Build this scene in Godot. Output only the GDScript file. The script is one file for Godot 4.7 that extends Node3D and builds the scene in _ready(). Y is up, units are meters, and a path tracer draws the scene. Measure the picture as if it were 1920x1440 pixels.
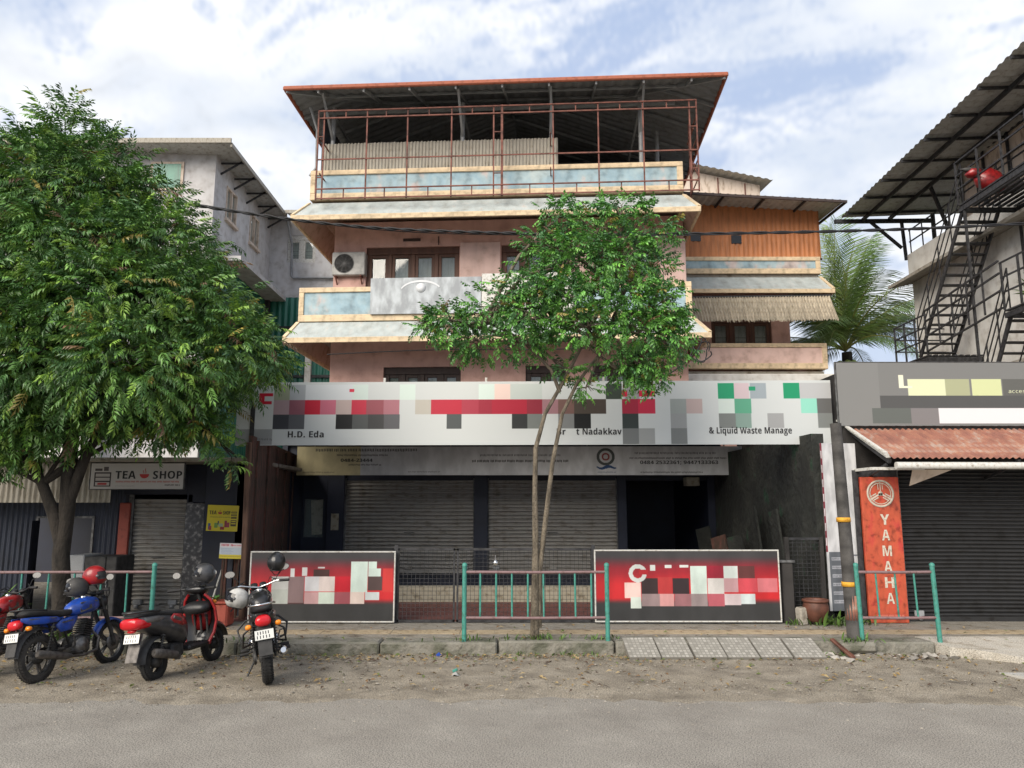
extends Node3D
# A street front: pink three-storey building with shops, signs, trees and parked two-wheelers.

var used := {}
var M := {}
var rng := RandomNumberGenerator.new()
var nz := FastNoiseLite.new()

# ---------- naming ----------
func numbered(n: String) -> String:
	var k: int = used.get(n, 0)
	used[n] = k + 1
	return n if k == 0 else "%s_%03d" % [n, k]

func tag(o: Node, label: String, category: String, group := "", kind := "") -> Node:
	if label: o.set_meta("label", label)
	if category: o.set_meta("category", category)
	if group: o.set_meta("group", group)
	if kind: o.set_meta("kind", kind)
	return o

func thing(n: String, label: String, category: String, at := Vector3.ZERO, turn := 0.0, group := "") -> Node3D:
	var o := Node3D.new()
	o.name = numbered(n)
	add_child(o)
	o.position = at
	o.rotation.y = turn
	tag(o, label, category, group)
	return o

func node(n: String, parent: Node3D, at := Vector3.ZERO) -> Node3D:
	var o := Node3D.new()
	o.name = n
	parent.add_child(o, true)
	o.position = at
	return o

func put(n: String, st: SurfaceTool, m: Material, parent: Node3D = self, kind := "", label := "") -> MeshInstance3D:
	st.generate_normals()
	var o := MeshInstance3D.new()
	o.name = numbered(n) if parent == self else n
	o.mesh = st.commit()
	o.material_override = m
	parent.add_child(o, true)
	if kind: o.set_meta("kind", kind)
	if label: o.set_meta("label", label)
	return o

func share(n: String, mesh: Mesh, m: Material, parent: Node3D, xf := Transform3D.IDENTITY) -> MeshInstance3D:
	var o := MeshInstance3D.new()
	o.name = n
	o.mesh = mesh
	o.material_override = m
	parent.add_child(o, true)
	o.transform = xf
	return o

func copy(o: Node3D, label: String, at: Vector3, turn: float) -> Node3D:
	var c: Node3D = o.duplicate()
	c.name = numbered(String(o.name).trim_suffix("_001"))
	add_child(c)
	c.position = at
	c.rotation.y = turn
	c.set_meta("label", label)
	return c

func many(n: String, mesh: Mesh, xs: Array, cols: Array, m: Material, parent: Node3D = self, kind := "stuff") -> MultiMeshInstance3D:
	var mm := MultiMesh.new()
	mm.transform_format = MultiMesh.TRANSFORM_3D
	mm.use_colors = cols.size() > 0
	mm.mesh = mesh
	mm.instance_count = xs.size()
	for i in xs.size():
		mm.set_instance_transform(i, xs[i])
		if cols.size() > 0: mm.set_instance_color(i, cols[i])
	var o := MultiMeshInstance3D.new()
	o.name = numbered(n) if parent == self else n
	o.multimesh = mm
	o.material_override = m
	parent.add_child(o, true)
	if kind: o.set_meta("kind", kind)
	return o

# ---------- shapes ----------
func S() -> SurfaceTool:
	var st := SurfaceTool.new()
	st.begin(Mesh.PRIMITIVE_TRIANGLES)
	st.set_smooth_group(-1)
	return st

func tri(st: SurfaceTool, a: Vector3, b: Vector3, c: Vector3, out: Vector3) -> void:
	if (b - a).cross(c - a).dot(out) > 0.0:
		st.add_vertex(a); st.add_vertex(c); st.add_vertex(b)
	else:
		st.add_vertex(a); st.add_vertex(b); st.add_vertex(c)

func quad(st: SurfaceTool, a: Vector3, b: Vector3, c: Vector3, d: Vector3, out: Vector3) -> void:
	if (b - a).cross(c - a).dot(out) + (c - a).cross(d - a).dot(out) > 0.0:
		for v in [a, c, b, a, d, c]: st.add_vertex(v)
	else:
		for v in [a, b, c, a, c, d]: st.add_vertex(v)

func panel(st: SurfaceTool, tl: Vector3, tr: Vector3, br: Vector3, bl: Vector3) -> void:
	var vs := [tl, tr, br, tl, br, bl]
	var us := [Vector2(0, 0), Vector2(1, 0), Vector2(1, 1), Vector2(0, 0), Vector2(1, 1), Vector2(0, 1)]
	for i in 6:
		st.set_uv(us[i]); st.add_vertex(vs[i])

func box(st: SurfaceTool, c: Vector3, s: Vector3, b := Basis.IDENTITY, bev := 0.0) -> void:
	st.set_smooth_group(-1)
	var h := s * 0.5
	var e := minf(bev, minf(h.x, minf(h.y, h.z)) * 0.9)
	for ax in 3:
		var u := (ax + 1) % 3
		var v := (ax + 2) % 3
		for sg in [-1.0, 1.0]:
			var p := []
			for k in [[-1, -1], [1, -1], [1, 1], [-1, 1]]:
				var q := Vector3.ZERO
				q[ax] = sg * h[ax]
				q[u] = k[0] * (h[u] - e)
				q[v] = k[1] * (h[v] - e)
				p.append(c + b * q)
			var o := Vector3.ZERO
			o[ax] = sg
			quad(st, p[0], p[1], p[2], p[3], b * o)
	if e <= 0.0: return
	for ax in 3:
		var u := (ax + 1) % 3
		var v := (ax + 2) % 3
		for k in [[-1, -1], [1, -1], [1, 1], [-1, 1]]:
			var p := []
			for w in [[0, -1], [0, 1], [1, 1], [1, -1]]:
				var q := Vector3.ZERO
				q[ax] = w[1] * (h[ax] - e)
				q[u] = k[0] * (h[u] - (e if w[0] == 1 else 0.0))
				q[v] = k[1] * (h[v] - (0.0 if w[0] == 1 else e))
				p.append(c + b * q)
			var o := Vector3.ZERO
			o[u] = k[0]; o[v] = k[1]
			quad(st, p[0], p[1], p[2], p[3], b * o)
	for i in 8:
		var g := Vector3(1 if i & 1 else -1, 1 if i & 2 else -1, 1 if i & 4 else -1)
		var x := g * (h - Vector3(0, e, e))
		var y := g * (h - Vector3(e, 0, e))
		var z := g * (h - Vector3(e, e, 0))
		tri(st, c + b * x, c + b * y, c + b * z, b * g)

func block(st: SurfaceTool, a: Vector3, z: Vector3, bev := 0.0) -> void:
	box(st, (a + z) * 0.5, (z - a).abs(), Basis.IDENTITY, bev)

func look(d: Vector3, up := Vector3.UP) -> Basis:   # x along d
	var x := d.normalized()
	if absf(x.dot(up)) > 0.98: up = Vector3.FORWARD
	var z := x.cross(up).normalized()
	return Basis(x, z.cross(x).normalized(), z)

func bar(st: SurfaceTool, a: Vector3, z: Vector3, w: float, h: float, bev := 0.0) -> void:
	box(st, (a + z) * 0.5, Vector3(a.distance_to(z), w, h), look(z - a), bev)

func tube(st: SurfaceTool, pts: Array, r, n := 8, caps := true) -> void:
	st.set_smooth_group(0)
	var rings := []
	var up := Vector3.UP
	for i in pts.size():
		var d: Vector3 = (pts[mini(i + 1, pts.size() - 1)] - pts[maxi(i - 1, 0)]).normalized()
		if i == 0 and absf(d.dot(up)) > 0.9: up = Vector3.RIGHT
		var x := d.cross(up).normalized()
		var y := x.cross(d).normalized()
		up = y
		var rad: float = r[i] if r is Array else r
		var ring := []
		for k in n:
			var a := TAU * k / n
			ring.append(pts[i] + (x * cos(a) + y * sin(a)) * rad)
		rings.append(ring)
	for i in pts.size() - 1:
		for k in n:
			var j := (k + 1) % n
			var o: Vector3 = rings[i][k] + rings[i][j] - pts[i] * 2.0 + (rings[i + 1][k] - pts[i + 1])
			quad(st, rings[i][k], rings[i][j], rings[i + 1][j], rings[i + 1][k], o)
	if caps:
		st.set_smooth_group(-1)
		for e in [0, pts.size() - 1]:
			var o: Vector3 = pts[0] - pts[1] if e == 0 else pts[-1] - pts[-2]
			for k in n: tri(st, pts[e], rings[e][k], rings[e][(k + 1) % n], o)
	st.set_smooth_group(-1)

func lathe(st: SurfaceTool, prof: Array, n := 16, xf := Transform3D.IDENTITY, smooth := true) -> void:   # profile Vector2(r, y), outside on the right going up
	st.set_smooth_group(0 if smooth else -1)
	for i in prof.size() - 1:
		var p: Vector2 = prof[i]
		var q: Vector2 = prof[i + 1]
		for k in n:
			var a := TAU * k / n
			var b := TAU * (k + 1) / n
			var v := [Vector3(p.x * cos(a), p.y, p.x * sin(a)), Vector3(p.x * cos(b), p.y, p.x * sin(b)), Vector3(q.x * cos(b), q.y, q.x * sin(b)), Vector3(q.x * cos(a), q.y, q.x * sin(a))]
			var m := (a + b) * 0.5
			var o := Vector3((q.y - p.y) * cos(m), p.x - q.x, (q.y - p.y) * sin(m))
			for t in 4: v[t] = xf * v[t]
			o = xf.basis * o
			if p.x < 1e-5: tri(st, v[0], v[2], v[3], o)
			elif q.x < 1e-5: tri(st, v[0], v[1], v[2], o)
			else: quad(st, v[0], v[1], v[2], v[3], o)
	st.set_smooth_group(-1)

func loft(st: SurfaceTool, secs: Array, n := 16) -> void:   # [x, y, ry, rz, power] rings across x, z = 0
	st.set_smooth_group(0)
	var rings := []
	for s in secs:
		var pw: float = s[4] if s.size() > 4 else 0.8
		var zc: float = s[5] if s.size() > 5 else 0.0
		var ring := []
		for k in n:
			var a := TAU * (k + 0.5) / n
			ring.append(Vector3(s[0], s[1] + s[2] * signf(sin(a)) * pow(absf(sin(a)), pw), zc + s[3] * signf(cos(a)) * pow(absf(cos(a)), pw)))
		rings.append(ring)
	for i in secs.size() - 1:
		var m := Vector3(secs[i][0] + secs[i + 1][0], secs[i][1] + secs[i + 1][1], 0) * 0.5
		for k in n:
			var j := (k + 1) % n
			var o: Vector3 = (rings[i][k] + rings[i][j] + rings[i + 1][k] + rings[i + 1][j]) * 0.25 - m
			o.x = 0
			quad(st, rings[i][k], rings[i][j], rings[i + 1][j], rings[i + 1][k], o)
	for e in [0, secs.size() - 1]:
		var c := Vector3.ZERO
		for v in rings[e]: c += v / n
		var o := Vector3(1 if (e > 0) == (secs[-1][0] > secs[0][0]) else -1, 0, 0)
		for k in n: tri(st, c, rings[e][k], rings[e][(k + 1) % n], o)
	st.set_smooth_group(-1)

func extrude(st: SurfaceTool, poly: PackedVector2Array, depth: float, xf := Transform3D.IDENTITY) -> void:   # polygon in x, y; thickness along z, centred
	st.set_smooth_group(-1)
	var ix := Geometry2D.triangulate_polygon(poly)
	var c := Vector2.ZERO
	for p in poly: c += p / poly.size()
	for sg in [-0.5, 0.5]:
		for i in range(0, ix.size(), 3):
			var v := []
			for k in 3: v.append(xf * Vector3(poly[ix[i + k]].x, poly[ix[i + k]].y, sg * depth))
			tri(st, v[0], v[1], v[2], xf.basis * Vector3(0, 0, sg))
	var cw := Geometry2D.is_polygon_clockwise(poly)
	for i in poly.size():
		var p := poly[i]
		var q := poly[(i + 1) % poly.size()]
		var o := Vector3(q.y - p.y, p.x - q.x, 0) * (-1.0 if cw else 1.0)
		quad(st, xf * Vector3(p.x, p.y, -0.5 * depth), xf * Vector3(q.x, q.y, -0.5 * depth), xf * Vector3(q.x, q.y, 0.5 * depth), xf * Vector3(p.x, p.y, 0.5 * depth), xf.basis * o)

func corrugated(st: SurfaceTool, o: Vector3, u: Vector3, v: Vector3, pitch: float, amp: float, per := 6, ragged := 0.0, hip := 0.0, fall := 0.0) -> void:   # waves across u, ridges along v; hip cuts both ends off slanting, fall shortens towards the end
	var nrm := u.cross(v).normalized()
	var n := maxi(2, int(u.length() / pitch * per))
	var prev := []
	st.set_smooth_group(0)
	for i in n + 1:
		var t := float(i) / n
		var w := nrm * (cos(TAU * t * u.length() / pitch) * amp)
		var a := 0.0
		var b := 1.0 - fall * t
		if hip > 0.0: b = clampf(minf(t, 1.0 - t) / hip, 0.02, 1.0)
		b -= ragged * rng.randf()
		var cur := [o + u * t + v * a + w, o + u * t + v * b + w]
		if i > 0: quad(st, prev[0], cur[0], cur[1], prev[1], nrm)
		prev = cur
	st.set_smooth_group(-1)

func wall(st: SurfaceTool, x0: float, x1: float, y0: float, y1: float, z0: float, z1: float, holes: Array) -> void:   # a wall across x with openings [xa, xb, ya, yb]
	var xs := [x0, x1]
	for h in holes:
		for x in [h[0], h[1]]:
			if x > x0 and x < x1 and not xs.has(x): xs.append(x)
	xs.sort()
	for i in xs.size() - 1:
		var m: float = (xs[i] + xs[i + 1]) * 0.5
		var cuts := []
		for h in holes:
			if m > h[0] and m < h[1]: cuts.append([h[2], h[3]])
		cuts.sort()
		var y := y0
		for c in cuts + [[y1, y1]]:
			if c[0] > y + 0.001: block(st, Vector3(xs[i], y, z0), Vector3(xs[i + 1], c[0], z1))
			y = maxf(y, c[1])

func text(n: String, s: String, size: float, at: Vector3, m: Material, parent: Node3D, width := 0.0, font := "Droid Sans", bold := true) -> MeshInstance3D:   # letters of that cap height, centred, facing z
	var t := TextMesh.new()
	var f := SystemFont.new()
	f.font_names = PackedStringArray([font])
	if bold: f.font_weight = 700
	t.font = f
	t.text = s
	t.font_size = 64
	t.pixel_size = size / 46.0
	t.depth = 0.003
	t.curve_step = 2.0
	var o := MeshInstance3D.new()
	o.name = n
	o.mesh = t
	o.material_override = m
	parent.add_child(o, true)
	o.position = at
	if width > 0.0:
		var w := t.get_aabb().size.x
		if w > 0.01: o.scale.x = width / w
	return o

# ---------- pictures and materials ----------
func lin(r: float, g: float, b: float) -> Color:
	return Color(r, g, b).linear_to_srgb()

func c8(r: int, g: int, b: int) -> Color:
	return Color8(r, g, b)

func noise_tex(freq: float, oct: int, sd: int, stops: Array, size := 512, bump := 0.0, kind := FastNoiseLite.TYPE_SIMPLEX_SMOOTH) -> NoiseTexture2D:
	var f := FastNoiseLite.new()
	f.noise_type = kind
	f.seed = sd
	f.frequency = freq
	f.fractal_octaves = oct
	f.fractal_gain = 0.55
	var t := NoiseTexture2D.new()
	t.width = size
	t.height = size
	t.seamless = true
	t.seamless_blend_skirt = 0.2
	t.noise = f
	if bump > 0.0:
		t.as_normal_map = true
		t.bump_strength = bump
	else:
		var g := Gradient.new()
		var offs := PackedFloat32Array()
		var cols := PackedColorArray()
		for s in stops:
			offs.append(s[0]); cols.append(s[1])
		g.offsets = offs
		g.colors = cols
		t.color_ramp = g
	return t

func grey(a: float) -> Color:
	return Color(a, a, a)

func pm(c: Color, rough := 0.85, coarse = null, cs := Vector3.ONE, fine = null, fs := 3.0, metal := 0.0, bump := 0.0, bs := 3.0) -> StandardMaterial3D:
	var m := StandardMaterial3D.new()
	m.albedo_color = c
	m.roughness = rough
	m.metallic = metal
	if coarse != null:
		m.albedo_texture = coarse
		m.uv1_triplanar = true
		m.uv1_world_triplanar = true
		m.uv1_scale = cs
	if fine != null:
		m.detail_enabled = true
		m.detail_albedo = fine
		m.detail_blend_mode = BaseMaterial3D.BLEND_MODE_MUL
		m.detail_uv_layer = BaseMaterial3D.DETAIL_UV_2
		m.uv2_triplanar = true
		m.uv2_world_triplanar = true
		m.uv2_scale = Vector3.ONE * fs
	if bump > 0.0:
		m.normal_enabled = true
		m.normal_texture = M.t_bump
		m.normal_scale = bump
		if coarse == null:
			m.uv1_triplanar = true
			m.uv1_world_triplanar = true
			m.uv1_scale = Vector3.ONE * bs
	return m

func pic(w: int, h: int, bg: Color) -> Image:
	var im := Image.create(w, h, false, Image.FORMAT_RGB8)
	im.fill(bg)
	return im

func rect(im: Image, x: float, y: float, w: float, h: float, c: Color) -> void:
	im.fill_rect(Rect2i(int(x), int(y), maxi(1, int(w)), maxi(1, int(h))), c)

func dashes(im: Image, x: int, y: int, w: int, h: int, c: Color) -> void:   # a line of print too small to read
	var p := x
	while p < x + w:
		var n := rng.randi_range(h, h * 4)
		for k in range(p, mini(p + n, x + w), maxi(2, h / 2 + 1)):
			rect(im, k, y + (rng.randi() % 2), maxi(1, h / 3), h - (rng.randi() % 2), c)
		p += n + maxi(2, h / 2)

func disc(im: Image, cx: float, cy: float, r: float, c: Color, inner := 0.0) -> void:
	for y in range(int(cy - r) - 1, int(cy + r) + 2):
		for x in range(int(cx - r) - 1, int(cx + r) + 2):
			var d := Vector2(x - cx, y - cy).length()
			if d <= r and d >= inner and x >= 0 and y >= 0 and x < im.get_width() and y < im.get_height(): im.set_pixel(x, y, c)

func grime(im: Image, amount: float, sd: int) -> void:   # uneven dirt over a print
	nz.seed = sd
	nz.frequency = 0.012
	nz.fractal_octaves = 4
	for y in im.get_height():
		for x in im.get_width():
			var k := 1.0 - amount * clampf(nz.get_noise_2d(x * 1.6, y * 0.7) * 1.2 + 0.4 + rng.randf() * 0.25, 0.0, 1.0)
			var c := im.get_pixel(x, y)
			im.set_pixel(x, y, Color(c.r * k, c.g * k, c.b * k))

func print_mat(im: Image, rough := 0.5) -> StandardMaterial3D:
	var m := StandardMaterial3D.new()
	m.albedo_texture = ImageTexture.create_from_image(im)
	m.roughness = rough
	m.texture_repeat = false
	return m

func make_materials() -> void:
	M.t_bump = noise_tex(0.04, 5, 5, [], 512, 6.0)
	var blot := noise_tex(0.008, 6, 1, [[0.0, grey(0.5)], [0.35, grey(0.78)], [0.6, grey(0.96)], [1.0, grey(1.0)]])
	var soft := noise_tex(0.006, 5, 2, [[0.0, grey(0.74)], [0.5, grey(0.93)], [1.0, grey(1.0)]])
	var grain := noise_tex(0.12, 3, 3, [[0.0, grey(0.62)], [0.5, grey(0.9)], [1.0, grey(1.0)]])
	var stain := noise_tex(0.02, 6, 4, [[0.0, Color(0.55, 0.52, 0.48)], [0.22, Color(0.78, 0.75, 0.71)], [0.42, Color(0.95, 0.94, 0.92)], [1.0, Color(1, 1, 1)]])
	var mild := noise_tex(0.016, 6, 8, [[0.0, Color(0.82, 0.80, 0.78)], [0.3, Color(0.93, 0.92, 0.91)], [0.55, Color(0.98, 0.975, 0.97)], [1.0, Color(1, 1, 1)]])
	var faint := noise_tex(0.006, 5, 6, [[0.0, grey(0.88)], [0.5, grey(0.96)], [1.0, grey(1.0)]])
	var grit := noise_tex(0.24, 2, 9, [[0.0, grey(0.35)], [0.3, grey(0.66)], [0.48, grey(0.9)], [0.65, grey(1.0)]], 1024)
	M.t_grain = grain
	M.t_soft = soft
	M.t_stain = stain
	var streak := Vector3(1.1, 0.16, 1.1)
	# ground
	var asph := noise_tex(0.01, 6, 11, [[0.0, lin(0.31, 0.284, 0.245)], [0.35, lin(0.365, 0.335, 0.29)], [0.65, lin(0.39, 0.36, 0.312)], [1.0, lin(0.45, 0.415, 0.36)]])
	var chips := noise_tex(0.22, 3, 12, [[0.0, grey(0.45)], [0.35, grey(0.72)], [0.6, grey(0.93)], [0.85, grey(1.0)]], 1024)
	M.asphalt = pm(Color(0.94, 0.94, 0.94), 0.92, asph, Vector3(0.26, 0.26, 0.26), grit, 0.3, 0.0, 0.12)
	M.patch = pm(lin(0.20, 0.185, 0.165), 0.9, soft, Vector3.ONE * 0.5, chips, 0.9, 0.0, 0.7)
	var dirt := noise_tex(0.012, 6, 13, [[0.0, lin(0.19, 0.16, 0.122)], [0.35, lin(0.29, 0.25, 0.192)], [0.6, lin(0.37, 0.322, 0.25)], [1.0, lin(0.48, 0.425, 0.34)]])
	M.dirt = pm(Color(0.95, 0.95, 0.95), 0.95, dirt, Vector3.ONE * 0.34, grit, 0.26, 0.0, 0.25)
	M.earth = pm(lin(0.16, 0.13, 0.1), 0.95, blot, Vector3.ONE * 0.1, grain, 1.0)
	M.paving = pm(lin(0.36, 0.335, 0.29), 0.9, stain, Vector3.ONE * 0.35, chips, 0.9, 0.0, 0.5)
	M.tactile = pm(lin(0.52, 0.42, 0.28), 0.85, stain, Vector3.ONE * 0.6, grain, 2.0, 0.0, 0.5)
	var moss := noise_tex(0.012, 6, 15, [[0.0, lin(0.09, 0.095, 0.06)], [0.3, lin(0.17, 0.17, 0.125)], [0.55, lin(0.27, 0.255, 0.21)], [1.0, lin(0.37, 0.35, 0.30)]])
	M.kerb = pm(Color.WHITE, 0.92, moss, Vector3.ONE * 0.45, chips, 1.0, 0.0, 0.7)
	M.concrete = pm(lin(0.46, 0.43, 0.38), 0.9, stain, Vector3.ONE * 0.4, grain, 2.0, 0.0, 0.4)
	M.apron = pm(lin(0.60, 0.565, 0.50), 0.9, stain, Vector3.ONE * 0.4, grit, 0.3, 0.0, 0.3)
	M.road_paint = pm(lin(0.62, 0.61, 0.58), 0.8, stain, Vector3.ONE * 0.9, chips, 1.5)
	# building
	M.pink = pm(lin(0.72, 0.45, 0.385), 0.85, faint, streak * 0.5, mild, 0.3, 0.0, 0.1)
	M.plaster = pm(lin(0.34, 0.33, 0.32), 0.9, stain, Vector3.ONE * 0.4)
	M.pale_pink = pm(lin(0.79, 0.57, 0.51), 0.85, faint, streak * 0.5, mild, 0.3)
	M.yellow = pm(lin(0.82, 0.64, 0.42), 0.8, faint, Vector3(0.5, 0.4, 0.5), soft, 1.5)
	var blue := noise_tex(0.011, 6, 21, [[0.0, lin(0.62, 0.45, 0.40)], [0.26, lin(0.58, 0.52, 0.50)], [0.36, lin(0.40, 0.51, 0.54)], [0.6, lin(0.33, 0.47, 0.54)], [0.8, lin(0.45, 0.56, 0.58)], [1.0, lin(0.56, 0.62, 0.60)]])
	M.blue = pm(Color.WHITE, 0.8, blue, Vector3(0.16, 0.09, 0.16), soft, 0.9)
	var slope := noise_tex(0.013, 6, 22, [[0.0, lin(0.30, 0.30, 0.27)], [0.3, lin(0.47, 0.50, 0.48)], [0.6, lin(0.55, 0.61, 0.60)], [0.85, lin(0.66, 0.68, 0.65)], [1.0, lin(0.64, 0.5, 0.42)]])
	M.slope = pm(Color.WHITE, 0.8, slope, Vector3(0.5, 0.4, 0.5), grain, 2.0)
	M.shade_toned_soffit = pm(lin(0.46, 0.33, 0.27), 0.9, stain, Vector3.ONE * 0.4)  # the wall pink in a darker copy, eave shade put into the colour
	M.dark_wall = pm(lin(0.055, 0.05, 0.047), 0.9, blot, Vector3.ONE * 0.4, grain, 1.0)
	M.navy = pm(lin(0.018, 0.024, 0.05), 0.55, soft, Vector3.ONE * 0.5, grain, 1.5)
	M.navy_sheet = pm(lin(0.045, 0.055, 0.085), 0.45, stain, Vector3(2.0, 0.2, 2.0), grain, 2.0, 0.3)
	M.slat = pm(lin(0.46, 0.445, 0.42), 0.5, stain, Vector3(0.4, 0.9, 0.4), grain, 2.0, 0.3)
	M.black_slat = pm(lin(0.05, 0.05, 0.052), 0.5, stain, Vector3(0.4, 0.5, 0.4), grain, 2.0, 0.4)
	M.brown = pm(lin(0.17, 0.075, 0.045), 0.6, soft, Vector3(2, 0.3, 2), grain, 2.0)
	M.dark_brown = pm(lin(0.05, 0.03, 0.025), 0.6, soft, Vector3(2, 0.3, 2))
	M.curtain = pm(lin(0.36, 0.385, 0.36), 0.9, soft, Vector3(3, 0.4, 3))
	M.fascia = pm(lin(0.52, 0.15, 0.08), 0.7, stain, Vector3.ONE * 0.7, grain, 2.0)
	M.shade_toned_cladding = pm(lin(0.13, 0.14, 0.17), 0.7, stain, Vector3(0.5, 0.5, 0.5), grain, 2.0)  # dark blue-grey tone stands in for the shade inside the shed
	M.shed_sheet = pm(lin(0.33, 0.34, 0.36), 0.6, stain, Vector3(0.5, 0.5, 0.5), grain, 2.0)  # darker than the other roof sheets, to paint in the dim shed interior
	M.roof_sheet = pm(lin(0.62, 0.625, 0.61), 0.6, stain, Vector3(0.5, 0.5, 0.5), grain, 2.0)
	M.grey_sheet = pm(lin(0.52, 0.49, 0.43), 0.7, stain, Vector3(2.2, 0.35, 2.2), grain, 2.0, 0.1)
	M.thatch_sheet = pm(lin(0.58, 0.51, 0.40), 0.85, blot, Vector3(2.6, 0.3, 2.6), stain, 0.9)
	M.orange_sheet = pm(lin(0.84, 0.32, 0.12), 0.6, soft, Vector3(2.0, 0.3, 2.0), grain, 1.5)
	M.steel = pm(lin(0.45, 0.46, 0.47), 0.5, soft, Vector3.ONE, grain, 2.0)
	M.rust_red = pm(lin(0.29, 0.105, 0.075), 0.75, blot, Vector3.ONE, grain, 3.0)
	var rust := noise_tex(0.014, 6, 25, [[0.0, lin(0.11, 0.05, 0.04)], [0.3, lin(0.27, 0.115, 0.085)], [0.5, lin(0.36, 0.15, 0.105)], [0.66, lin(0.45, 0.21, 0.13)], [0.78, lin(0.48, 0.38, 0.32)], [1.0, lin(0.52, 0.48, 0.45)]])
	M.rust = pm(Color.WHITE, 0.8, rust, Vector3(0.5, 0.8, 0.35), grain, 2.0)
	M.grey_wall = pm(lin(0.62, 0.615, 0.62), 0.9, faint, Vector3(0.4, 0.1, 0.4), mild, 0.3)
	M.white_wall = pm(lin(0.84, 0.83, 0.79), 0.9, faint, Vector3(0.5, 0.15, 0.5), mild, 0.3)
	M.cream = pm(lin(0.68, 0.58, 0.50), 0.85, stain, Vector3(0.6, 0.2, 0.6))
	M.green_sheet = pm(lin(0.03, 0.17, 0.12), 0.3, soft, Vector3(1.5, 0.2, 1.5), null, 1.0, 0.1)
	M.black_steel = pm(lin(0.065, 0.065, 0.07), 0.6, blot, Vector3.ONE * 2.0, grain, 3.0, 0.2)
	M.teal = pm(lin(0.075, 0.36, 0.30), 0.55, stain, Vector3.ONE * 1.4, grain, 3.0, 0.0, 0.2, 6.0)
	M.mauve = pm(lin(0.30, 0.19, 0.20), 0.6, stain, Vector3.ONE * 1.4, grain, 3.0)
	M.pole = pm(lin(0.13, 0.122, 0.115), 0.8, blot, Vector3.ONE * 0.8, grain, 2.0)
	M.pole_yellow = pm(lin(0.72, 0.37, 0.03), 0.7, stain, Vector3.ONE * 2.0)
	M.frame_white = pm(lin(0.62, 0.62, 0.60), 0.5, stain, Vector3.ONE * 1.5)
	M.wood = pm(lin(0.20, 0.11, 0.075), 0.85, blot, Vector3(3, 0.4, 3), grain, 3.0)
	var planky := noise_tex(0.02, 6, 28, [[0.0, lin(0.03, 0.022, 0.018)], [0.4, lin(0.085, 0.06, 0.045)], [0.65, lin(0.16, 0.06, 0.045)], [1.0, lin(0.2, 0.17, 0.14)]])
	M.old_boards = pm(Color.WHITE, 0.9, planky, Vector3(1.6, 0.3, 1.6), grain, 2.0)
	var tarp := noise_tex(0.01, 6, 29, [[0.0, lin(0.014, 0.014, 0.014)], [0.45, lin(0.024, 0.027, 0.023)], [0.7, lin(0.04, 0.041, 0.035)], [0.84, lin(0.02, 0.065, 0.034)], [1.0, lin(0.10, 0.095, 0.085)]])  # moss greens and greys, scaled darker to stand for shade on the wall
	M.mossy = pm(Color.WHITE, 0.9, tarp, Vector3(0.35, 0.25, 0.35), grain, 1.0, 0.0, 0.5)
	M.granite = pm(Color.WHITE, 0.25, noise_tex(0.03, 6, 30, [[0.0, lin(0.02, 0.02, 0.022)], [0.55, lin(0.07, 0.07, 0.075)], [0.75, lin(0.25, 0.24, 0.23)], [1.0, lin(0.4, 0.38, 0.36)]]), Vector3.ONE * 0.7)
	M.red_board = pm(lin(0.35, 0.07, 0.045), 0.6, stain, Vector3.ONE * 0.7)
	M.clay = pm(lin(0.20, 0.075, 0.045), 0.6, blot, Vector3.ONE * 1.2, grain, 2.5)
	M.floor_red = pm(lin(0.16, 0.06, 0.05), 0.7, stain, Vector3.ONE * 0.5)
	M.riser = pm(lin(0.40, 0.37, 0.29), 0.8, stain, Vector3.ONE * 0.8)
	# vehicles and small things
	M.tyre = pm(lin(0.028, 0.027, 0.026), 0.85, soft, Vector3.ONE * 2.0, grain, 4.0)
	M.dusty_tyre = pm(lin(0.075, 0.068, 0.06), 0.95, blot, Vector3.ONE * 2.0, grain, 4.0)
	M.plastic = pm(lin(0.022, 0.022, 0.024), 0.45, soft, Vector3.ONE * 2.0, grain, 3.0)
	M.dusty_plastic = pm(lin(0.06, 0.058, 0.056), 0.65, blot, Vector3.ONE * 2.0, grain, 3.0)
	M.seat = pm(lin(0.03, 0.029, 0.03), 0.7, blot, Vector3.ONE * 2.0, grain, 5.0, 0.0, 0.3, 8.0)
	M.alloy = pm(lin(0.30, 0.29, 0.28), 0.45, blot, Vector3.ONE * 3.0, grain, 4.0, 0.7)
	M.chrome = pm(lin(0.72, 0.72, 0.72), 0.14, null, Vector3.ONE, null, 1.0, 1.0)
	M.engine = pm(lin(0.10, 0.098, 0.095), 0.6, blot, Vector3.ONE * 3.0, grain, 4.0, 0.5)
	M.muffler = pm(lin(0.22, 0.20, 0.185), 0.55, blot, Vector3.ONE * 3.0, grain, 4.0, 0.5)
	for k in [["blue_paint", lin(0.012, 0.09, 0.55)], ["red_paint", lin(0.50, 0.018, 0.022)], ["black_paint", lin(0.016, 0.016, 0.018)], ["white_paint", lin(0.74, 0.73, 0.69)], ["grey_paint", lin(0.075, 0.075, 0.08)]]:
		var p := pm(k[1], 0.42, blot, Vector3.ONE * 2.0, grain, 4.0)
		p.clearcoat_enabled = true
		p.clearcoat = 0.4
		p.clearcoat_roughness = 0.12
		M[k[0]] = p
	M.lamp_red = pm(lin(0.50, 0.012, 0.018), 0.12)
	M.lamp_amber = pm(lin(0.85, 0.25, 0.015), 0.15)
	M.lens = pm(lin(0.55, 0.55, 0.55), 0.1, null, Vector3.ONE, null, 1.0, 0.4)
	M.visor = pm(lin(0.012, 0.012, 0.014), 0.06)
	M.mirror = pm(lin(0.85, 0.85, 0.85), 0.04, null, Vector3.ONE, null, 1.0, 1.0)
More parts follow.
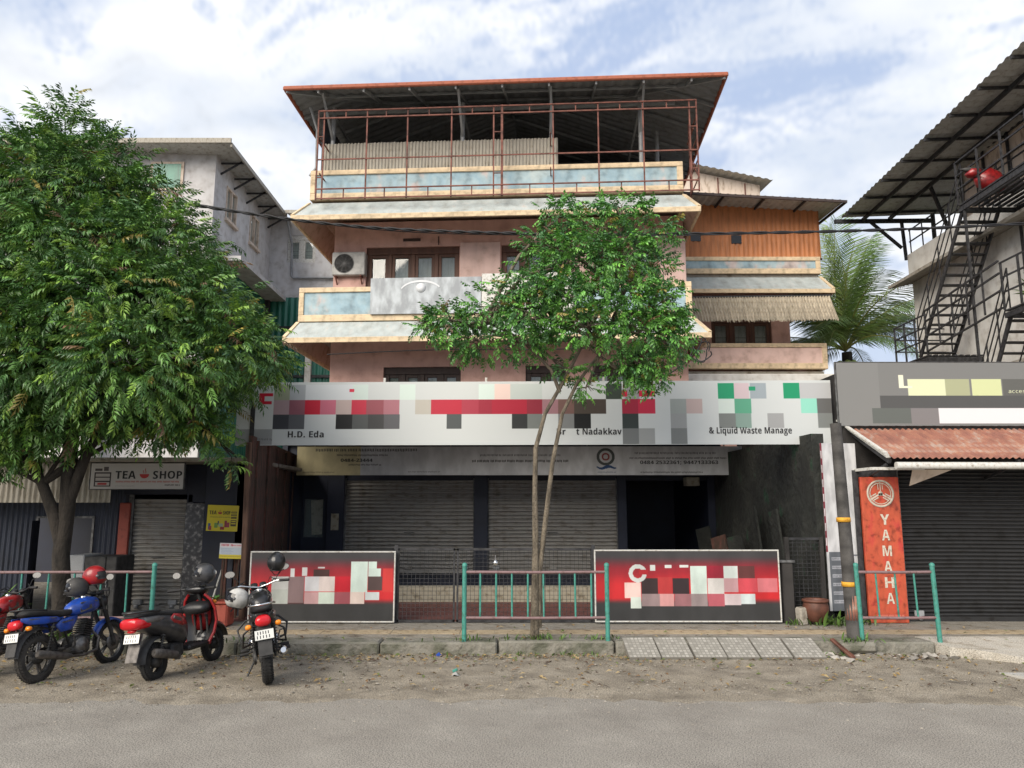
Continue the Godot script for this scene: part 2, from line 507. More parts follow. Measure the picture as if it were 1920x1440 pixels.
	M.ink = pm(lin(0.02, 0.02, 0.022), 0.6)
	M.ink_red = pm(lin(0.45, 0.04, 0.04), 0.6)
	M.letter = pm(lin(0.62, 0.58, 0.50), 0.6, stain, Vector3.ONE * 3.0)
	M.letter_white = pm(lin(0.72, 0.72, 0.70), 0.6)
	M.pale_ink = pm(lin(0.58, 0.6, 0.42), 0.6)
	M.ghost = pm(lin(0.62, 0.635, 0.65), 0.6)
	M.wire = pm(lin(0.012, 0.012, 0.014), 0.6)
	M.galv = pm(lin(0.18, 0.18, 0.18), 0.55, blot, Vector3.ONE * 2.0, null, 1.0, 0.4)
	M.ac_body = pm(lin(0.70, 0.69, 0.65), 0.5, soft, Vector3.ONE * 1.5, grain, 3.0)
	M.leaf = StandardMaterial3D.new()
	M.leaf.vertex_color_use_as_albedo = true
	M.leaf.roughness = 0.42
	M.leaf.backlight = Color(0.6, 0.7, 0.26)
	M.bark = pm(lin(0.27, 0.225, 0.165), 0.95, blot, Vector3(3, 0.8, 3), grain, 3.0, 0.0, 2.0, 3.0)
	M.dark_bark = pm(lin(0.055, 0.045, 0.035), 0.95, blot, Vector3(2, 0.6, 2), grain, 3.0, 0.0, 1.0, 3.0)
	M.vert = pm(Color.WHITE, 0.9)
	M.vert.vertex_color_use_as_albedo = true
	var gl := StandardMaterial3D.new()
	gl.transparency = BaseMaterial3D.TRANSPARENCY_ALPHA
	gl.albedo_color = Color(0.75, 0.82, 0.8, 0.12)
	gl.roughness = 0.03
	M.glass = gl

func _ready() -> void:
	rng.seed = 7
	var cam := Camera3D.new()
	cam.name = "camera"
	add_child(cam)
	cam.position = Vector3(0, 1.6, 0)
	cam.rotation_degrees.x = 9.1
	cam.fov = 53.13
	cam.near = 0.05
	cam.far = 900.0
	cam.current = true
	var env := Environment.new()
	env.background_mode = Environment.BG_SKY
	env.sky = Sky.new()
	var pano := PanoramaSkyMaterial.new()
	pano.panorama = sky_picture()
	env.sky.sky_material = pano
	env.background_energy_multiplier = 0.395
	env.tonemap_mode = Environment.TONE_MAPPER_LINEAR
	env.tonemap_exposure = 2.95
	env.sdfgi_enabled = true
	env.ssao_enabled = true
	env.ssil_enabled = true
	var we := WorldEnvironment.new()
	we.name = "environment"
	we.environment = env
	add_child(we)
	var sun := DirectionalLight3D.new()
	sun.name = "sun"
	sun.light_energy = 0.5
	sun.light_angular_distance = 45.0
	sun.light_color = Color(1.0, 0.96, 0.9)
	sun.shadow_enabled = true
	add_child(sun)
	sun.look_at_from_position(Vector3.ZERO, Vector3(0.46, -0.55, -0.70))
	make_materials()
	build_ground()
	build_main_building()
	build_annex()
	build_left_building()
	build_right_building()
	build_shopfront()
	build_tea_shop()
	build_right_shop()
	build_street_things()
	build_trees()
	build_vehicles()
	build_small_things()

func sky_picture() -> ImageTexture:
	var w := 1536
	var h := 768
	var im := Image.create(w, h, false, Image.FORMAT_RGBF)
	var a := FastNoiseLite.new()
	a.seed = 33
	a.noise_type = FastNoiseLite.TYPE_SIMPLEX_SMOOTH
	a.frequency = 1.15
	a.fractal_octaves = 6
	a.fractal_gain = 0.58
	a.domain_warp_enabled = true
	a.domain_warp_amplitude = 0.5
	a.domain_warp_frequency = 0.6
	var b := FastNoiseLite.new()
	b.seed = 9
	b.noise_type = FastNoiseLite.TYPE_SIMPLEX_SMOOTH
	b.frequency = 1.9
	b.fractal_octaves = 5
	for y in h / 2 + 1:
		var el := (0.5 - (y + 0.5) / h) * PI
		var sy := maxf(sin(el), 0.0)
		var flat := 1.0 / (sy + 0.28)
		var blue := Color(0.40, 0.50, 0.71).lerp(Color(0.66, 0.74, 0.86), pow(1.0 - sy, 3.0))
		for x in w:
			var az := ((x + 0.5) / w - 0.5) * TAU
			var p := Vector3(sin(az) * cos(el), 0, -cos(az) * cos(el)) * flat
			var n := a.get_noise_3d(p.x * 0.75, 0.0, p.z * 1.3)
			var cover := smoothstep(-0.26, 0.14, n)
			var thick := b.get_noise_3d(p.x, 4.0, p.z * 1.5)
			var white := Color(0.66, 0.72, 0.82).lerp(Color(0.93, 0.94, 0.96), clampf(0.5 + 1.6 * thick, 0.0, 1.0)) * (1.0 - 0.22 * smoothstep(0.1, 0.5, n) * (1.0 - clampf(0.5 + 1.6 * thick, 0.0, 1.0)))
			im.set_pixel(x, y, blue.lerp(white, cover))
	im.fill_rect(Rect2i(0, h / 2 + 1, w, h), Color(0.33, 0.31, 0.28))
	return ImageTexture.create_from_image(im)

# ---------- ground ----------
func build_ground() -> void:
	var st := S()
	quad(st, Vector3(-400, -0.06, -400), Vector3(400, -0.06, -400), Vector3(400, -0.06, 100), Vector3(-400, -0.06, 100), Vector3.UP)
	tag(put("ground", st, M.earth), "brown bare ground reaching to the horizon behind the buildings", "ground", "", "structure")
	st = S()
	quad(st, Vector3(-120, 0, -7.6), Vector3(120, 0, -7.6), Vector3(120, 0, 9), Vector3(-120, 0, 9), Vector3.UP)
	tag(put("road", st, M.asphalt), "grey worn asphalt road along the bottom of the view", "road", "", "structure")
	# verge: a bumpy sheet of trodden soil with a ragged edge over the asphalt
	st = S()
	st.set_smooth_group(0)
	nz.seed = 4
	nz.frequency = 0.9
	nz.fractal_octaves = 5
	var nx := 260
	var nd := 26
	var row := []
	for i in nx + 1:
		var x := -11.0 + 22.0 * i / nx
		var edge := -6.72 + 0.28 * nz.get_noise_2d(x * 0.5, 7.0) + 0.16 * nz.get_noise_2d(x * 3.0, 40.0) + (0.12 * smoothstep(2.2, 3.2, x) * (1.0 - smoothstep(3.6, 5.0, x)))
		var col := []
		for j in nd + 1:
			var t := float(j) / nd
			var z := lerpf(edge, -8.75, t)
			var hgt := 0.006 + 0.03 * smoothstep(0.0, 0.35, t) + 0.03 * nz.get_noise_2d(x * 0.8, z * 1.3) * smoothstep(0.0, 0.2, t) + 0.007 * nz.get_noise_2d(x * 9.0, z * 9.0) * smoothstep(0.0, 0.1, t)
			col.append(Vector3(x, maxf(hgt, 0.004) if t > 0.0 else -0.004, z))
		row.append(col)
	for i in nx:
		for j in nd:
			quad(st, row[i][j], row[i][j + 1], row[i + 1][j + 1], row[i + 1][j], Vector3.UP)
	tag(put("verge", st, M.dirt), "brown gravelly soil verge between the road and the kerb", "verge", "", "structure")
	# raised pavement
	st = S()
	block(st, Vector3(-30, -0.05, -16.0), Vector3(30, 0.165, -8.92))
	var pv := put("pavement", st, M.paving)
	tag(pv, "grey concrete pavement running before the shops", "pavement", "", "structure")
	var k := 0
	var x := -11.0
	while x < 4.55:
		var len := 1.35 + 0.2 * sin(k * 2.3)
		st = S()
		var e := minf(x + len, 4.56)
		block(st, Vector3(x + 0.008, -0.04, -8.915), Vector3(e - 0.008, 0.168 + 0.007 * sin(k * 5.1), -8.60 + 0.02 * sin(k * 3.7)), 0.018)
		put("kerb_stone", st, M.kerb, pv)
		x = e
		k += 1
	k = 0
	x = -11.0
	while x < 11.0:   # yellow guide tiles let into the pavement
		st = S()
		block(st, Vector3(x + 0.001, 0.12, -9.42), Vector3(x + 0.399, 0.1685 + 0.002 * sin(k * 9.1), -9.12), 0.003)
		put("tile", st, M.tactile, pv)
		x += 0.4
		k += 1
	# cracked concrete apron on the right
	st = S()
	var ap := PackedVector2Array([Vector2(4.5, 8.92), Vector2(11, 8.92), Vector2(11, 7.62), Vector2(7.6, 7.68), Vector2(6.1, 7.85), Vector2(5.55, 8.02), Vector2(5.1, 8.1), Vector2(4.9, 8.3), Vector2(4.62, 8.45)])
	var apron := [] 
	for p in ap: apron.append(Vector3(p.x, 0.172 if p.y > 8.9 else lerpf(0.06, 0.165, clampf((p.y - 7.6) / 1.1, 0.0, 1.0)), -p.y))
	for i in range(1, apron.size() - 1): tri(st, apron[0], apron[i], apron[i + 1], Vector3.UP)
	for i in range(2, apron.size()):
		var q: Vector3 = apron[i]
		var r: Vector3 = apron[(i + 1) % apron.size()]
		quad(st, q, r, Vector3(r.x, -0.05, r.z), Vector3(q.x, -0.05, q.z), Vector3(-0.5, 0, 1))
	tag(put("driveway", st, M.apron), "pale broken concrete driveway ramp right of the railing", "driveway", "", "structure")
	st = S()
	var mk := [Vector3(4.62, 0, -7.62), Vector3(4.95, 0, -7.62), Vector3(5.6, 0, -7.35), Vector3(7.5, 0, -6.72), Vector3(7.4, 0, -6.5), Vector3(5.5, 0, -7.08), Vector3(4.75, 0, -7.4)]
	for i in mk.size(): mk[i] = mk[i] + Vector3(0, 0.052, 0)
	for i in range(1, mk.size() - 1): tri(st, mk[0], mk[i], mk[i + 1], Vector3.UP)
	for i in mk.size():
		var q: Vector3 = mk[i]
		var r: Vector3 = mk[(i + 1) % mk.size()]
		quad(st, q, r, r - Vector3(0, 0.05, 0), q - Vector3(0, 0.05, 0), (q + r) * 0.5 - Vector3(5.8, 0, -7.1))
	tag(put("cement_strip", st, M.road_paint), "whitish strip of spilt cement on the road edge at right", "strip", "", "structure")

# ---------- window: frame, panes, grille, curtain ----------
func window(parent: Node3D, x0: float, x1: float, y0: float, y1: float, z: float, n: int, m: Material, bars := 4) -> void:
	var st := S()
	var f := 0.075
	block(st, Vector3(x0, y1 - 0.16, z - 0.10), Vector3(x1, y1, z + 0.02), 0.006)
	block(st, Vector3(x0, y0, z - 0.10), Vector3(x1, y0 + f, z + 0.02), 0.006)
	var w := (x1 - x0) / n
	for i in n + 1:
		var hw := 0.045 if i > 0 and i < n else 0.06
		var xc := clampf(x0 + w * i, x0 + hw, x1 - hw)
		block(st, Vector3(xc - hw, y0 + f, z - 0.09), Vector3(xc + hw, y1 - 0.16, z + 0.012), 0.006)
	var wn := put("window", st, m, parent)
	for i in n:
		st = S()
		var a := x0 + w * i + 0.045
		var b := x0 + w * (i + 1) - 0.045
		for s in [[a, a + 0.07], [b - 0.07, b]]: block(st, Vector3(s[0], y0 + f, z - 0.07), Vector3(s[1], y1 - 0.16, z - 0.012), 0.004)
		block(st, Vector3(a + 0.07, y1 - 0.23, z - 0.07), Vector3(b - 0.07, y1 - 0.16, z - 0.012), 0.004)
		block(st, Vector3(a + 0.07, y0 + f, z - 0.07), Vector3(b - 0.07, y0 + f + 0.09, z - 0.012), 0.004)
		put("sash", st, m, wn)
		st = S()
		block(st, Vector3(a + 0.072, y0 + f + 0.092, z - 0.046), Vector3(b - 0.072, y1 - 0.232, z - 0.041))
		put("pane", st, M.glass, wn)
		st = S()
		block(st, Vector3(a + 0.02, y0 + f, z - 0.30), Vector3(b - 0.02, y1 - 0.16, z - 0.29))
		put("curtain", st, M.curtain, wn)
	if bars > 0:
		st = S()
		for k in bars: 
			var y := lerpf(y0 + f, y1 - 0.16, (k + 0.6) / (bars + 0.2) * 0.62)
			tube(st, [Vector3(x0 + 0.05, y, z - 0.14), Vector3(x1 - 0.05, y, z - 0.14)], 0.008, 5)
		put("grille", st, M.black_steel, wn)

# sloping sunshade round the front and both sides of a balcony, with its trims
func sunshade(parent: Node3D, xi0: float, xi1: float, zi: float, yi: float, xo0: float, xo1: float, zo: float, yo: float, zb: float, side0: bool) -> void:
	var a := Vector3(xi0, yi, zi)
	var b := Vector3(xi1, yi, zi)
	var c := Vector3(xo1, yo, zo)
	var d := Vector3(xo0, yo, zo)
	var st := S()
	quad(st, a, b, c, d, Vector3(0, 0.6, 0.6))
	quad(st, b, Vector3(xi1, yi, zb), Vector3(xo1, yo, zb), c, Vector3(0.7, 0.3, 0))
	quad(st, a, Vector3(xi0, yi, zb), Vector3(xo0, yo, zb), d, Vector3(-0.7, 0.3, 0))
	var sh := put("sunshade", st, M.slope, parent)
	st = S()   # slab under it
	var t := Vector3(0, -0.09, 0)
	var ai := a + Vector3(0.05, -0.10, -0.06)
	var bi := b + Vector3(-0.05, -0.10, -0.06)
	quad(st, d + t, c + t, bi, ai, Vector3(0, -1, -0.5))
	quad(st, c + t, Vector3(xo1, yo - 0.09, zb), Vector3(bi.x, bi.y, zb), bi, Vector3(-0.5, -1, 0))
	quad(st, d + t, Vector3(xo0, yo - 0.09, zb), Vector3(ai.x, ai.y, zb), ai, Vector3(0.5, -1, 0))
	quad(st, ai, bi, Vector3(bi.x, bi.y, zb), Vector3(ai.x, ai.y, zb), Vector3.DOWN)
	quad(st, d, c, c + t, d + t, Vector3.BACK)
	quad(st, c, Vector3(xo1, yo, zb), Vector3(xo1, yo - 0.09, zb), c + t, Vector3.RIGHT)
	quad(st, d, Vector3(xo0, yo, zb), Vector3(xo0, yo - 0.09, zb), d + t, Vector3.LEFT)
	put("shade_toned_soffit", st, M.shade_toned_soffit, sh)
	st = S()
	block(st, Vector3(xo0 - 0.012, yo - 0.10, zo - 0.03), Vector3(xo1 + 0.012, yo + 0.012, zo + 0.018), 0.006)
	block(st, Vector3(xo1 - 0.03, yo - 0.10, zb), Vector3(xo1 + 0.018, yo + 0.012, zo - 0.031), 0.006)
	block(st, Vector3(xo0 - 0.018, yo - 0.10, zb), Vector3(xo0 + 0.03, yo + 0.012, zo - 0.031), 0.006)
	bar(st, a + Vector3(0, 0.005, 0.0), d + Vector3(0.01, 0.03, -0.02), 0.03, 0.085)
	bar(st, b + Vector3(0, 0.005, 0.0), c + Vector3(-0.01, 0.03, -0.02), 0.03, 0.085)
	put("edge_trim", st, M.yellow, sh)

func parapet(parent: Node3D, x0: float, x1: float, y0: float, y1: float, z: float, zb: float, m: Material, ends := true) -> void:
	var st := S()
	block(st, Vector3(x0, y0, z - 0.11), Vector3(x1, y1, z))
	block(st, Vector3(x0, y0, zb), Vector3(x0 + 0.11, y1, z - 0.111))
	block(st, Vector3(x1 - 0.11, y0, zb), Vector3(x1, y1, z - 0.111))
	var p := put("parapet", st, m, parent)
	st = S()
	block(st, Vector3(x0 - 0.02, y1 - 0.08, z - 0.14), Vector3(x1 + 0.02, y1 + 0.03, z + 0.035), 0.008)
	block(st, Vector3(x0 - 0.02, y0 - 0.03, z - 0.12), Vector3(x1 + 0.02, y0 + 0.12, z + 0.03), 0.008)
	for s in [[x0 - 0.02, x0 + 0.09], [x1 - 0.11, x1 + 0.02]]:
		block(st, Vector3(s[0], y0 + 0.121, z - 0.1), Vector3(s[1], y1 - 0.081, z + 0.032), 0.008)
	for s in [[x0 - 0.02, x0 + 0.13], [x1 - 0.13, x1 + 0.02]]:
		block(st, Vector3(s[0], y1 - 0.08, zb), Vector3(s[1], y1 + 0.03, z - 0.141), 0.008)
		block(st, Vector3(s[0], y0 - 0.03, zb), Vector3(s[1], y0 + 0.12, z - 0.121), 0.008)
	put("parapet_trim", st, M.yellow, p)

func hip_plane(parent: Node3D, o: Vector3, u: Vector3, v: Vector3, cut: float, tri_end: bool) -> void:   # corrugated roof plane: eave from o along u, rising along v, both ends cut at the hips
	var st := S()
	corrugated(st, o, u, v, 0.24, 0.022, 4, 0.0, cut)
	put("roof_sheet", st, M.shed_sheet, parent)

func build_main_building() -> void:
	var B := thing("pink_building", "pink three-storey building with blue balcony bands and a dark open shed on its roof", "building", Vector3(0, 0, -16.75), deg_to_rad(-3.37))
	var holes := [[-2.88, -1.14, 3.7, 4.69], [0.3, 1.19, 3.7, 4.69], [1.78, 3.1, 3.7, 4.69], [-3.35, -1.2, 6.0, 7.49], [-0.24, 1.3, 6.0, 7.49], [1.9, 3.2, 6.0, 7.49]]
	var st := S()
	wall(st, -4.1, 3.86, 2.9, 8.1, -0.22, 0.0, holes)
	block(st, Vector3(-4.1, 2.9, -9.0), Vector3(-3.9, 8.1, -0.221))
	block(st, Vector3(3.66, 2.9, -9.0), Vector3(3.86, 8.1, -0.221))
	block(st, Vector3(-4.1, 0.0, -9.2), Vector3(3.86, 8.2, -9.001))
	put("wall", st, M.pink, B)
	for s in [[-1.18, -0.26], [1.36, 1.86], [3.3, 3.885]]:
		st = S()
		block(st, Vector3(s[0], 5.58, 0.001), Vector3(s[1], 7.55, 0.06), 0.01)
		put("pilaster", st, M.pale_pink, B)
	st = S()
	for y in [[3.0, 3.2], [5.32, 5.5], [8.12, 8.28]]: block(st, Vector3(-3.899, y[0], -9.0), Vector3(3.659, y[1], -0.222))
	block(st, Vector3(-3.899, 3.2, -2.6), Vector3(3.659, 8.1, -2.5))
	put("floor_slab", st, M.plaster, B)
	window(B, -2.88, -1.14, 3.7, 4.69, -0.08, 4, M.dark_brown, 3)
	window(B, 0.3, 1.19, 3.7, 4.69, -0.08, 2, M.dark_brown, 3)
	window(B, 1.78, 3.1, 3.7, 4.69, -0.08, 3, M.dark_brown, 3)
	window(B, -3.35, -1.2, 6.0, 7.49, -0.08, 4, M.brown, 6)
	window(B, -0.24, 1.3, 6.0, 7.49, -0.08, 3, M.brown, 6)
	window(B, 1.9, 3.2, 6.0, 7.49, -0.08, 3, M.brown, 6)
	# balcony floors, parapets, sunshades
	st = S()
	block(st, Vector3(-4.55, 5.45, 0.001), Vector3(3.8, 5.57, 0.66))
	block(st, Vector3(-4.40, 8.22, 0.0), Vector3(3.68, 8.36, 0.62))
	block(st, Vector3(-4.55, 5.45, -8.8), Vector3(-4.101, 5.57, 0.0))
	block(st, Vector3(-4.40, 8.22, -8.8), Vector3(-3.9, 8.36, -0.001))
	put("balcony_floor", st, M.concrete, B)
	parapet(B, -4.59, 3.84, 5.60, 6.30, 0.75, -8.8, M.blue)
	sunshade(B, -4.62, 3.86, 0.74, 5.56, -4.75, 4.13, 1.24, 5.10, -8.8, true)
	parapet(B, -4.45, 3.75, 8.38, 9.01, 0.75, -8.8, M.blue)
	sunshade(B, -4.48, 3.78, 0.74, 8.28, -4.70, 4.02, 1.24, 7.80, -8.8, true)
	st = S()
	block(st, Vector3(-2.5, 7.62, 0.001), Vector3(-2.1, 7.68, 0.03))
	put("vent_slot", st, M.dark_brown, B)
	st = S()
	tube(st, [Vector3(-1.68, 7.72, 0.02), Vector3(-1.68, 7.52, 0.02)], 0.012, 6)
	put("pipe", st, M.dark_brown, B)
	# rooftop shed
	for p in [Vector2(-4.1, 0.42), Vector2(-1.1, 0.42), Vector2(0.92, 0.42), Vector2(2.92, 0.42), Vector2(3.5, -1.2), Vector2(-2.2, -4.0), Vector2(1.2, -4.0)]:
		st = S()
		tube(st, [Vector3(p.x, 8.36, p.y), Vector3(p.x, 10.75, p.y)], 0.05, 10)
		put("column", st, M.steel, B)
	st = S()
	corrugated(st, Vector3(-4.3, 9.13, 0.55), Vector3(5.36, 0.0, 0.0), Vector3(0, 0.66, 0), 0.076, 0.016, 6, 0.03)
	put("screen_sheet", st, M.grey_sheet, B)
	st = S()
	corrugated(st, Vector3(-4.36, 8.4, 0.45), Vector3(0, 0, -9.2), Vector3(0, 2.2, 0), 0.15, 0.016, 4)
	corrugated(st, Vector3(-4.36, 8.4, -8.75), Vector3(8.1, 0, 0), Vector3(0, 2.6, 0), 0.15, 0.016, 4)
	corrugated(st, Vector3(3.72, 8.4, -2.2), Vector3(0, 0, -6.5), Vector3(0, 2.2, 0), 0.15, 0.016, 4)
	put("cladding", st, M.shade_toned_cladding, B)
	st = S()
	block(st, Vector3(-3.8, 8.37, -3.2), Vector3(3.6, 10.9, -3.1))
	put("partition", st, M.shade_toned_cladding, B)
	var e0 := -4.85
	var e1 := 4.6
	var z0 := 1.5
	var z1 := -9.6
	var y0 := 10.62
	var R := node("roof", B)
	var run := (e1 - e0) / 2.0
	var rise := 1.75
	hip_plane(R, Vector3(e0, y0, z0), Vector3(e1 - e0, 0, 0), Vector3(0, rise, -run), run / (e1 - e0), false)
	hip_plane(R, Vector3(e1, y0, z1), Vector3(e0 - e1, 0, 0), Vector3(0, rise, run), run / (e1 - e0), false)
	hip_plane(R, Vector3(e1, y0, z0), Vector3(0, 0, z1 - z0), Vector3(-run, rise, 0), run / (z0 - z1), true)
	hip_plane(R, Vector3(e0, y0, z1), Vector3(0, 0, z0 - z1), Vector3(run, rise, 0), run / (z0 - z1), true)
	st = S()
	block(st, Vector3(e0 - 0.06, y0 - 0.055, z0 - 0.02), Vector3(e1 + 0.06, y0 + 0.045, z0 + 0.05), 0.02)
	block(st, Vector3(e1 - 0.01, y0 - 0.055, z1), Vector3(e1 + 0.06, y0 + 0.045, z0 - 0.021), 0.02)
	block(st, Vector3(e0 - 0.06, y0 - 0.055, z1), Vector3(e0 + 0.01, y0 + 0.045, z0 - 0.021), 0.02)
	put("fascia", st, M.fascia, R)
	var ap0 := Vector3((e0 + e1) / 2, y0 + rise + 0.03, z0 - run)
	var ap1 := Vector3((e0 + e1) / 2, y0 + rise + 0.03, z1 + run)
	for s in [[Vector3(e0, y0 + 0.03, z0), ap0], [Vector3(e1, y0 + 0.03, z0), ap0], [Vector3(e0, y0 + 0.03, z1), ap1], [Vector3(e1, y0 + 0.03, z1), ap1], [ap0, ap1]]:
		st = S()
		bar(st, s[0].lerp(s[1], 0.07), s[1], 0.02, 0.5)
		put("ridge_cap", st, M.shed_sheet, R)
	for i in 9:
		st = S()
		var x := lerpf(e0 + 0.7, e1 - 0.7, i / 8.0)
		var l := minf(run, minf(x - e0, e1 - x))
		bar(st, Vector3(x, y0 - 0.07, z0 - 0.02), Vector3(x, y0 - 0.07 + rise * l / run, z0 - l), 0.08, 0.04)
		put("rafter", st, M.steel, R)
	for k in 4:
		st = S()
		var s := 0.18 + 0.22 * k
		bar(st, Vector3(e0 + run * s, y0 - 0.06 + rise * s, z0 - run * s), Vector3(e1 - run * s, y0 - 0.06 + rise * s, z0 - run * s), 0.04, 0.05)
		put("purlin", st, M.steel, R)
	for s in [e0, e1]:
		st = S()
		bar(st, Vector3(s, y0 - 0.05, z0), Vector3(s + (run if s < 0 else -run), y0 - 0.05 + rise, z0 - run), 0.09, 0.05)
		for k in range(1, 8):
			var z := z0 - 1.2 * k
			var l := minf(run, minf(z0 - z, z - z1))
			bar(st, Vector3(s, y0 - 0.05, z), Vector3(s + (l if s < 0 else -l), y0 - 0.05 + rise * l / run, z), 0.07, 0.04)
		put("hip_rafter", st, M.steel, R)
	for x in [-4.1, -1.1, 0.92, 2.92]:
		st = S()
		bar(st, Vector3(x, 10.55, 0.42), Vector3(x, 10.55, -3.0), 0.07, 0.05)
		bar(st, Vector3(x, 9.9, 0.42), Vector3(x, 10.62, 1.3), 0.05, 0.05)
		put("truss", st, M.steel, R)
	st = S()
	bar(st, Vector3(-4.3, 10.60, 0.42), Vector3(3.7, 10.60, 0.42), 0.07, 0.05)
	put("beam", st, M.steel, R)
	# pipe on the left corner
	st = S()
	tube(st, [Vector3(-4.5, 10.5, 0.9), Vector3(-4.42, 10.1, 0.6), Vector3(-4.42, 9.2, 0.58), Vector3(-4.55, 9.0, 0.6)], 0.03, 8)
	put("downpipe", st, M.steel, B)
	# steel frame that once carried a hoarding
	var F := thing("hoarding_frame", "rust red steel hoarding frame standing before the rooftop shed", "frame", Vector3(0, 0, -16.75), deg_to_rad(-3.37))
	var zf := 1.16
	for x in [-4.21, -4.08, -3.12, -2.22, -1.25, -0.33, -0.15, 0.96, 1.93, 2.89, 3.88, 4.03]:
		st = S()
		var w := 0.05 if x == -0.15 else 0.03
		bar(st, Vector3(x, 8.18, zf), Vector3(x, 10.27 if x < -4.0 or x > 3.8 or absf(x) < 0.4 else 10.25, zf), w, w)
		put("post", st, M.rust_red, F)
	for y in [8.2, 8.42, 9.1, 10.07, 10.24]:
		st = S()
		bar(st, Vector3(-4.2, y, zf + 0.028), Vector3(4.02, y, zf + 0.028), 0.028, 0.022)
		put("rail", st, M.rust_red, F)
	st = S()
	for x in [-3.6, -2.7, -1.75, -0.8, 0.45, 1.45, 2.4, 3.4]:
		bar(st, Vector3(x, 10.07, zf), Vector3(x, 10.24, zf), 0.024, 0.024)
		bar(st, Vector3(x, 8.2, zf), Vector3(x, 8.42, zf), 0.024, 0.024)
	for s in [[-4.21, -4.08], [-0.33, -0.15], [3.88, 4.03]]:
		for y in [8.7, 9.65]: bar(st, Vector3(s[0], y, zf), Vector3(s[1], y, zf), 0.02, 0.02)
	put("rung", st, M.rust_red, F)
	for p in [Vector3(-4.15, 9.6, 0.4), Vector3(0.9, 9.6, 0.4), Vector3(3.95, 9.6, 0.4), Vector3(-4.15, 8.8, 0.76), Vector3(0.9, 8.8, 0.76), Vector3(3.95, 8.8, 0.76)]:
		st = S()
		bar(st, Vector3(p.x, p.y, zf), p, 0.024, 0.024)
		put("strut", st, M.rust_red, F)
	st = S()
	for y in [8.5, 8.9, 9.4, 9.9]: bar(st, Vector3(4.03, y, zf), Vector3(4.03, y, 0.2), 0.022, 0.022)
	bar(st, Vector3(4.03, 8.18, 0.2), Vector3(4.03, 10.2, 0.2), 0.03, 0.03)
	bar(st, Vector3(4.03, 8.5, zf), Vector3(4.03, 9.4, 0.2), 0.022, 0.022)
	put("side_bracing", st, M.rust_red, F)
	# weathered board on the balcony
	var im := pic(512, 176, c8(176, 182, 186))
	for k in 6: dashes(im, 190, 108 + k * 9, 190, 4, c8(196, 201, 205))
	grime(im, 0.22, 60)
	var P := thing("balcony_signboard", "faded silver-grey signboard with a white arc and dot fixed on the balcony", "signboard", Vector3(0, 0, -16.75), deg_to_rad(-3.37))
	st = S()
	block(st, Vector3(-3.02, 5.70, 0.80), Vector3(1.4, 6.50, 0.829), 0.004)
	put("backing", st, M.galv, P)
	st = S()
	panel(st, Vector3(-3.02, 6.50, 0.832), Vector3(-0.62, 6.50, 0.832), Vector3(-0.62, 5.70, 0.832), Vector3(-3.02, 5.70, 0.832))
	put("print", st, print_mat(im, 0.45), P)
	st = S()
	block(st, Vector3(-0.60, 5.72, 0.83), Vector3(1.4, 6.56, 0.845), 0.004)
	put("white_print", st, M.frame_white, P)
	st = S()
	var arc := []
	for k in 15:
		var a := lerpf(2.75, 0.5, k / 14.0)
		arc.append(Vector3(-1.92 + 0.46 * cos(a), 6.16 + 0.26 * sin(a), 0.836))
	for k in 14: bar(st, arc[k], arc[k + 1], 0.05 - 0.003 * absf(k - 7), 0.005)
	lathe(st, [Vector2(0.105, 0.0), Vector2(0.105, 0.006), Vector2(0, 0.006)], 20, Transform3D(Basis(Vector3.RIGHT, PI / 2), Vector3(-1.92, 6.27, 0.833)))
	put("emblem", st, M.ghost, P)
	# air conditioner on the left of the balcony
	air_conditioner("white air conditioner unit on brackets beside the brown balcony window", Vector3(-3.72, 6.80, 0.15), deg_to_rad(-3.37), Vector3(0, 0, -16.75))

func air_conditioner(label: String, at: Vector3, turn: float, origin: Vector3, w := 0.76) -> void:
	var b := Basis(Vector3.UP, turn)
	var A := thing("air_conditioner", label, "air conditioner", origin + b * at, turn)
	var st := S()
	block(st, Vector3(-w / 2, 0, -0.28), Vector3(w / 2, 0.55, 0), 0.02)
	put("casing", st, M.ac_body, A)
	st = S()
	var xf := Transform3D(Basis(Vector3.RIGHT, PI / 2), Vector3(-w * 0.13, 0.275, 0.002))
	lathe(st, [Vector2(0.225, -0.01), Vector2(0.225, 0.012), Vector2(0.21, 0.012), Vector2(0.205, -0.01)], 28, xf)
	for r in [0.04, 0.075, 0.11, 0.145, 0.18]: lathe(st, [Vector2(r, 0.004), Vector2(r, 0.01), Vector2(r - 0.008, 0.01), Vector2(r - 0.008, 0.004)], 24, xf)
	for k in 10:
		var a := TAU * k / 10
		bar(st, Vector3(-w * 0.13, 0.275, 0.008), Vector3(-w * 0.13 + 0.21 * cos(a), 0.275 + 0.21 * sin(a), 0.008), 0.006, 0.006)
	put("fan_grille", st, M.galv, A)
	st = S()
	lathe(st, [Vector2(0.205, 0.0), Vector2(0.205, 0.003), Vector2(0, 0.003)], 24, xf)
	put("fan_opening", st, M.dusty_plastic, A)
	st = S()
	for x in [-w * 0.38, w * 0.38]:
		bar(st, Vector3(x, -0.02, -0.36), Vector3(x, -0.02, 0.02), 0.03, 0.03)
		bar(st, Vector3(x, -0.02, 0.0), Vector3(x, -0.36, -0.34), 0.025, 0.025)
	put("bracket", st, M.rust_red, A)

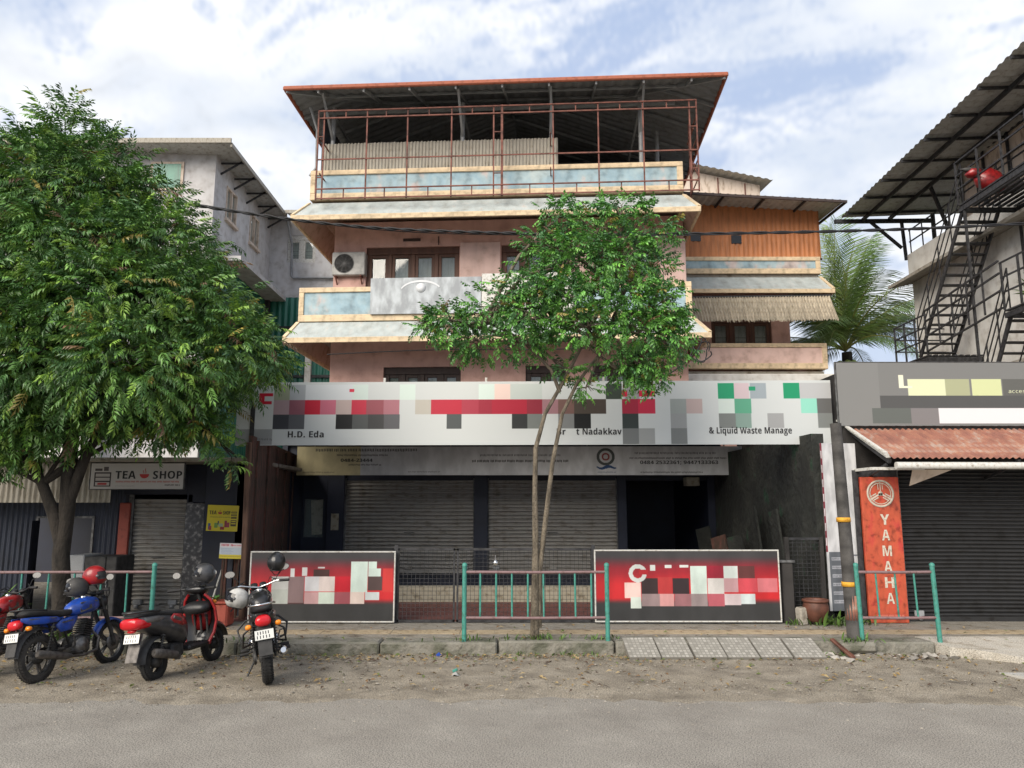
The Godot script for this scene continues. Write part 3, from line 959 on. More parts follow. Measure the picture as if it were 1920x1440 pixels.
func build_annex() -> void:
	var A := thing("annex_building", "pink rear annex with an orange corrugated top storey beside the main pink building", "building", Vector3(0, 0, -20.5))
	var st := S()
	wall(st, 3.9, 7.6, 0.0, 7.9, -0.2, 0.0, [[5.45, 7.1, 5.7, 6.75]])
	block(st, Vector3(7.4, 0, -6.0), Vector3(7.6, 7.9, -0.201))
	block(st, Vector3(3.9, 0, -6.0), Vector3(4.1, 7.9, -0.201))
	block(st, Vector3(4.101, 0, -6.0), Vector3(7.399, 7.9, -5.8))
	put("wall", st, M.pink, A)
	st = S()
	block(st, Vector3(4.101, 5.2, -2.0), Vector3(7.399, 7.8, -1.9))
	block(st, Vector3(4.101, 7.7, -1.899), Vector3(7.399, 7.85, -0.201))
	block(st, Vector3(4.101, 5.1, -1.899), Vector3(7.399, 5.25, -0.201))
	put("inner_wall", st, M.plaster, A)
	window(A, 5.45, 7.1, 5.7, 6.75, -0.08, 3, M.brown, 4)
	st = S()
	block(st, Vector3(4.0, 7.82, -5.8), Vector3(8.38, 7.9, 0.2))
	put("floor_slab", st, M.concrete, A)
	st = S()
	corrugated(st, Vector3(3.95, 8.43, 0.0), Vector3(4.62, 0.0, 0), Vector3(0, 1.62, 0), 0.13, 0.013, 4, 0.0, 0.0, 0.07)
	corrugated(st, Vector3(8.57, 8.43, 0.0), Vector3(0, 0, -5.5), Vector3(0, 1.5, 0), 0.13, 0.013, 4)
	put("orange_cladding", st, M.orange_sheet, A)
	for p in [Vector2(5.13, 9.03), Vector2(6.26, 8.96)]:
		st = S()
		block(st, Vector3(p.x - 0.15, p.y - 0.12, -0.02), Vector3(p.x + 0.13, p.y + 0.12, 0.022))
		put("dark_hole_panel", st, M.visor, A)  # solid black box painting in the dark of a square hole
	st = S()
	block(st, Vector3(3.95, 8.36, -0.03), Vector3(8.6, 8.42, 0.04), 0.01)
	put("base_rail", st, M.dark_brown, A)
	st = S()
	corrugated(st, Vector3(3.6, 10.02, 0.95), Vector3(5.35, -0.30, 0), Vector3(0, 0.35, -6.5), 0.2, 0.018, 4)
	var rf := put("roof", st, M.roof_sheet, A)
	st = S()
	bar(st, Vector3(3.6, 9.98, 0.95), Vector3(8.98, 9.68, 0.95), 0.07, 0.04)
	bar(st, Vector3(8.96, 9.68, 0.95), Vector3(8.96, 10.0, -5.5), 0.07, 0.04)
	put("fascia", st, M.dark_brown, rf)
	for x in [4.6, 5.7, 6.8, 7.9]:
		st = S()
		bar(st, Vector3(x, 9.98 - 0.056 * (x - 3.6), 0.9), Vector3(x, 10.22 - 0.056 * (x - 3.6), -3.5), 0.06, 0.04)
		put("rafter", st, M.black_steel, rf)
	parapet(A, 4.0, 8.42, 7.92, 8.34, 0.25, -5.0, M.blue)
	sunshade(A, 4.0, 8.40, 0.3, 7.78, 3.9, 8.46, 1.0, 7.24, -5.0, false)
	st = S()
	corrugated(st, Vector3(4.55, 6.98, 1.1), Vector3(3.72, 0.05, 0), Vector3(0.03, -0.78, 0.42), 0.075, 0.018, 6, 0.12)
	put("skirt_sheet", st, M.thatch_sheet, A)
	st = S()
	bar(st, Vector3(4.5, 7.0, 1.09), Vector3(8.3, 7.05, 1.09), 0.04, 0.04)
	for x in [4.7, 6.4, 8.1]: bar(st, Vector3(x, 7.02, 1.05), Vector3(x, 7.2, 0.3), 0.03, 0.03)
	put("skirt_rail", st, M.black_steel, A)
	st = S()
	block(st, Vector3(3.9, 5.0, 0.001), Vector3(8.2, 5.12, 0.62))
	put("balcony_floor", st, M.concrete, A)
	parapet(A, 3.95, 8.25, 5.20, 5.82, 0.72, -3.0, M.pale_pink)
	st = S()
	block(st, Vector3(3.85, 4.7, 0.2), Vector3(8.35, 5.0, 0.95), 0.02)
	put("ledge", st, M.white_wall, A)
	# further roof seen behind
	var K := thing("rear_building", "beige metal-roofed building top behind the orange annex", "building", Vector3(0, 0, -24.5))
	st = S()
	block(st, Vector3(3.5, 0, -5), Vector3(8.0, 11.5, -0.1))
	put("wall", st, M.cream, K)
	st = S()
	corrugated(st, Vector3(3.5, 13.35, 0.6), Vector3(5.1, -1.12, 0), Vector3(0, 0.5, -5), 0.25, 0.02, 4)
	var r2 := put("roof", st, M.grey_sheet, K)
	st = S()
	var poly := PackedVector2Array([Vector2(3.5, 11.5), Vector2(8.3, 11.5), Vector2(8.3, 12.25), Vector2(3.5, 13.3)])
	extrude(st, poly, 0.06, Transform3D(Basis.IDENTITY, Vector3(0, 0, 0.1)))
	put("gable", st, M.cream, r2)
	for x in [4.6, 5.7, 6.9, 7.8]:
		st = S()
		bar(st, Vector3(x, 11.5, 0.15), Vector3(x, 13.25 - 0.22 * (x - 3.5), 0.15), 0.05, 0.03)
		put("batten", st, M.rust_red, r2)

func build_left_building() -> void:
	var A := thing("grey_building", "grey plastered building with a long lean-to roof behind the big left tree", "building")
	var st := S()
	var z0 := -22.0
	var z1 := -27.4
	block(st, Vector3(-16.0, 9.2, z0 - 0.25), Vector3(-9.25, 12.25, z0))
	# side wall with its two windows, built across z
	for s in [[-22.0, -22.95, 9.2, 12.3], [-22.95, -23.85, 9.2, 10.55], [-22.95, -23.85, 11.62, 12.3], [-23.85, -25.15, 9.2, 12.3], [-25.15, -26.05, 9.2, 10.55], [-25.15, -26.05, 11.62, 12.3], [-26.05, -27.4, 9.2, 12.3]]:
		block(st, Vector3(-9.249, s[2], s[1]), Vector3(-9.0, s[3], s[0]))
	wall(st, -9.0, -5.0, 9.2, 12.3, z1 - 0.25, z1, [[-8.35, -7.3, 10.55, 11.6]])
	put("wall", st, M.grey_wall, A)
	st = S()
	block(st, Vector3(-12.0, 9.2, -27.6), Vector3(-10.5, 12.2, -22.4))
	block(st, Vector3(-9.0, 9.2, -29.0), Vector3(-5.0, 12.2, -28.6))
	put("inner_wall", st, M.plaster, A)
	for zc in [-23.4, -25.6]:
		st = S()
		for s in [[-0.45, -0.39], [-0.03, 0.03], [0.39, 0.45]]: block(st, Vector3(-9.06, 10.55, zc + s[0]), Vector3(-8.97, 11.62, zc + s[1]))
		for y in [[10.55, 10.61], [11.56, 11.62]]: block(st, Vector3(-9.06, y[0], zc - 0.449), Vector3(-8.972, y[1], zc + 0.449))
		block(st, Vector3(-9.0, 10.46, zc - 0.5), Vector3(-8.9, 10.549, zc + 0.5))
		var w := put("window", st, M.cream, A)
		st = S()
		block(st, Vector3(-9.05, 10.61, zc - 0.39), Vector3(-9.044, 11.56, zc + 0.39))
		put("pane", st, M.glass, w)
		st = S()
		block(st, Vector3(-9.22, 10.6, zc - 0.4), Vector3(-9.2, 11.5, zc + 0.15))
		put("curtain", st, M.curtain, w)
	window(A, -8.35, -7.3, 10.55, 11.6, z1 - 0.06, 2, M.frame_white, 3)
	st = S()
	block(st, Vector3(-10.95, 11.05, z0 + 0.002), Vector3(-9.95, 11.95, z0 + 0.05))
	var fw := put("window_frame", st, M.cream, A)
	st = S()
	block(st, Vector3(-10.87, 11.12, z0 + 0.04), Vector3(-10.03, 11.88, z0 + 0.055))
	put("pane", st, M.green_sheet, fw)
	# roof
	st = S()
	corrugated(st, Vector3(-17, 12.35, z0 + 0.75), Vector3(8.7, -0.16, 0), Vector3(0, 0.0, -6.2), 0.25, 0.02, 4)
	corrugated(st, Vector3(-8.32, 12.18, z0 + 0.75), Vector3(0, 0.0, -6.3), Vector3(-3.5, 0.10, 0), 0.2, 0.02, 4)
	corrugated(st, Vector3(-8.32, 12.2, z1 + 0.9), Vector3(4.2, 0, 0), Vector3(0, 0.5, -3.0), 0.2, 0.02, 4)
	var rf := put("roof", st, M.roof_sheet, A)
	st = S()
	block(st, Vector3(-17, 12.2, z0 + 0.72), Vector3(-8.28, 12.36, z0 + 0.78), 0.01)
	block(st, Vector3(-8.32, 12.1, z1 + 0.5), Vector3(-8.26, 12.24, z0 + 0.719), 0.01)
	block(st, Vector3(-8.25, 12.1, z1 + 0.86), Vector3(-4.2, 12.24, z1 + 0.92), 0.01)
	put("fascia", st, M.grey_sheet, rf)
	for k in 5:
		st = S()
		var z := z0 - 0.4 - 1.15 * k
		bar(st, Vector3(-9.0, 11.75, z), Vector3(-8.35, 12.15, z), 0.05, 0.05)
		bar(st, Vector3(-9.0, 12.1, z), Vector3(-8.3, 12.1, z), 0.05, 0.05)
		put("bracket", st, M.black_steel, rf)
	st = S()
	tube(st, [Vector3(-8.28, 12.1, z1 + 0.4), Vector3(-8.2, 11.6, z1 + 0.3), Vector3(-8.15, 11.2, z1 + 0.12), Vector3(-8.13, 10.0, z1 + 0.08), Vector3(-8.05, 9.93, z1 + 0.08), Vector3(-5.2, 9.95, z1 + 0.08)], 0.045, 8)
	put("downpipe", st, M.steel, A)
	# lower storeys: sunshade, dark openings and green sheeting
	st = S()
	block(st, Vector3(-8.999, 9.05, z1 + 0.001), Vector3(-8.3, 9.2, z0 - 0.6))
	put("lintel_shade", st, M.grey_wall, A)
	st = S()
	corrugated(st, Vector3(-9.0, 0.0, z0), Vector3(0, 0, z1 - z0), Vector3(0, 9.1, 0), 0.22, 0.02, 4)
	corrugated(st, Vector3(-9.0, 0.0, z1 + 0.05), Vector3(4.2, 0, 0), Vector3(0, 9.2, 0), 0.22, 0.02, 4)
	put("green_sheeting", st, M.green_sheet, A)
	st = S()
	block(st, Vector3(-16, 0, z0 - 0.2), Vector3(-9.01, 9.19, z0 - 0.05))
	put("lower_wall", st, M.grey_wall, A)
	for x in [-8.95, -7.35, -5.7]:
		st = S()
		block(st, Vector3(x - 0.11, 0, z1 + 0.08), Vector3(x + 0.11, 7.4 if x > -8 else 9.2, z1 + 0.26), 0.02)
		put("post", st, M.white_wall if x < -7 and x > -8 else M.black_steel, A)
	for y in [3.5, 6.2, 8.0]:
		st = S()
		block(st, Vector3(-8.98, y, z1 + 0.08), Vector3(-5.0, y + 0.1, z1 + 0.14))
		put("rail", st, M.black_steel, A)
	# neighbouring pale building further left
	A = thing("pale_building", "pale far building hardly seen through the crown of the left tree", "building", Vector3(-15.0, 0, -21.0))
	st = S()
	wall(st, -5, 3.2, 0, 7.0, -4, 0.0, [])
	put("wall", st, M.white_wall, A)
	for k in 4:
		st = S()
		block(st, Vector3(-4.4 + 1.9 * k, 4.6, 0.002), Vector3(-3.3 + 1.9 * k, 6.0, 0.05))
		put("window", st, M.dark_brown, A)

func build_right_building() -> void:
	var A := thing("white_building", "white building with outside steel stairs under a huge sloping sheet roof", "building")
	var st := S()
	block(st, Vector3(10.9, 0, -20.2), Vector3(14.5, 7.9, -9.0))
	put("wall", st, M.white_wall, A)
	st = S()
	block(st, Vector3(11.15, 8.45, -18.0), Vector3(14.5, 10.1, -9.0))
	put("upper_wall", st, M.cream, A)
	st = S()   # floor edge with sloping sunshade and its parapet
	var a := PackedVector2Array([Vector2(10.3, 7.48), Vector2(10.3, 7.56), Vector2(10.92, 7.86), Vector2(11.3, 7.86), Vector2(11.3, 7.7), Vector2(10.92, 7.62)])
	extrude(st, a, 11.3, Transform3D(Basis.IDENTITY, Vector3(0, 0, -14.7)))
	put("sunshade", st, M.concrete, A)
	st = S()
	block(st, Vector3(10.84, 7.861, -20.25), Vector3(10.98, 8.42, -9.0), 0.01)
	block(st, Vector3(10.981, 7.861, -20.25), Vector3(14.5, 8.42, -20.1), 0.01)
	put("parapet", st, M.white_wall, A)
	st = S()
	a = PackedVector2Array([Vector2(10.2, 4.2), Vector2(10.2, 4.28), Vector2(10.92, 4.75), Vector2(10.92, 4.4)])
	extrude(st, a, 11.0, Transform3D(Basis.IDENTITY, Vector3(0, 0, -14.7)))
	put("lower_sunshade", st, M.concrete, A)
	for s in [[-19.2, 3.0, 4.1], [-12.5, 5.6, 7.0]]:
		st = S()
		block(st, Vector3(10.87, s[1], s[0] - 0.6), Vector3(10.905, s[2], s[0] + 0.6), 0.01)
		put("window", st, M.dark_brown, A)
	st = S()
	for k in 10:
		var z := -17.95 + 0.9 * k
		bar(st, Vector3(11.1, 8.43, z), Vector3(11.1, 10.2, z), 0.05, 0.05)
	for y in [8.9, 9.4, 9.9]: bar(st, Vector3(11.1, y, -17.98), Vector3(11.1, y, -9.0), 0.04, 0.04)
	put("wall_frame", st, M.black_steel, A)
	# roof
	var R := node("roof", A)
	st = S()
	corrugated(st, Vector3(9.28, 9.68, -20.75), Vector3(0, 0.40, 12.2), Vector3(5.5, 0.2, 0), 0.22, 0.02, 4)
	put("roof_sheet", st, M.roof_sheet, R)
	for k in 12:
		st = S()
		var z := -20.3 + 1.02 * k
		bar(st, Vector3(9.29, 9.62 + 0.0328 * (z + 20.75), z), Vector3(12.0, 9.72 + 0.0328 * (z + 20.75), z), 0.06, 0.04)
		put("purlin", st, M.black_steel, R)
	for x in [9.9, 10.65]:
		st = S()
		bar(st, Vector3(x, 9.57 + (x - 9.05) * 0.036, -20.7), Vector3(x, 9.97 + (x - 9.05) * 0.036, -8.6), 0.1, 0.05)
		put("beam", st, M.black_steel, R)
	st = S()
	bar(st, Vector3(9.12, 9.57, -20.72), Vector3(11.9, 9.60, -20.72), 0.11, 0.08)
	put("end_beam", st, M.black_steel, R)
	for s in [[11.0, 8.4, 10.95, 9.56, -20.6], [10.9, 8.75, 10.05, 9.54, -20.6], [11.1, 8.45, 10.7, 9.7, -18.6], [11.6, 8.42, 11.6, 9.6, -20.2]]:
		st = S()
		bar(st, Vector3(s[0], s[1], s[4]), Vector3(s[2], s[3], s[4]), 0.07, 0.07)
		put("strut", st, M.black_steel, R)
	st = S()
	for k in 9: bar(st, Vector3(10.91, 8.42, -20.15 + 0.62 * k), Vector3(10.91, 9.1, -20.15 + 0.62 * k), 0.025, 0.025)
	for y in [8.78, 9.1]: bar(st, Vector3(10.91, y, -20.2), Vector3(10.91, y, -15.2), 0.03, 0.03)
	put("terrace_railing", st, M.black_steel, A)
	# stairs
	var T := thing("steel_staircase", "black steel fire stairs zigzagging up the white wall", "staircase")
	flight(T, Vector3(9.75, 5.12, -18.0), Vector3(9.75, 8.02, -15.75), 0.78, 15)
	flight(T, Vector3(9.75, 2.6, -16.3), Vector3(9.75, 5.30, -14.6), 0.78, 14)
	for L in [[-18.9, -17.4, 5.08], [-15.75, -13.4, 8.02], [-14.6, -13.0, 5.40]]:
		st = S()
		for k in 9: bar(st, Vector3(9.66 + 0.148 * k, L[2] - 0.015, L[0] + 0.01), Vector3(9.66 + 0.148 * k, L[2] - 0.015, L[1] - 0.01), 0.03, 0.07)
		for x in [9.65, 10.85]: bar(st, Vector3(x, L[2] - 0.11, L[0]), Vector3(x, L[2] - 0.11, L[1]), 0.1, 0.05)
		for k in 2: bar(st, Vector3(9.62, L[2] - 0.11, lerpf(L[0] + 0.03, L[1] - 0.03, k)), Vector3(10.89, L[2] - 0.11, lerpf(L[0] + 0.03, L[1] - 0.03, k)), 0.1, 0.05)
		put("landing", st, M.black_steel, T)
		st = S()
		for k in 4: bar(st, Vector3(9.62, L[2], lerpf(L[0] + 0.03, L[1] - 0.03, k / 3.0)), Vector3(9.62, L[2] + 0.95, lerpf(L[0] + 0.03, L[1] - 0.03, k / 3.0)), 0.035, 0.035)
		for y in [0.35, 0.65, 0.95]: bar(st, Vector3(9.62, L[2] + y, L[0]), Vector3(9.62, L[2] + y, L[1]), 0.03, 0.03)
		if L[0] < -18.0:
			for y in [0.35, 0.65, 0.95]: bar(st, Vector3(9.6, L[2] + y, L[0] + 0.02), Vector3(10.88, L[2] + y, L[0] + 0.02), 0.03, 0.03)
		put("railing", st, M.black_steel, T)
	for p in [Vector3(9.66, 8.0, -15.6), Vector3(9.66, 8.0, -13.5), Vector3(10.82, 8.0, -15.6), Vector3(9.66, 5.0, -18.8), Vector3(9.66, 5.0, -17.5)]:
		st = S()
		bar(st, Vector3(p.x, 0, p.z), p, 0.045, 0.045)
		put("post", st, M.black_steel, T)
	st = S()   # slanting rails of the walkway between the landings
	for y in [0.05, 0.4, 0.75, 1.0]: bar(st, Vector3(9.6, 5.1 + y, -17.4), Vector3(9.6, 5.4 + y, -14.6), 0.035, 0.035)
	for k in 5: bar(st, Vector3(9.6, 5.16 + 0.07 * k, -17.4 + 0.56 * k), Vector3(9.6, 6.1 + 0.07 * k, -17.4 + 0.56 * k), 0.03, 0.03)
	put("slanting_rail", st, M.black_steel, T)
	air_conditioner("grey outdoor cooling unit on the white wall below the top stair landing", Vector3(10.75, 6.55, -15.1), -PI / 2, Vector3.ZERO, 0.8)
	# things on the landings
	var G := thing("cloth_bundle", "bright red bundle with grey cloth on the top stair landing", "bundle", Vector3(9.95, 8.03, -15.1))
	st = S()
	loft(st, [[-0.34, 0.30, 0.02, 0.02], [-0.26, 0.28, 0.14, 0.13], [-0.05, 0.30, 0.24, 0.18], [0.14, 0.26, 0.2, 0.17], [0.3, 0.2, 0.1, 0.1], [0.34, 0.2, 0.01, 0.01]], 14)
	loft(st, [[-0.52, 0.40, 0.01, 0.02], [-0.42, 0.43, 0.09, 0.12], [-0.26, 0.42, 0.10, 0.14], [-0.16, 0.36, 0.03, 0.04]], 11)
	loft(st, [[-0.05, 0.12, 0.03, 0.05], [0.02, 0.13, 0.11, 0.2], [0.22, 0.1, 0.08, 0.17], [0.3, 0.08, 0.02, 0.05]], 11)
	put("red_cloth", st, M.red_paint, G)
	st = S()
	loft(st, [[0.1, 0.13, 0.02, 0.02], [0.2, 0.16, 0.15, 0.2], [0.45, 0.18, 0.17, 0.22], [0.6, 0.14, 0.1, 0.14], [0.66, 0.12, 0.01, 0.01]], 12)
	loft(st, [[-0.62, 0.52, 0.01, 0.01], [-0.45, 0.5, 0.06, 0.07], [-0.2, 0.5, 0.05, 0.08], [-0.1, 0.5, 0.01, 0.01]], 10)
	put("grey_cloth", st, M.dusty_plastic, G)
	plant_pot("potted_plant", "bushy green plant in a dark pot on the middle stair landing", Vector3(9.95, 5.41, -14.2), 0.14, 0.24, 46, 0.42, M.dusty_plastic, Color(0.12, 0.24, 0.03))

func flight(T: Node3D, a: Vector3, b: Vector3, w: float, n: int) -> void:
	for i in n:
		var p := a.lerp(b, (i + 0.5) / n)
		var st := S()
		block(st, Vector3(p.x + 0.03, p.y - 0.012, p.z - 0.085), Vector3(p.x + w - 0.03, p.y + 0.012, p.z + 0.085))
		put("tread", st, M.black_steel, T)
	for x in [0.0, w]:
		var st := S()
		bar(st, a + Vector3(x, 0, 0), b + Vector3(x, 0, 0), 0.10, 0.035)
		put("stringer", st, M.black_steel, T)
		st = S()
		for y in [0.4, 0.68, 0.95]: bar(st, a + Vector3(x, y, 0), b + Vector3(x, y, 0), 0.02, 0.02)
		for k in 5: bar(st, a.lerp(b, k / 4.0) + Vector3(x, 0, 0), a.lerp(b, k / 4.0) + Vector3(x, 0.96, 0), 0.022, 0.022)
		put("handrail", st, M.black_steel, T)

func shutter(parent: Node3D, x0: float, x1: float, y0: float, y1: float, z: float, m: Material, pitch := 0.068) -> void:
	var st := S()
	st.set_smooth_group(0)
	var n := int((y1 - y0) / pitch)
	var prev := Vector2.INF
	for i in n:
		for q in [[0.0, -0.012], [0.06, 0.010], [0.2, 0.02], [0.45, 0.022], [0.66, 0.012], [0.76, -0.014]]:
			var p := Vector2(y0 + (i + q[0]) * pitch, z + q[1] * pitch / 0.068)
			if prev != Vector2.INF:
				for c in 10:
					var xa := lerpf(x0, x1, c / 10.0)
					var xb := lerpf(x0, x1, (c + 1) / 10.0)
					var wa := Vector3(xa, 0, 0) + dent(xa, prev.x)
					var wb := Vector3(xb, 0, 0) + dent(xb, prev.x)
					var wc := Vector3(xb, 0, 0) + dent(xb, p.x)
					var wd := Vector3(xa, 0, 0) + dent(xa, p.x)
					quad(st, wa + Vector3(0, prev.x, prev.y), wb + Vector3(0, prev.x, prev.y), wc + Vector3(0, p.x, p.y), wd + Vector3(0, p.x, p.y), Vector3.BACK)
			prev = p
	var o := put("shutter", st, m, parent)
	st = S()
	block(st, Vector3(x0, y0 - 0.02, z - 0.02), Vector3(x1, y0 + 0.055, z + 0.035), 0.006)
	block(st, Vector3((x0 + x1) / 2 - 0.07, y0 + 0.056, z + 0.01), Vector3((x0 + x1) / 2 + 0.07, y0 + 0.085, z + 0.05), 0.004)
	put("bottom_rail", st, m, o)
	st = S()
	for s in [[x0 - 0.05, x0 + 0.02], [x1 - 0.02, x1 + 0.05]]: block(st, Vector3(s[0], y0 - 0.02, z + 0.02), Vector3(s[1], y1, z + 0.06), 0.005)
	put("guide", st, M.galv, o)
	for s in [x0 + 0.16, x1 - 0.16]:
		st = S()
		block(st, Vector3(s - 0.06, y0 + 0.06, z + 0.015), Vector3(s + 0.06, y0 + 0.13, z + 0.05), 0.006)
		lathe(st, [Vector2(0, 0.0), Vector2(0.03, 0.0), Vector2(0.03, 0.018), Vector2(0, 0.018)], 12, Transform3D(Basis(Vector3.RIGHT, PI / 2), Vector3(s, y0 + 0.04, z + 0.055)))
		put("lock", st, M.steel, o)
	st = S()
	tube(st, [Vector3((x0 + x1) / 2 - 0.09, y0 + 0.72, z + 0.02), Vector3((x0 + x1) / 2 - 0.08, y0 + 0.72, z + 0.06), Vector3((x0 + x1) / 2 + 0.08, y0 + 0.72, z + 0.06), Vector3((x0 + x1) / 2 + 0.09, y0 + 0.72, z + 0.02)], 0.008, 6)
	put("pull_handle", st, M.galv, o)

func dent(x: float, y: float) -> Vector3:   # slack slats: small sag and dents
	return Vector3(0, 0.004 * sin(x * 2.3 + y * 1.1), 0.007 * nz.get_noise_2d(x * 60.0, y * 90.0))

func board_frame(parent: Node3D, w: float, h: float, m: Material, t := 0.025, d := 0.03) -> void:   # four edge strips round a board centred at the node, bottom at y 0
	for s in [[Vector3(-w / 2, h - t, -d), Vector3(w / 2, h, 0.006)], [Vector3(-w / 2, 0, -d), Vector3(w / 2, t, 0.006)], [Vector3(-w / 2, t + 0.001, -d), Vector3(-w / 2 + t, h - t - 0.001, 0.006)], [Vector3(w / 2 - t, t + 0.001, -d), Vector3(w / 2, h - t - 0.001, 0.006)]]:
		var st := S()
		block(st, s[0], s[1], 0.004)
		put("frame", st, m, parent)

func board_print(parent: Node3D, w: float, h: float, im: Image, rough := 0.4, t := 0.01) -> void:
	var st := S()
	block(st, Vector3(-w / 2 + t, t, -0.02), Vector3(w / 2 - t, h - t, -0.004))
	put("backing", st, M.galv, parent)
	st = S()
	panel(st, Vector3(-w / 2 + t, h - t, 0), Vector3(w / 2 - t, h - t, 0), Vector3(w / 2 - t, t, 0), Vector3(-w / 2 + t, t, 0))
	put("print", st, print_mat(im, rough), parent)

func wire_mesh(parent: Node3D, x0: float, x1: float, y0: float, y1: float, z: float, pitch: float, r: float, m: Material) -> void:
	var st := S()
	var n := int((x1 - x0) / pitch)
	for i in n + 1: bar(st, Vector3(lerpf(x0, x1, float(i) / n), y0, z), Vector3(lerpf(x0, x1, float(i) / n), y1, z), r, r)
	n = int((y1 - y0) / pitch)
	for i in n + 1: bar(st, Vector3(x0, lerpf(y0, y1, float(i) / n), z + r), Vector3(x1, lerpf(y0, y1, float(i) / n), z + r), r, r)
	put("wire_mesh", st, m, parent, "stuff")

func build_shopfront() -> void:
	var A := thing("shop_row", "row of shuttered shops with navy pillars on the ground floor of the pink building", "shop front", Vector3(0, 0, -14.4))
	var st := S()
	for s in [[-3.42, -3.10], [-0.70, -0.45], [1.95, 2.12], [3.62, 3.9]]:
		block(st, Vector3(s[0], 0.4, -0.3), Vector3(s[1], 2.75, 0.05), 0.008)
	block(st, Vector3(-3.42, 2.09, -0.25), Vector3(3.62, 2.75, -0.02))
	put("pillar", st, M.navy, A)
	shutter(A, -3.1, -0.70, 0.42, 2.13, -0.06, M.slat)
	shutter(A, -0.45, 1.95, 0.42, 2.13, -0.06, M.slat)
	# open bay on the right, dark inside
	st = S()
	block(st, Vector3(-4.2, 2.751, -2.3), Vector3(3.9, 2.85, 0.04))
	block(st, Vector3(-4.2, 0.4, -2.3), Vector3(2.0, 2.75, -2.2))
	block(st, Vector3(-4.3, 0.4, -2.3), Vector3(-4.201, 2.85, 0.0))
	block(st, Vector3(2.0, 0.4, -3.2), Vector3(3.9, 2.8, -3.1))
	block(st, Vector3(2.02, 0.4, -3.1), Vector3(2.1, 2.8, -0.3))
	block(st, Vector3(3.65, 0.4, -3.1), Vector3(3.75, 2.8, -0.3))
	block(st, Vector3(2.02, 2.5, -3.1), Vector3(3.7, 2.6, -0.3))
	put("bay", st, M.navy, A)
	st = S()
	block(st, Vector3(3.18, 1.98, 0.02), Vector3(3.42, 2.14, 0.3), 0.01)
	put("meter_box", st, M.riser, A)
	# glazed door on the left
	st = S()
	wall(st, -4.2, -3.421, 0.4, 2.75, -0.14, -0.06, [[-3.86, -3.5, 1.05, 1.75]])
	var dw := put("door", st, M.navy, A)
	st = S()
	block(st, Vector3(-3.86, 1.05, -0.11), Vector3(-3.5, 1.75, -0.105))
	put("pane", st, M.glass, dw)
	st = S()
	extrude(st, PackedVector2Array([Vector2(-3.76, 1.72), Vector2(-3.53, 1.74), Vector2(-3.53, 1.1), Vector2(-3.72, 1.09)]), 0.004, Transform3D(Basis.IDENTITY, Vector3(0, 0, -0.13)))
	put("paper", st, M.riser, dw)
	st = S()
	block(st, Vector3(-3.33, 1.18, 0.051), Vector3(-3.19, 1.48, 0.06))
	put("switch_box", st, M.riser, A)
	# veranda floor, riser, red forecourt
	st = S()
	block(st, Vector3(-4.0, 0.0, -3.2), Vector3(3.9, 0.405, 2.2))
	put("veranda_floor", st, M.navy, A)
	st = S()
	block(st, Vector3(-3.7, 0.16, 2.201), Vector3(3.75, 0.407, 2.36), 0.01)
	put("step", st, M.riser, A)
	st = S()
	block(st, Vector3(-3.6, 0.1, 2.361), Vector3(3.8, 0.175, 4.30))
	put("forecourt", st, M.floor_red, A)
	# canopy over the forecourt, unseen; front edge cut back to let sky light in
	st = S()
	corrugated(st, Vector3(-4.1, 3.08, 2.6), Vector3(8.2, 0.03, 0), Vector3(0, 0.2, -3.1), 0.15, 0.018, 4)
	put("unseen_canopy", st, M.roof_sheet, A)
	for x in [-3.6, -0.6, 1.6, 4.05]:
		st = S()
		bar(st, Vector3(x, 0.16 if absf(x) > 3.0 else 2.9, 3.78), Vector3(x, 3.0, 3.78), 0.06, 0.06)
		if absf(x) > 3.0: bar(st, Vector3(x, 2.97, 3.78), Vector3(x, 3.0, 0.0), 0.06, 0.06)
		put("post", st, M.black_steel, A)
	st = S()
	bar(st, Vector3(-4.0, 2.94, 3.70), Vector3(4.2, 2.94, 3.70), 0.06, 0.05)
	put("beam", st, M.black_steel, A)
	# side walls
	var W := thing("board_wall", "dark weathered board wall on the left side of the forecourt", "wall", Vector3.ZERO)
	st = S()
	bar(st, Vector3(-3.52, 1.35, -10.35), Vector3(-4.02, 1.35, -14.3), 2.4, 0.06)
	put("boards", st, M.old_boards, W)
	for k in 5:
		st = S()
		var p := Vector3(-3.47, 0, -10.35).lerp(Vector3(-3.97, 0, -14.3), (k + 0.3) / 5.0)
		bar(st, Vector3(p.x, 0.18, p.z), Vector3(p.x, 2.5, p.z), 0.05, 0.04)
		put("batten", st, M.old_boards, W)
	W = thing("mossy_wall", "tall dark mossy boundary wall on the right side of the forecourt", "wall", Vector3.ZERO)
	st = S()
	bar(st, Vector3(4.0, 1.3, -10.05), Vector3(3.82, 1.3, -14.3), 2.5, 0.16)
	put("wall", st, M.mossy, W)
	var lay := []
	for k in 5:
		st = S()
		var z := -10.9 - 0.75 * k
		var hgt := 1.55 - 0.13 * k + 0.2 * sin(k * 2.0)
		bar(st, Vector3(3.80 - 0.06 * k, 0.17, z), Vector3(3.72 - 0.07 * k, hgt, z - 0.2), 0.34, 0.03)
		put("leaning_sheet", st, M.old_boards if k == 3 else M.mossy, W)
	# long name board on top (the print is blurred in blocks)
	var im := pic(1120, 126, c8(196, 200, 199))
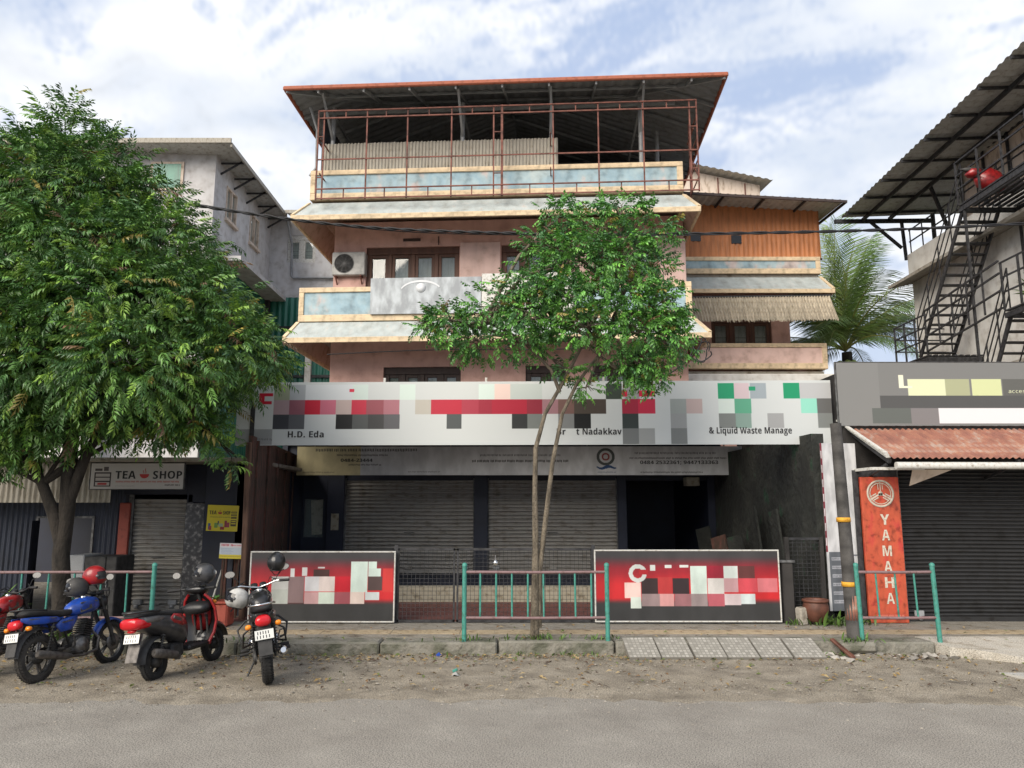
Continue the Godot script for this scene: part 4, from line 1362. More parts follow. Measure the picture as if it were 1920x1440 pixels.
	var rows := [
		[5, 31, [[70, 30, 150, 155, 132], [100, 30, 168, 172, 175], [130, 90, 205, 209, 211], [220, 30, 200, 214, 207], [310, 30, 203, 218, 210], [460, 30, 204, 219, 212], [490, 30, 224, 199, 190], [520, 60, 184, 192, 188], [700, 30, 56, 66, 56], [735, 28, 150, 148, 150], [910, 31, 20, 142, 98], [940, 28, 200, 180, 184], [1032, 30, 16, 140, 96], [970, 30, 150, 160, 166], [1062, 58, 176, 177, 178]]],
		[36, 29, [[70, 30, 166, 142, 146], [100, 30, 140, 86, 98], [130, 29, 188, 26, 52], [159, 30, 194, 104, 124], [189, 30, 184, 165, 160], [219, 28, 190, 36, 62], [247, 33, 146, 72, 82], [280, 30, 166, 106, 116], [340, 30, 180, 175, 165], [370, 58, 180, 20, 50], [428, 32, 164, 46, 66], [460, 25, 150, 26, 50], [485, 66, 164, 16, 46], [551, 29, 134, 28, 48], [580, 30, 150, 110, 116], [610, 30, 112, 82, 76], [640, 60, 70, 60, 52], [730, 30, 156, 30, 56], [760, 32, 190, 34, 66], [820, 30, 150, 156, 152], [850, 30, 184, 164, 160], [910, 30, 200, 212, 205], [940, 31, 86, 156, 126], [1063, 30, 140, 206, 186], [1093, 27, 96, 96, 95]]],
		[65, 29, [[70, 30, 60, 62, 68], [100, 30, 90, 92, 96], [190, 31, 6, 6, 7], [221, 30, 76, 79, 78], [251, 30, 56, 56, 56], [281, 30, 86, 86, 89], [400, 28, 70, 75, 75], [523, 29, 36, 38, 38], [552, 28, 110, 115, 112], [610, 30, 120, 122, 122], [640, 31, 5, 6, 6], [730, 30, 44, 52, 50], [820, 30, 150, 152, 151], [910, 31, 116, 120, 117], [941, 29, 126, 150, 140], [1000, 30, 152, 153, 153], [1093, 27, 120, 124, 122]]],
		[94, 31, [[0, 70, 150, 152, 152], [730, 30, 110, 113, 112], [760, 30, 150, 152, 150], [820, 30, 118, 121, 119]]]]
	for r in rows:
		for b in r[2]: rect(im, b[0], r[0], b[1], r[1], c8(b[2], b[3], b[4]))
	rect(im, 42, 22, 10, 20, c8(190, 24, 50)); rect(im, 42, 22, 26, 6, c8(190, 24, 50)); rect(im, 42, 38, 24, 6, c8(190, 24, 50))
	rect(im, 730, 19, 10, 12, c8(200, 24, 60)); rect(im, 762, 19, 30, 12, c8(200, 24, 60))
	rect(im, 214, 14, 9, 6, c8(200, 30, 60)); rect(im, 968, 12, 12, 8, c8(20, 142, 98))
	dashes(im, 40, 112, 30, 4, c8(90, 90, 92))
	var nb := thing("name_board", "long grey-white shop name board with red and green blurred blocks above the forecourt", "signboard", Vector3(0.27, 2.43, -10.51), deg_to_rad(-1.4))
	board_print(nb, 8.22, 0.90, im, 0.5)
	for t in [["H.D. Eda", -3.12, 0.16, 0.5], ["Br", 0.40, 0.19, 0.12], ["t Nadakkav", 0.92, 0.19, 0.62], ["& Liquid Waste Manage", 2.98, 0.2, 1.12]]:
		text("lettering", t[0], 0.085, Vector3(t[1], t[2], 0.003), M.ink, nb, t[3])
	for x in [-2.05, -0.63, 1.0]:
		st = S()
		bar(st, Vector3(x, 0.86, -0.03), Vector3(x, 0.95, -0.03), 0.03, 0.03)
		put("hook", st, M.frame_white, nb)
	# second board hung deeper, above the shutters
	im = pic(1670, 112, c8(206, 208, 209))
	rect(im, 0, 0, 240, 112, c8(204, 192, 150))  # beige left end paints in light leaking from the left gap
	for l in [[70, 8, 380, 11], [150, 30, 190, 7], [196, 68, 120, 6], [24, 98, 120, 5], [420, 96, 120, 5], [690, 30, 300, 8], [660, 52, 360, 9], [1270, 22, 300, 8], [1250, 42, 360, 7], [1290, 98, 230, 6]]:
		dashes(im, l[0], l[1], l[2], l[3], c8(66, 64, 62))
	disc(im, 1160, 40, 34, c8(74, 80, 78), 24.0)
	disc(im, 1160, 40, 15, c8(150, 70, 66), 9.0)
	for k in 40: rect(im, 1126 + k * 1.8, 78 + 5.0 * sin(k * 0.2), 3, 13 - absf(k - 20) * 0.4, c8(40, 74, 120))
	dashes(im, 1130, 98, 70, 5, c8(70, 84, 110))
	grime(im, 0.10, 61)
	nb = thing("hanging_board", "dim grey address board hanging above the shutters behind the name board", "signboard", Vector3(0.12, 2.14, -13.5), deg_to_rad(-0.6))
	board_print(nb, 7.82, 0.52, im, 0.6)
	text("lettering", "0484-23444", 0.055, Vector3(-2.85, 0.27, 0.003), M.ink, nb, 0.56)
	text("lettering", "0484 2532361; 9447133363", 0.06, Vector3(2.80, 0.23, 0.003), M.ink, nb, 1.36)
	for x in [-3.6, -1.2, 1.2, 3.6]:
		st = S()
		bar(st, Vector3(x, 0.5, -0.03), Vector3(x, 1.0, -0.03), 0.02, 0.02)
		put("hanger", st, M.galv, nb)
	# mesh gate between the two red boards
	var G := thing("mesh_gate", "rusty wire mesh gate closing the forecourt between the two red boards", "gate", Vector3(0, 0, -9.98))
	for s in [[-1.45, -0.72], [-0.70, 0.33], [0.35, 1.02]]:
		var L := node("leaf", G)
		wire_mesh(L, s[0] + 0.02, s[1] - 0.02, 0.2, 1.06, 0, 0.05, 0.0045, M.black_steel)
		st = S()
		for x in [s[0] + 0.012, s[1] - 0.012]: bar(st, Vector3(x, 0.18, 0), Vector3(x, 1.08, 0), 0.024, 0.024)
		for y in [0.19, 1.07]: bar(st, Vector3(s[0], y, 0), Vector3(s[1], y, 0), 0.03, 0.024)
		put("frame", st, M.black_steel, L)
	st = S()
	lathe(st, [Vector2(0.0, -0.012), Vector2(0.035, -0.012), Vector2(0.035, 0.012), Vector2(0.0, 0.012)], 14, Transform3D(Basis(Vector3.RIGHT, PI / 2), Vector3(-0.21, 0.9, 0.03)))
	bar(st, Vector3(-0.21, 0.93, 0.02), Vector3(-0.21, 1.0, 0.02), 0.012, 0.012)
	put("padlock", st, M.chrome, G)
	for x in [-1.47, 1.03]:
		st = S()
		bar(st, Vector3(x, 0.15, -0.01), Vector3(x, 1.12, -0.01), 0.05, 0.05)
		put("post", st, M.black_steel, G)
	# red boards
	red_board("red gradient board with white blurred blocks behind the helmet on the motorcycle mirror", Vector3(-2.38, 0.18, -9.9), 1.83, 0.87, 0)
	red_board("red gradient board with white blurred blocks beside the clay pot", Vector3(2.19, 0.19, -9.86), 2.32, 0.88, 1)
	# posts and mesh by the mossy wall
	var Q := thing("mesh_fence", "dark wire mesh side panel between the red board and the clay pot", "fence")
	wire_mesh(Q, 3.52, 3.92, 0.18, 1.2, -10.0, 0.05, 0.005, M.black_steel)
	for x in [3.50, 3.94]:
		st = S()
		bar(st, Vector3(x, 0.16, -10.0), Vector3(x, 1.22, -10.0), 0.05, 0.05)
		put("post", st, M.dark_wall, Q)
	st = S()
	bar(st, Vector3(3.52, 1.2, -10.0), Vector3(3.94, 1.2, -10.0), 0.03, 0.03)
	put("rail", st, M.black_steel, Q)
	Q = thing("gate_post", "black square gate post right of the large red board", "post", Vector3(3.47, 0.165, -9.98))
	st = S()
	block(st, Vector3(-0.07, 0, -0.06), Vector3(0.07, 0.74, 0.06), 0.008)
	put("shaft", st, M.dark_wall, Q)
	st = S()
	block(st, Vector3(-0.12, 0.741, -0.07), Vector3(0.1, 0.77, 0.07), 0.004)
	put("cap", st, M.galv, Q)

func red_board(label: String, at: Vector3, w: float, h: float, which: int) -> void:
	var W := int(w * 150)
	var H := int(h * 150)
	var im := pic(W, H, c8(58, 58, 58))
	for y in H:   # printed bands: charcoal, crimson to red, charcoal
		var t := float(y) / H
		var c := c8(66, 64, 65).lerp(c8(150, 36, 46), smoothstep(0.06, 0.28, t))
		c = c.lerp(c8(196, 42, 46), smoothstep(0.25, 0.5, t))
		c = c.lerp(c8(58, 57, 57), smoothstep(0.66, 0.76, t))
		rect(im, 0, y, W, 1, c)
	var u := W / 100.0
	var v := H / 100.0
	var bl := [[44, 26, 11, 26, 70, 44, 40], [15, 36, 12, 20, 190, 190, 186], [27, 36, 11, 38, 130, 108, 108], [15, 54, 12, 21, 176, 180, 172], [38, 36, 10, 22, 206, 205, 207], [48, 36, 11, 22, 216, 202, 196], [38, 58, 10, 17, 198, 158, 158], [48, 58, 11, 17, 204, 216, 202], [59, 36, 11, 22, 190, 28, 44], [59, 58, 11, 17, 160, 84, 92], [70, 14, 12, 44, 208, 224, 214], [82, 14, 6, 10, 208, 224, 214], [82, 24, 9, 12, 200, 215, 206], [70, 58, 10, 17, 222, 204, 194], [82, 36, 10, 20, 84, 66, 64], [92, 24, 7, 34, 200, 58, 54], [80, 58, 10, 12, 200, 206, 206], [28, 24, 3, 13, 205, 205, 202], [36, 23, 4, 13, 205, 205, 202], [47, 22, 5, 3, 205, 205, 202]]
	if which == 1: bl = [[16, 46, 9, 22, 226, 196, 188], [19, 66, 6, 16, 204, 214, 204], [25, 40, 9, 22, 56, 42, 42], [34, 38, 8, 24, 178, 56, 56], [42, 40, 9, 22, 52, 40, 42], [25, 62, 10, 18, 150, 130, 130], [35, 62, 8, 18, 206, 150, 148], [43, 62, 9, 18, 150, 104, 108], [52, 22, 9, 40, 198, 212, 204], [61, 40, 9, 22, 204, 200, 196], [52, 62, 9, 18, 146, 132, 132], [61, 62, 9, 18, 178, 92, 102], [70, 22, 8, 18, 205, 214, 210], [61, 22, 9, 18, 146, 32, 50], [70, 40, 8, 20, 190, 150, 154], [70, 62, 9, 16, 206, 190, 192], [78, 22, 9, 18, 96, 52, 50], [79, 62, 8, 15, 196, 206, 206], [78, 40, 10, 20, 200, 74, 84], [88, 40, 11, 20, 206, 116, 122], [30, 21, 3, 9, 205, 210, 206], [38, 21, 4, 5, 205, 210, 206], [46, 21, 5, 4, 205, 210, 206]]
	for b in bl: rect(im, b[0] * u, b[1] * v, b[2] * u, b[3] * v, c8(b[4], b[5], b[6]))
	if which == 1:
		disc(im, 23 * u, 32 * v, 13 * v, c8(205, 210, 206), 7.0 * v)
		rect(im, 24 * u, 28 * v, 5 * u, 7 * v, c8(176, 38, 46))
	grime(im, 0.12, 70 + which)
	var P := thing("red_board", label, "signboard", at, 0.0, "red boards along the forecourt")
	board_print(P, w, h, im, 0.35)
	board_frame(P, w, h, M.frame_white, 0.018)

func build_tea_shop() -> void:
	var A := thing("tea_shop", "low navy corrugated tea shop with a rolled down shutter behind the left railing", "shop", Vector3(0, 0, -11.3))
	var st := S()
	corrugated(st, Vector3(-9.5, 0.15, 0.0), Vector3(2.63, 0, 0), Vector3(0, 2.05, 0), 0.075, 0.012, 6)
	corrugated(st, Vector3(-6.03, 0.15, 0.0), Vector3(0.42, 0, 0), Vector3(0, 2.05, 0), 0.075, 0.012, 6)
	corrugated(st, Vector3(-6.87, 1.46, 0.0), Vector3(0.84, 0, 0), Vector3(0, 0.74, 0), 0.075, 0.012, 6)
	put("front_sheet", st, M.navy_sheet, A)
	st = S()
	block(st, Vector3(-6.87, 1.44, 0.0), Vector3(-6.03, 1.47, 0.04))
	block(st, Vector3(-6.87, 0.15, 0.0), Vector3(-6.84, 1.439, 0.04))
	block(st, Vector3(-6.06, 0.15, 0.0), Vector3(-6.03, 1.439, 0.04))
	put("door_frame", st, M.galv, A)
	st = S()
	corrugated(st, Vector3(-6.84, 0.15, 0.0), Vector3(0.16, 0, 0.42), Vector3(0, 1.26, 0), 0.075, 0.012, 6)
	put("door", st, M.navy_sheet, A)
	st = S()
	block(st, Vector3(-9.5, 0.0, -4.2), Vector3(-3.9, 2.2, -4.0))
	block(st, Vector3(-4.1, 0.0, -4.0), Vector3(-3.9, 2.2, 0.29))
	block(st, Vector3(-5.62, 0.15, -2.0), Vector3(-5.52, 2.2, -0.01))
	put("wall", st, M.navy, A)
	st = S()
	block(st, Vector3(-9.7, 2.215, -4.3), Vector3(-3.68, 2.275, 0.72), 0.01)
	var rf := put("roof", st, M.concrete, A)
	st = S()
	corrugated(st, Vector3(-9.5, 1.66, 0.62), Vector3(3.98, 0, 0), Vector3(0, 0.29, 0), 0.075, 0.01, 6)
	corrugated(st, Vector3(-9.5, 1.95, 0.61), Vector3(4.3, 0, 0), Vector3(0, 0.25, 0), 0.075, 0.01, 6)
	put("fringe_sheet", st, M.grey_sheet, rf)
	shutter(A, -5.48, -4.66, 0.17, 1.78, 0.02, M.slat, 0.06)
	st = S()
	block(st, Vector3(-5.62, 1.78, -0.05), Vector3(-4.6, 2.21, 0.05))
	put("lintel", st, M.navy, A)
	st = S()
	block(st, Vector3(-5.64, 0.15, 0.0), Vector3(-5.49, 1.66, 0.12), 0.008)
	put("red_jamb", st, M.red_board, A)
	st = S()
	block(st, Vector3(-4.70, 0.15, 0.0), Vector3(-4.36, 1.66, 0.10), 0.008)
	put("granite_facing", st, M.granite, A)
	st = S()
	block(st, Vector3(-4.70, 1.661, 0.0), Vector3(-4.36, 2.21, 0.08), 0.008)
	block(st, Vector3(-4.36, 0.15, 0.0), Vector3(-3.9, 2.21, 0.28), 0.008)
	put("corner_pier", st, M.navy, A)
	# shop sign
	var im := pic(510, 150, c8(188, 184, 180))
	for r in [[20, 52, 92, 84], [27, 60, 78, 18], [27, 84, 78, 18], [27, 110, 78, 20]]:
		rect(im, r[0], r[1], r[2], r[3], c8(50, 42, 42) if r[3] > 40 else c8(178, 172, 168))
	rect(im, 40, 114, 50, 12, c8(170, 60, 60)); rect(im, 22, 30, 40, 14, c8(70, 62, 62)); rect(im, 70, 20, 26, 24, c8(82, 74, 74))
	dashes(im, 140, 102, 345, 10, c8(170, 62, 56))
	dashes(im, 136, 130, 110, 4, c8(110, 106, 100))
	dashes(im, 410, 122, 80, 9, c8(70, 66, 64))
	var B := thing("tea_sign", "white tea shop sign with a red cup over the shutter", "signboard", Vector3(-5.17, 1.835, -10.66))
	board_print(B, 1.30, 0.37, im, 0.5)
	board_frame(B, 1.31, 0.372, M.galv, 0.008)
	text("lettering", "TEA", 0.105, Vector3(-0.16, 0.20, 0.002), M.ink, B, 0.28)
	text("lettering", "SHOP", 0.105, Vector3(0.42, 0.20, 0.002), M.ink, B, 0.40)
	cup_emblem(B, Vector3(0.10, 0.20, 0.002), 0.065)
	# yellow poster
	im = pic(236, 212, c8(226, 206, 36))
	dashes(im, 24, 94, 150, 8, c8(90, 76, 30))
	for r in [[182, 50, 42, 14], [182, 72, 42, 14], [182, 94, 42, 14], [182, 120, 42, 50]]: rect(im, r[0], r[1], r[2], r[3], c8(86, 70, 30))
	for r in [[186, 126, 34, 9], [186, 144, 34, 9], [186, 54, 34, 4], [186, 76, 34, 4]]: rect(im, r[0], r[1], r[2], r[3], c8(226, 206, 36))
	for b in [[14, 150, 18, 52, 60, 90, 150], [20, 172, 20, 34, 170, 60, 70], [60, 146, 26, 40, 120, 160, 70], [84, 130, 10, 30, 60, 70, 80], [92, 150, 34, 26, 170, 190, 150], [106, 176, 30, 24, 160, 50, 40], [136, 126, 18, 54, 150, 50, 60], [154, 140, 20, 40, 170, 60, 80]]: rect(im, b[0], b[1], b[2], b[3], c8(b[4], b[5], b[6]))
	B = thing("yellow_poster", "yellow tea shop poster with drinks pictured on the navy corner pier", "poster", Vector3(-4.085, 1.255, -10.985))
	B.rotation.z = -0.03
	board_print(B, 0.46, 0.38, im, 0.4)
	text("lettering", "TEA", 0.05, Vector3(-0.14, 0.265, 0.002), M.ink, B, 0.10)
	text("lettering", "SHOP", 0.05, Vector3(0.055, 0.265, 0.002), M.ink, B, 0.10)
	cup_emblem(B, Vector3(-0.04, 0.265, 0.002), 0.03)
	# notice
	im = pic(180, 124, c8(190, 200, 210))
	rect(im, 0, 92, 180, 32, c8(206, 190, 50)); rect(im, 0, 0, 180, 34, c8(214, 208, 210))
	dashes(im, 12, 6, 80, 18, c8(190, 60, 80)); dashes(im, 98, 12, 70, 9, c8(200, 90, 100))
	for k in 4: dashes(im, 14, 42 + 12 * k, 90 - 14 * (k % 2), 5, c8(90, 110, 140))
	dashes(im, 10, 102, 150, 7, c8(150, 120, 40))
	B = thing("notice_board", "small white, blue and yellow notice low beside the wooden post", "notice", Vector3(-3.72, 0.915, -10.4))
	B.rotation.z = -0.03
	board_print(B, 0.34, 0.22, im, 0.4)
	for x in [-0.1, 0.1]:
		st = S()
		bar(st, Vector3(x, -0.75, -0.03), Vector3(x, 0.2, -0.03), 0.025, 0.02)
		put("stake", st, M.old_boards, B)
	B = thing("old_door", "dark slatted door leaning below the notice by the wooden post", "door", Vector3(-3.72, 0.16, -10.62))
	for k in 5:
		st = S()
		block(st, Vector3(-0.2 + 0.083 * k, 0, -0.02), Vector3(-0.128 + 0.083 * k, 0.78, 0.005 + 0.004 * (k % 2)), 0.004)
		put("plank", st, M.navy if k % 2 else M.old_boards, B)
	B = thing("wooden_post", "tall weathered wooden post between the tea shop and the forecourt", "post", Vector3(-3.47, 0.15, -10.22))
	st = S()
	bar(st, Vector3(0, 0, 0), Vector3(-0.03, 2.3, 0), 0.07, 0.07, 0.008)
	put("shaft", st, M.wood, B)
	B = thing("leaning_stick", "thin white stick leaning against the navy corner pier", "stick", Vector3(-4.03, 0.16, -10.5))
	st = S()
	tube(st, [Vector3.ZERO, Vector3(0.05, 0.45, -0.2), Vector3(0.10, 0.9, -0.42)], 0.014, 8)
	put("rod", st, M.frame_white, B)
	B = thing("metal_cabinet", "grey metal cabinet with a black front in front of the tea shop", "cabinet", Vector3(-5.42, 0.16, -10.5))
	st = S()
	block(st, Vector3(-0.36, 0, -0.25), Vector3(-0.16, 0.82, 0.25), 0.01)
	put("side", st, M.steel, B)
	st = S()
	block(st, Vector3(-0.158, 0, -0.25), Vector3(0.12, 0.80, 0.24), 0.01)
	put("door", st, M.dusty_plastic, B)
	st = S()
	block(st, Vector3(0.122, 0, -0.25), Vector3(0.26, 0.80, 0.235), 0.01)
	put("door", st, M.dusty_plastic, B)
	st = S()
	for x in [0.09, 0.15]: bar(st, Vector3(x, 0.4, 0.252), Vector3(x, 0.52, 0.252), 0.012, 0.014)
	put("handle", st, M.steel, B)

func cup_emblem(parent: Node3D, at: Vector3, r: float) -> void:
	var st := S()
	var poly := PackedVector2Array()
	for k in 13: poly.append(Vector2(cos(PI + PI * k / 12.0), sin(PI + PI * k / 12.0) * 0.9) * r + Vector2(0, r * 0.2))
	extrude(st, poly, 0.003, Transform3D(Basis.IDENTITY, at))
	for s in [[-0.25, 0.5], [0.2, 0.9]]: 
		for k in 4: bar(st, at + Vector3(s[0] * r + 0.1 * r * sin(k * 1.6), r * (0.4 + 0.28 * k * s[1]), 0), at + Vector3(s[0] * r + 0.1 * r * sin(k * 1.6 + 1.6), r * (0.4 + 0.28 * (k + 1) * s[1]), 0), 0.1 * r, 0.003)
	put("emblem", st, M.ink_red, parent)

func build_right_shop() -> void:
	var A := thing("right_shop", "right shop with a black roller shutter under a rusty corrugated awning", "shop", Vector3(0, 0, -10.1))
	shutter(A, 5.02, 8.6, 0.17, 2.12, -0.04, M.black_slat, 0.05)
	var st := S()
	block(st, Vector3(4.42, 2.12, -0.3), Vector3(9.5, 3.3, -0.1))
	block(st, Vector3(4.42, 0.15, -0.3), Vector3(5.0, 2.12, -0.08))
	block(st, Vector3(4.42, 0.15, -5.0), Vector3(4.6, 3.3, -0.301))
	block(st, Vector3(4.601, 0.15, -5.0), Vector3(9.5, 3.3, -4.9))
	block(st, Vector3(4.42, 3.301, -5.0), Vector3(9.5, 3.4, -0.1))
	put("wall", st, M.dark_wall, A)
	st = S()
	corrugated(st, Vector3(4.62, 2.19, 0.72), Vector3(5.0, 0, 0), Vector3(-0.14, 0.52, -0.98), 0.078, 0.012, 6)
	var rf := put("awning", st, M.rust, A)
	st = S()
	for k in 3: bar(st, Vector3(4.60 - 0.01 * k, 2.20 + 0.026 * k, 0.70 - 0.01 * k), Vector3(4.46 - 0.02 * k, 2.72 + 0.02 * k, -0.27), 0.02, 0.05)
	put("edge_strip", st, M.frame_white, rf)
	for x in [4.62, 6.2, 7.8]:
		st = S()
		bar(st, Vector3(x, 2.15, 0.68), Vector3(x - 0.1, 2.62, -0.2), 0.05, 0.04)
		bar(st, Vector3(x, 2.12, 0.6), Vector3(x, 1.95, -0.08), 0.03, 0.03)
		put("rafter", st, M.black_steel, rf)
	st = S()
	tube(st, [Vector3(4.68, 2.10, 0.70), Vector3(9.4, 2.09, 0.70)], 0.045, 10)
	put("gutter", st, M.frame_white, rf)
	st = S()
	bar(st, Vector3(4.45, 2.07, 0.55), Vector3(5.1, 2.07, 0.55), 0.035, 0.03)
	bar(st, Vector3(4.45, 2.07, 0.55), Vector3(4.45, 2.07, -0.1), 0.035, 0.03)
	put("bracket", st, M.frame_white, rf)
	st = S()
	tri(st, Vector3(4.98, 2.06, 0.5), Vector3(5.5, 2.06, 0.45), Vector3(5.0, 1.86, 0.35), Vector3(0, -1, 1))
	tri(st, Vector3(5.0, 1.86, 0.35), Vector3(5.5, 2.06, 0.45), Vector3(5.3, 2.04, 0.1), Vector3(0, -1, 0))
	put("torn_lining", st, M.cream, rf)
	# grey board on top
	var im := pic(520, 182, c8(116, 116, 114))
	rect(im, 0, 0, 76, 182, c8(122, 122, 120))
	for b in [[128, 48, 100, 48, 208, 212, 176], [196, 48, 44, 48, 160, 163, 130], [244, 48, 54, 48, 196, 202, 154], [396, 44, 86, 50, 214, 218, 184], [76, 96, 444, 36, 78, 78, 77], [300, 48, 96, 48, 90, 90, 86], [130, 132, 60, 48, 120, 116, 116], [180, 132, 176, 44, 214, 212, 214], [356, 132, 40, 48, 118, 116, 118], [396, 132, 46, 48, 214, 216, 190], [442, 132, 38, 48, 66, 66, 66], [480, 132, 40, 30, 226, 226, 228], [60, 132, 70, 44, 92, 96, 92]]: rect(im, b[0], b[1], b[2], b[3], c8(b[4], b[5], b[6]))
	rect(im, 112, 36, 9, 36, c8(220, 220, 196)); rect(im, 112, 68, 24, 6, c8(220, 220, 196))
	rect(im, 500, 52, 20, 8, c8(214, 216, 190)); rect(im, 498, 66, 22, 6, c8(214, 216, 190))
	var B := thing("grey_board", "large grey shop board with pale yellow blurred blocks above the rusty awning", "signboard", Vector3(6.28, 2.66, -10.17))
	board_print(B, 3.86, 0.87, im, 0.5)
	board_frame(B, 3.88, 0.872, M.galv, 0.01)
	text("lettering", "accessories", 0.05, Vector3(0.62, 0.47, 0.003), M.pale_ink, B, 0.5, "Droid Sans Mono")
	# red vertical sign
	var rd := noise_tex(0.01, 6, 71, [[0.0, c8(150, 60, 44)], [0.35, c8(186, 84, 56)], [0.6, c8(198, 88, 60)], [1.0, c8(190, 62, 58)]])
	B = thing("vertical_sign", "tall orange-red vertical sign with a round emblem and white capital letters", "signboard", Vector3(4.715, 0.17, -9.93))
	st = S()
	block(st, Vector3(-0.245, 0, -0.05), Vector3(0.245, 1.81, 0), 0.006)
	put("panel", st, pm(Color.WHITE, 0.5, rd, Vector3(1.2, 0.5, 1.2), M.t_stain, 0.7), B)
	st = S()
	block(st, Vector3(-0.31, 0, -0.10), Vector3(-0.252, 1.9, -0.05))
	block(st, Vector3(-0.25, 1.815, -0.10), Vector3(0.25, 1.9, -0.05))
	put("frame", st, M.black_steel, B)
	var word := "YAMAHA"
	for i in 6: text("lettering", word[i], 0.13, Vector3(0.03, 1.27 - 0.195 * i, 0.003), M.letter, B, 0.10 if i % 2 else 0.115)
	st = S()
	var xf := Transform3D(Basis(Vector3.RIGHT, PI / 2), Vector3(0.0, 1.60, 0.0))
	lathe(st, [Vector2(0.175, 0), Vector2(0.175, 0.006), Vector2(0.15, 0.006), Vector2(0.15, 0)], 32, xf)
	lathe(st, [Vector2(0.138, 0), Vector2(0.138, 0.004), Vector2(0.128, 0.004), Vector2(0.128, 0)], 32, xf)
	lathe(st, [Vector2(0.03, 0), Vector2(0.03, 0.006), Vector2(0, 0.006)], 12, xf)
	for k in 3:
		var a := PI / 2 + TAU * k / 3
		var d := Vector3(cos(a), sin(a), 0)
		var s := Vector3(-sin(a), cos(a), 0)
		bar(st, Vector3(0, 1.6, 0.003), Vector3(0, 1.6, 0.003) + d * 0.15, 0.02, 0.006)
		for e in [-1.0, 1.0]: bar(st, Vector3(0, 1.6, 0.003) + d * 0.05 + s * 0.028 * e, Vector3(0, 1.6, 0.003) + d * 0.125 + s * 0.028 * e, 0.014, 0.006)
	put("emblem", st, M.letter, B)
	im = pic(128, 12, c8(178, 74, 54))
	dashes(im, 6, 2, 116, 8, c8(210, 140, 120))
	st = S()
	panel(st, Vector3(-0.16, 0.11, 0.002), Vector3(0.2, 0.11, 0.002), Vector3(0.2, 0.07, 0.002), Vector3(-0.16, 0.07, 0.002))
	put("small_print", st, print_mat(im), B)
	# white panel left of it
	im = pic(170, 640, c8(205, 205, 206))
	rect(im, 12, 420, 70, 220, c8(98, 102, 108))
	for k in 6:
		rect(im, 22, 440 + k * 32, 46, 12, c8(170, 172, 178))
		dashes(im, 24, 443 + k * 32, 42, 6, c8(90, 92, 100))
		rect(im, 90, 430 + k * 34, 60, 6, c8(120, 122, 128))
	rect(im, 0, 0, 8, 420, c8(126, 44, 56))
	for k in 7: rect(im, 1, 30 + k * 56, 5, 30, c8(206, 200, 200))
	rect(im, 156, 120, 14, 330, c8(205, 150, 152))
	for y in range(0, 640, 26): rect(im, 82, y, 6, 14, c8(160, 164, 172))
	B = thing("white_panel_sign", "worn white panel sign with red edges behind the leaning utility pole", "signboard", Vector3(4.235, 0.30, -10.0), deg_to_rad(6.0))
	grime(im, 0.15, 77)
	board_print(B, 0.50, 2.13, im, 0.5)

func railing(label: String, xs: Array, x0: float, x1: float, lean: float, n: int) -> void:   # green posts at xs, mauve rails from x0 to x1, thin green balusters
	var R := thing("street_railing", label, "railing", Vector3(0, 0.165, -8.66), 0.0, "green and mauve street railings along the kerb")
	for x in xs:
		var st := S()
		tube(st, [Vector3(x, -0.02, 0), Vector3(x + lean, 0.80, 0)], 0.025, 12)
		lathe(st, [Vector2(0.028, 0.795), Vector2(0.028, 0.815), Vector2(0.012, 0.83), Vector2(0, 0.83)], 12, Transform3D(Basis.IDENTITY, Vector3(x + lean, 0, 0)))
		put("post", st, M.teal, R)
	for y in [0.73, 0.245]:
		var st := S()
		tube(st, [Vector3(x0 + lean * y / 0.8, y, 0), Vector3((x0 + x1) / 2 + lean * y / 0.8, y - 0.004, 0.003), Vector3(x1 + lean * y / 0.8, y, 0)], 0.016, 10)
		put("rail", st, M.mauve, R)
	for i in n:
		var x := lerpf(x0, x1, (i + 1.0) / (n + 1.0))
		var st := S()
		tube(st, [Vector3(x + lean * 0.3, 0.25, 0), Vector3(x + lean * 0.92 + 0.004 * sin(i * 3.0), 0.73, 0)], 0.011, 8)
		put("baluster", st, M.teal, R)

func plant_pot(n: String, label: String, at: Vector3, r: float, h: float, leaves: int, spread: float, m: Material, col: Color) -> void:
	var P := thing(n, label, "plant", at)
	var st := S()
	lathe(st, [Vector2(0, 0), Vector2(r * 0.7, 0), Vector2(r * 0.75, 0.01), Vector2(r, h - 0.03), Vector2(r * 1.1, h - 0.03), Vector2(r * 1.1, h), Vector2(r * 0.95, h), Vector2(r * 0.9, h - 0.05), Vector2(0, h - 0.05)], 20)
	put("pot", st, m, P)
	var xs := []
	var cs := []
	for i in leaves:
		var a := rng.randf() * TAU
		var t := rng.randf()
		var d := Vector3(cos(a) * t, 0.9 - 0.6 * t + rng.randf() * 0.3, sin(a) * t).normalized()
		var b := look(d).rotated(d, rng.randf_range(-0.6, 0.6))
		var k := spread * rng.randf_range(0.7, 1.15)
		xs.append(Transform3D(b.scaled_local(Vector3(k, k, k)), Vector3(cos(a), 0, sin(a)) * r * 0.4 * t + Vector3(0, h - 0.05, 0)))
		var c := col * rng.randf_range(0.8, 1.4)
		cs.append(c)
	many("leaves", blade_mesh(0.13), xs, cs, M.leaf, P)

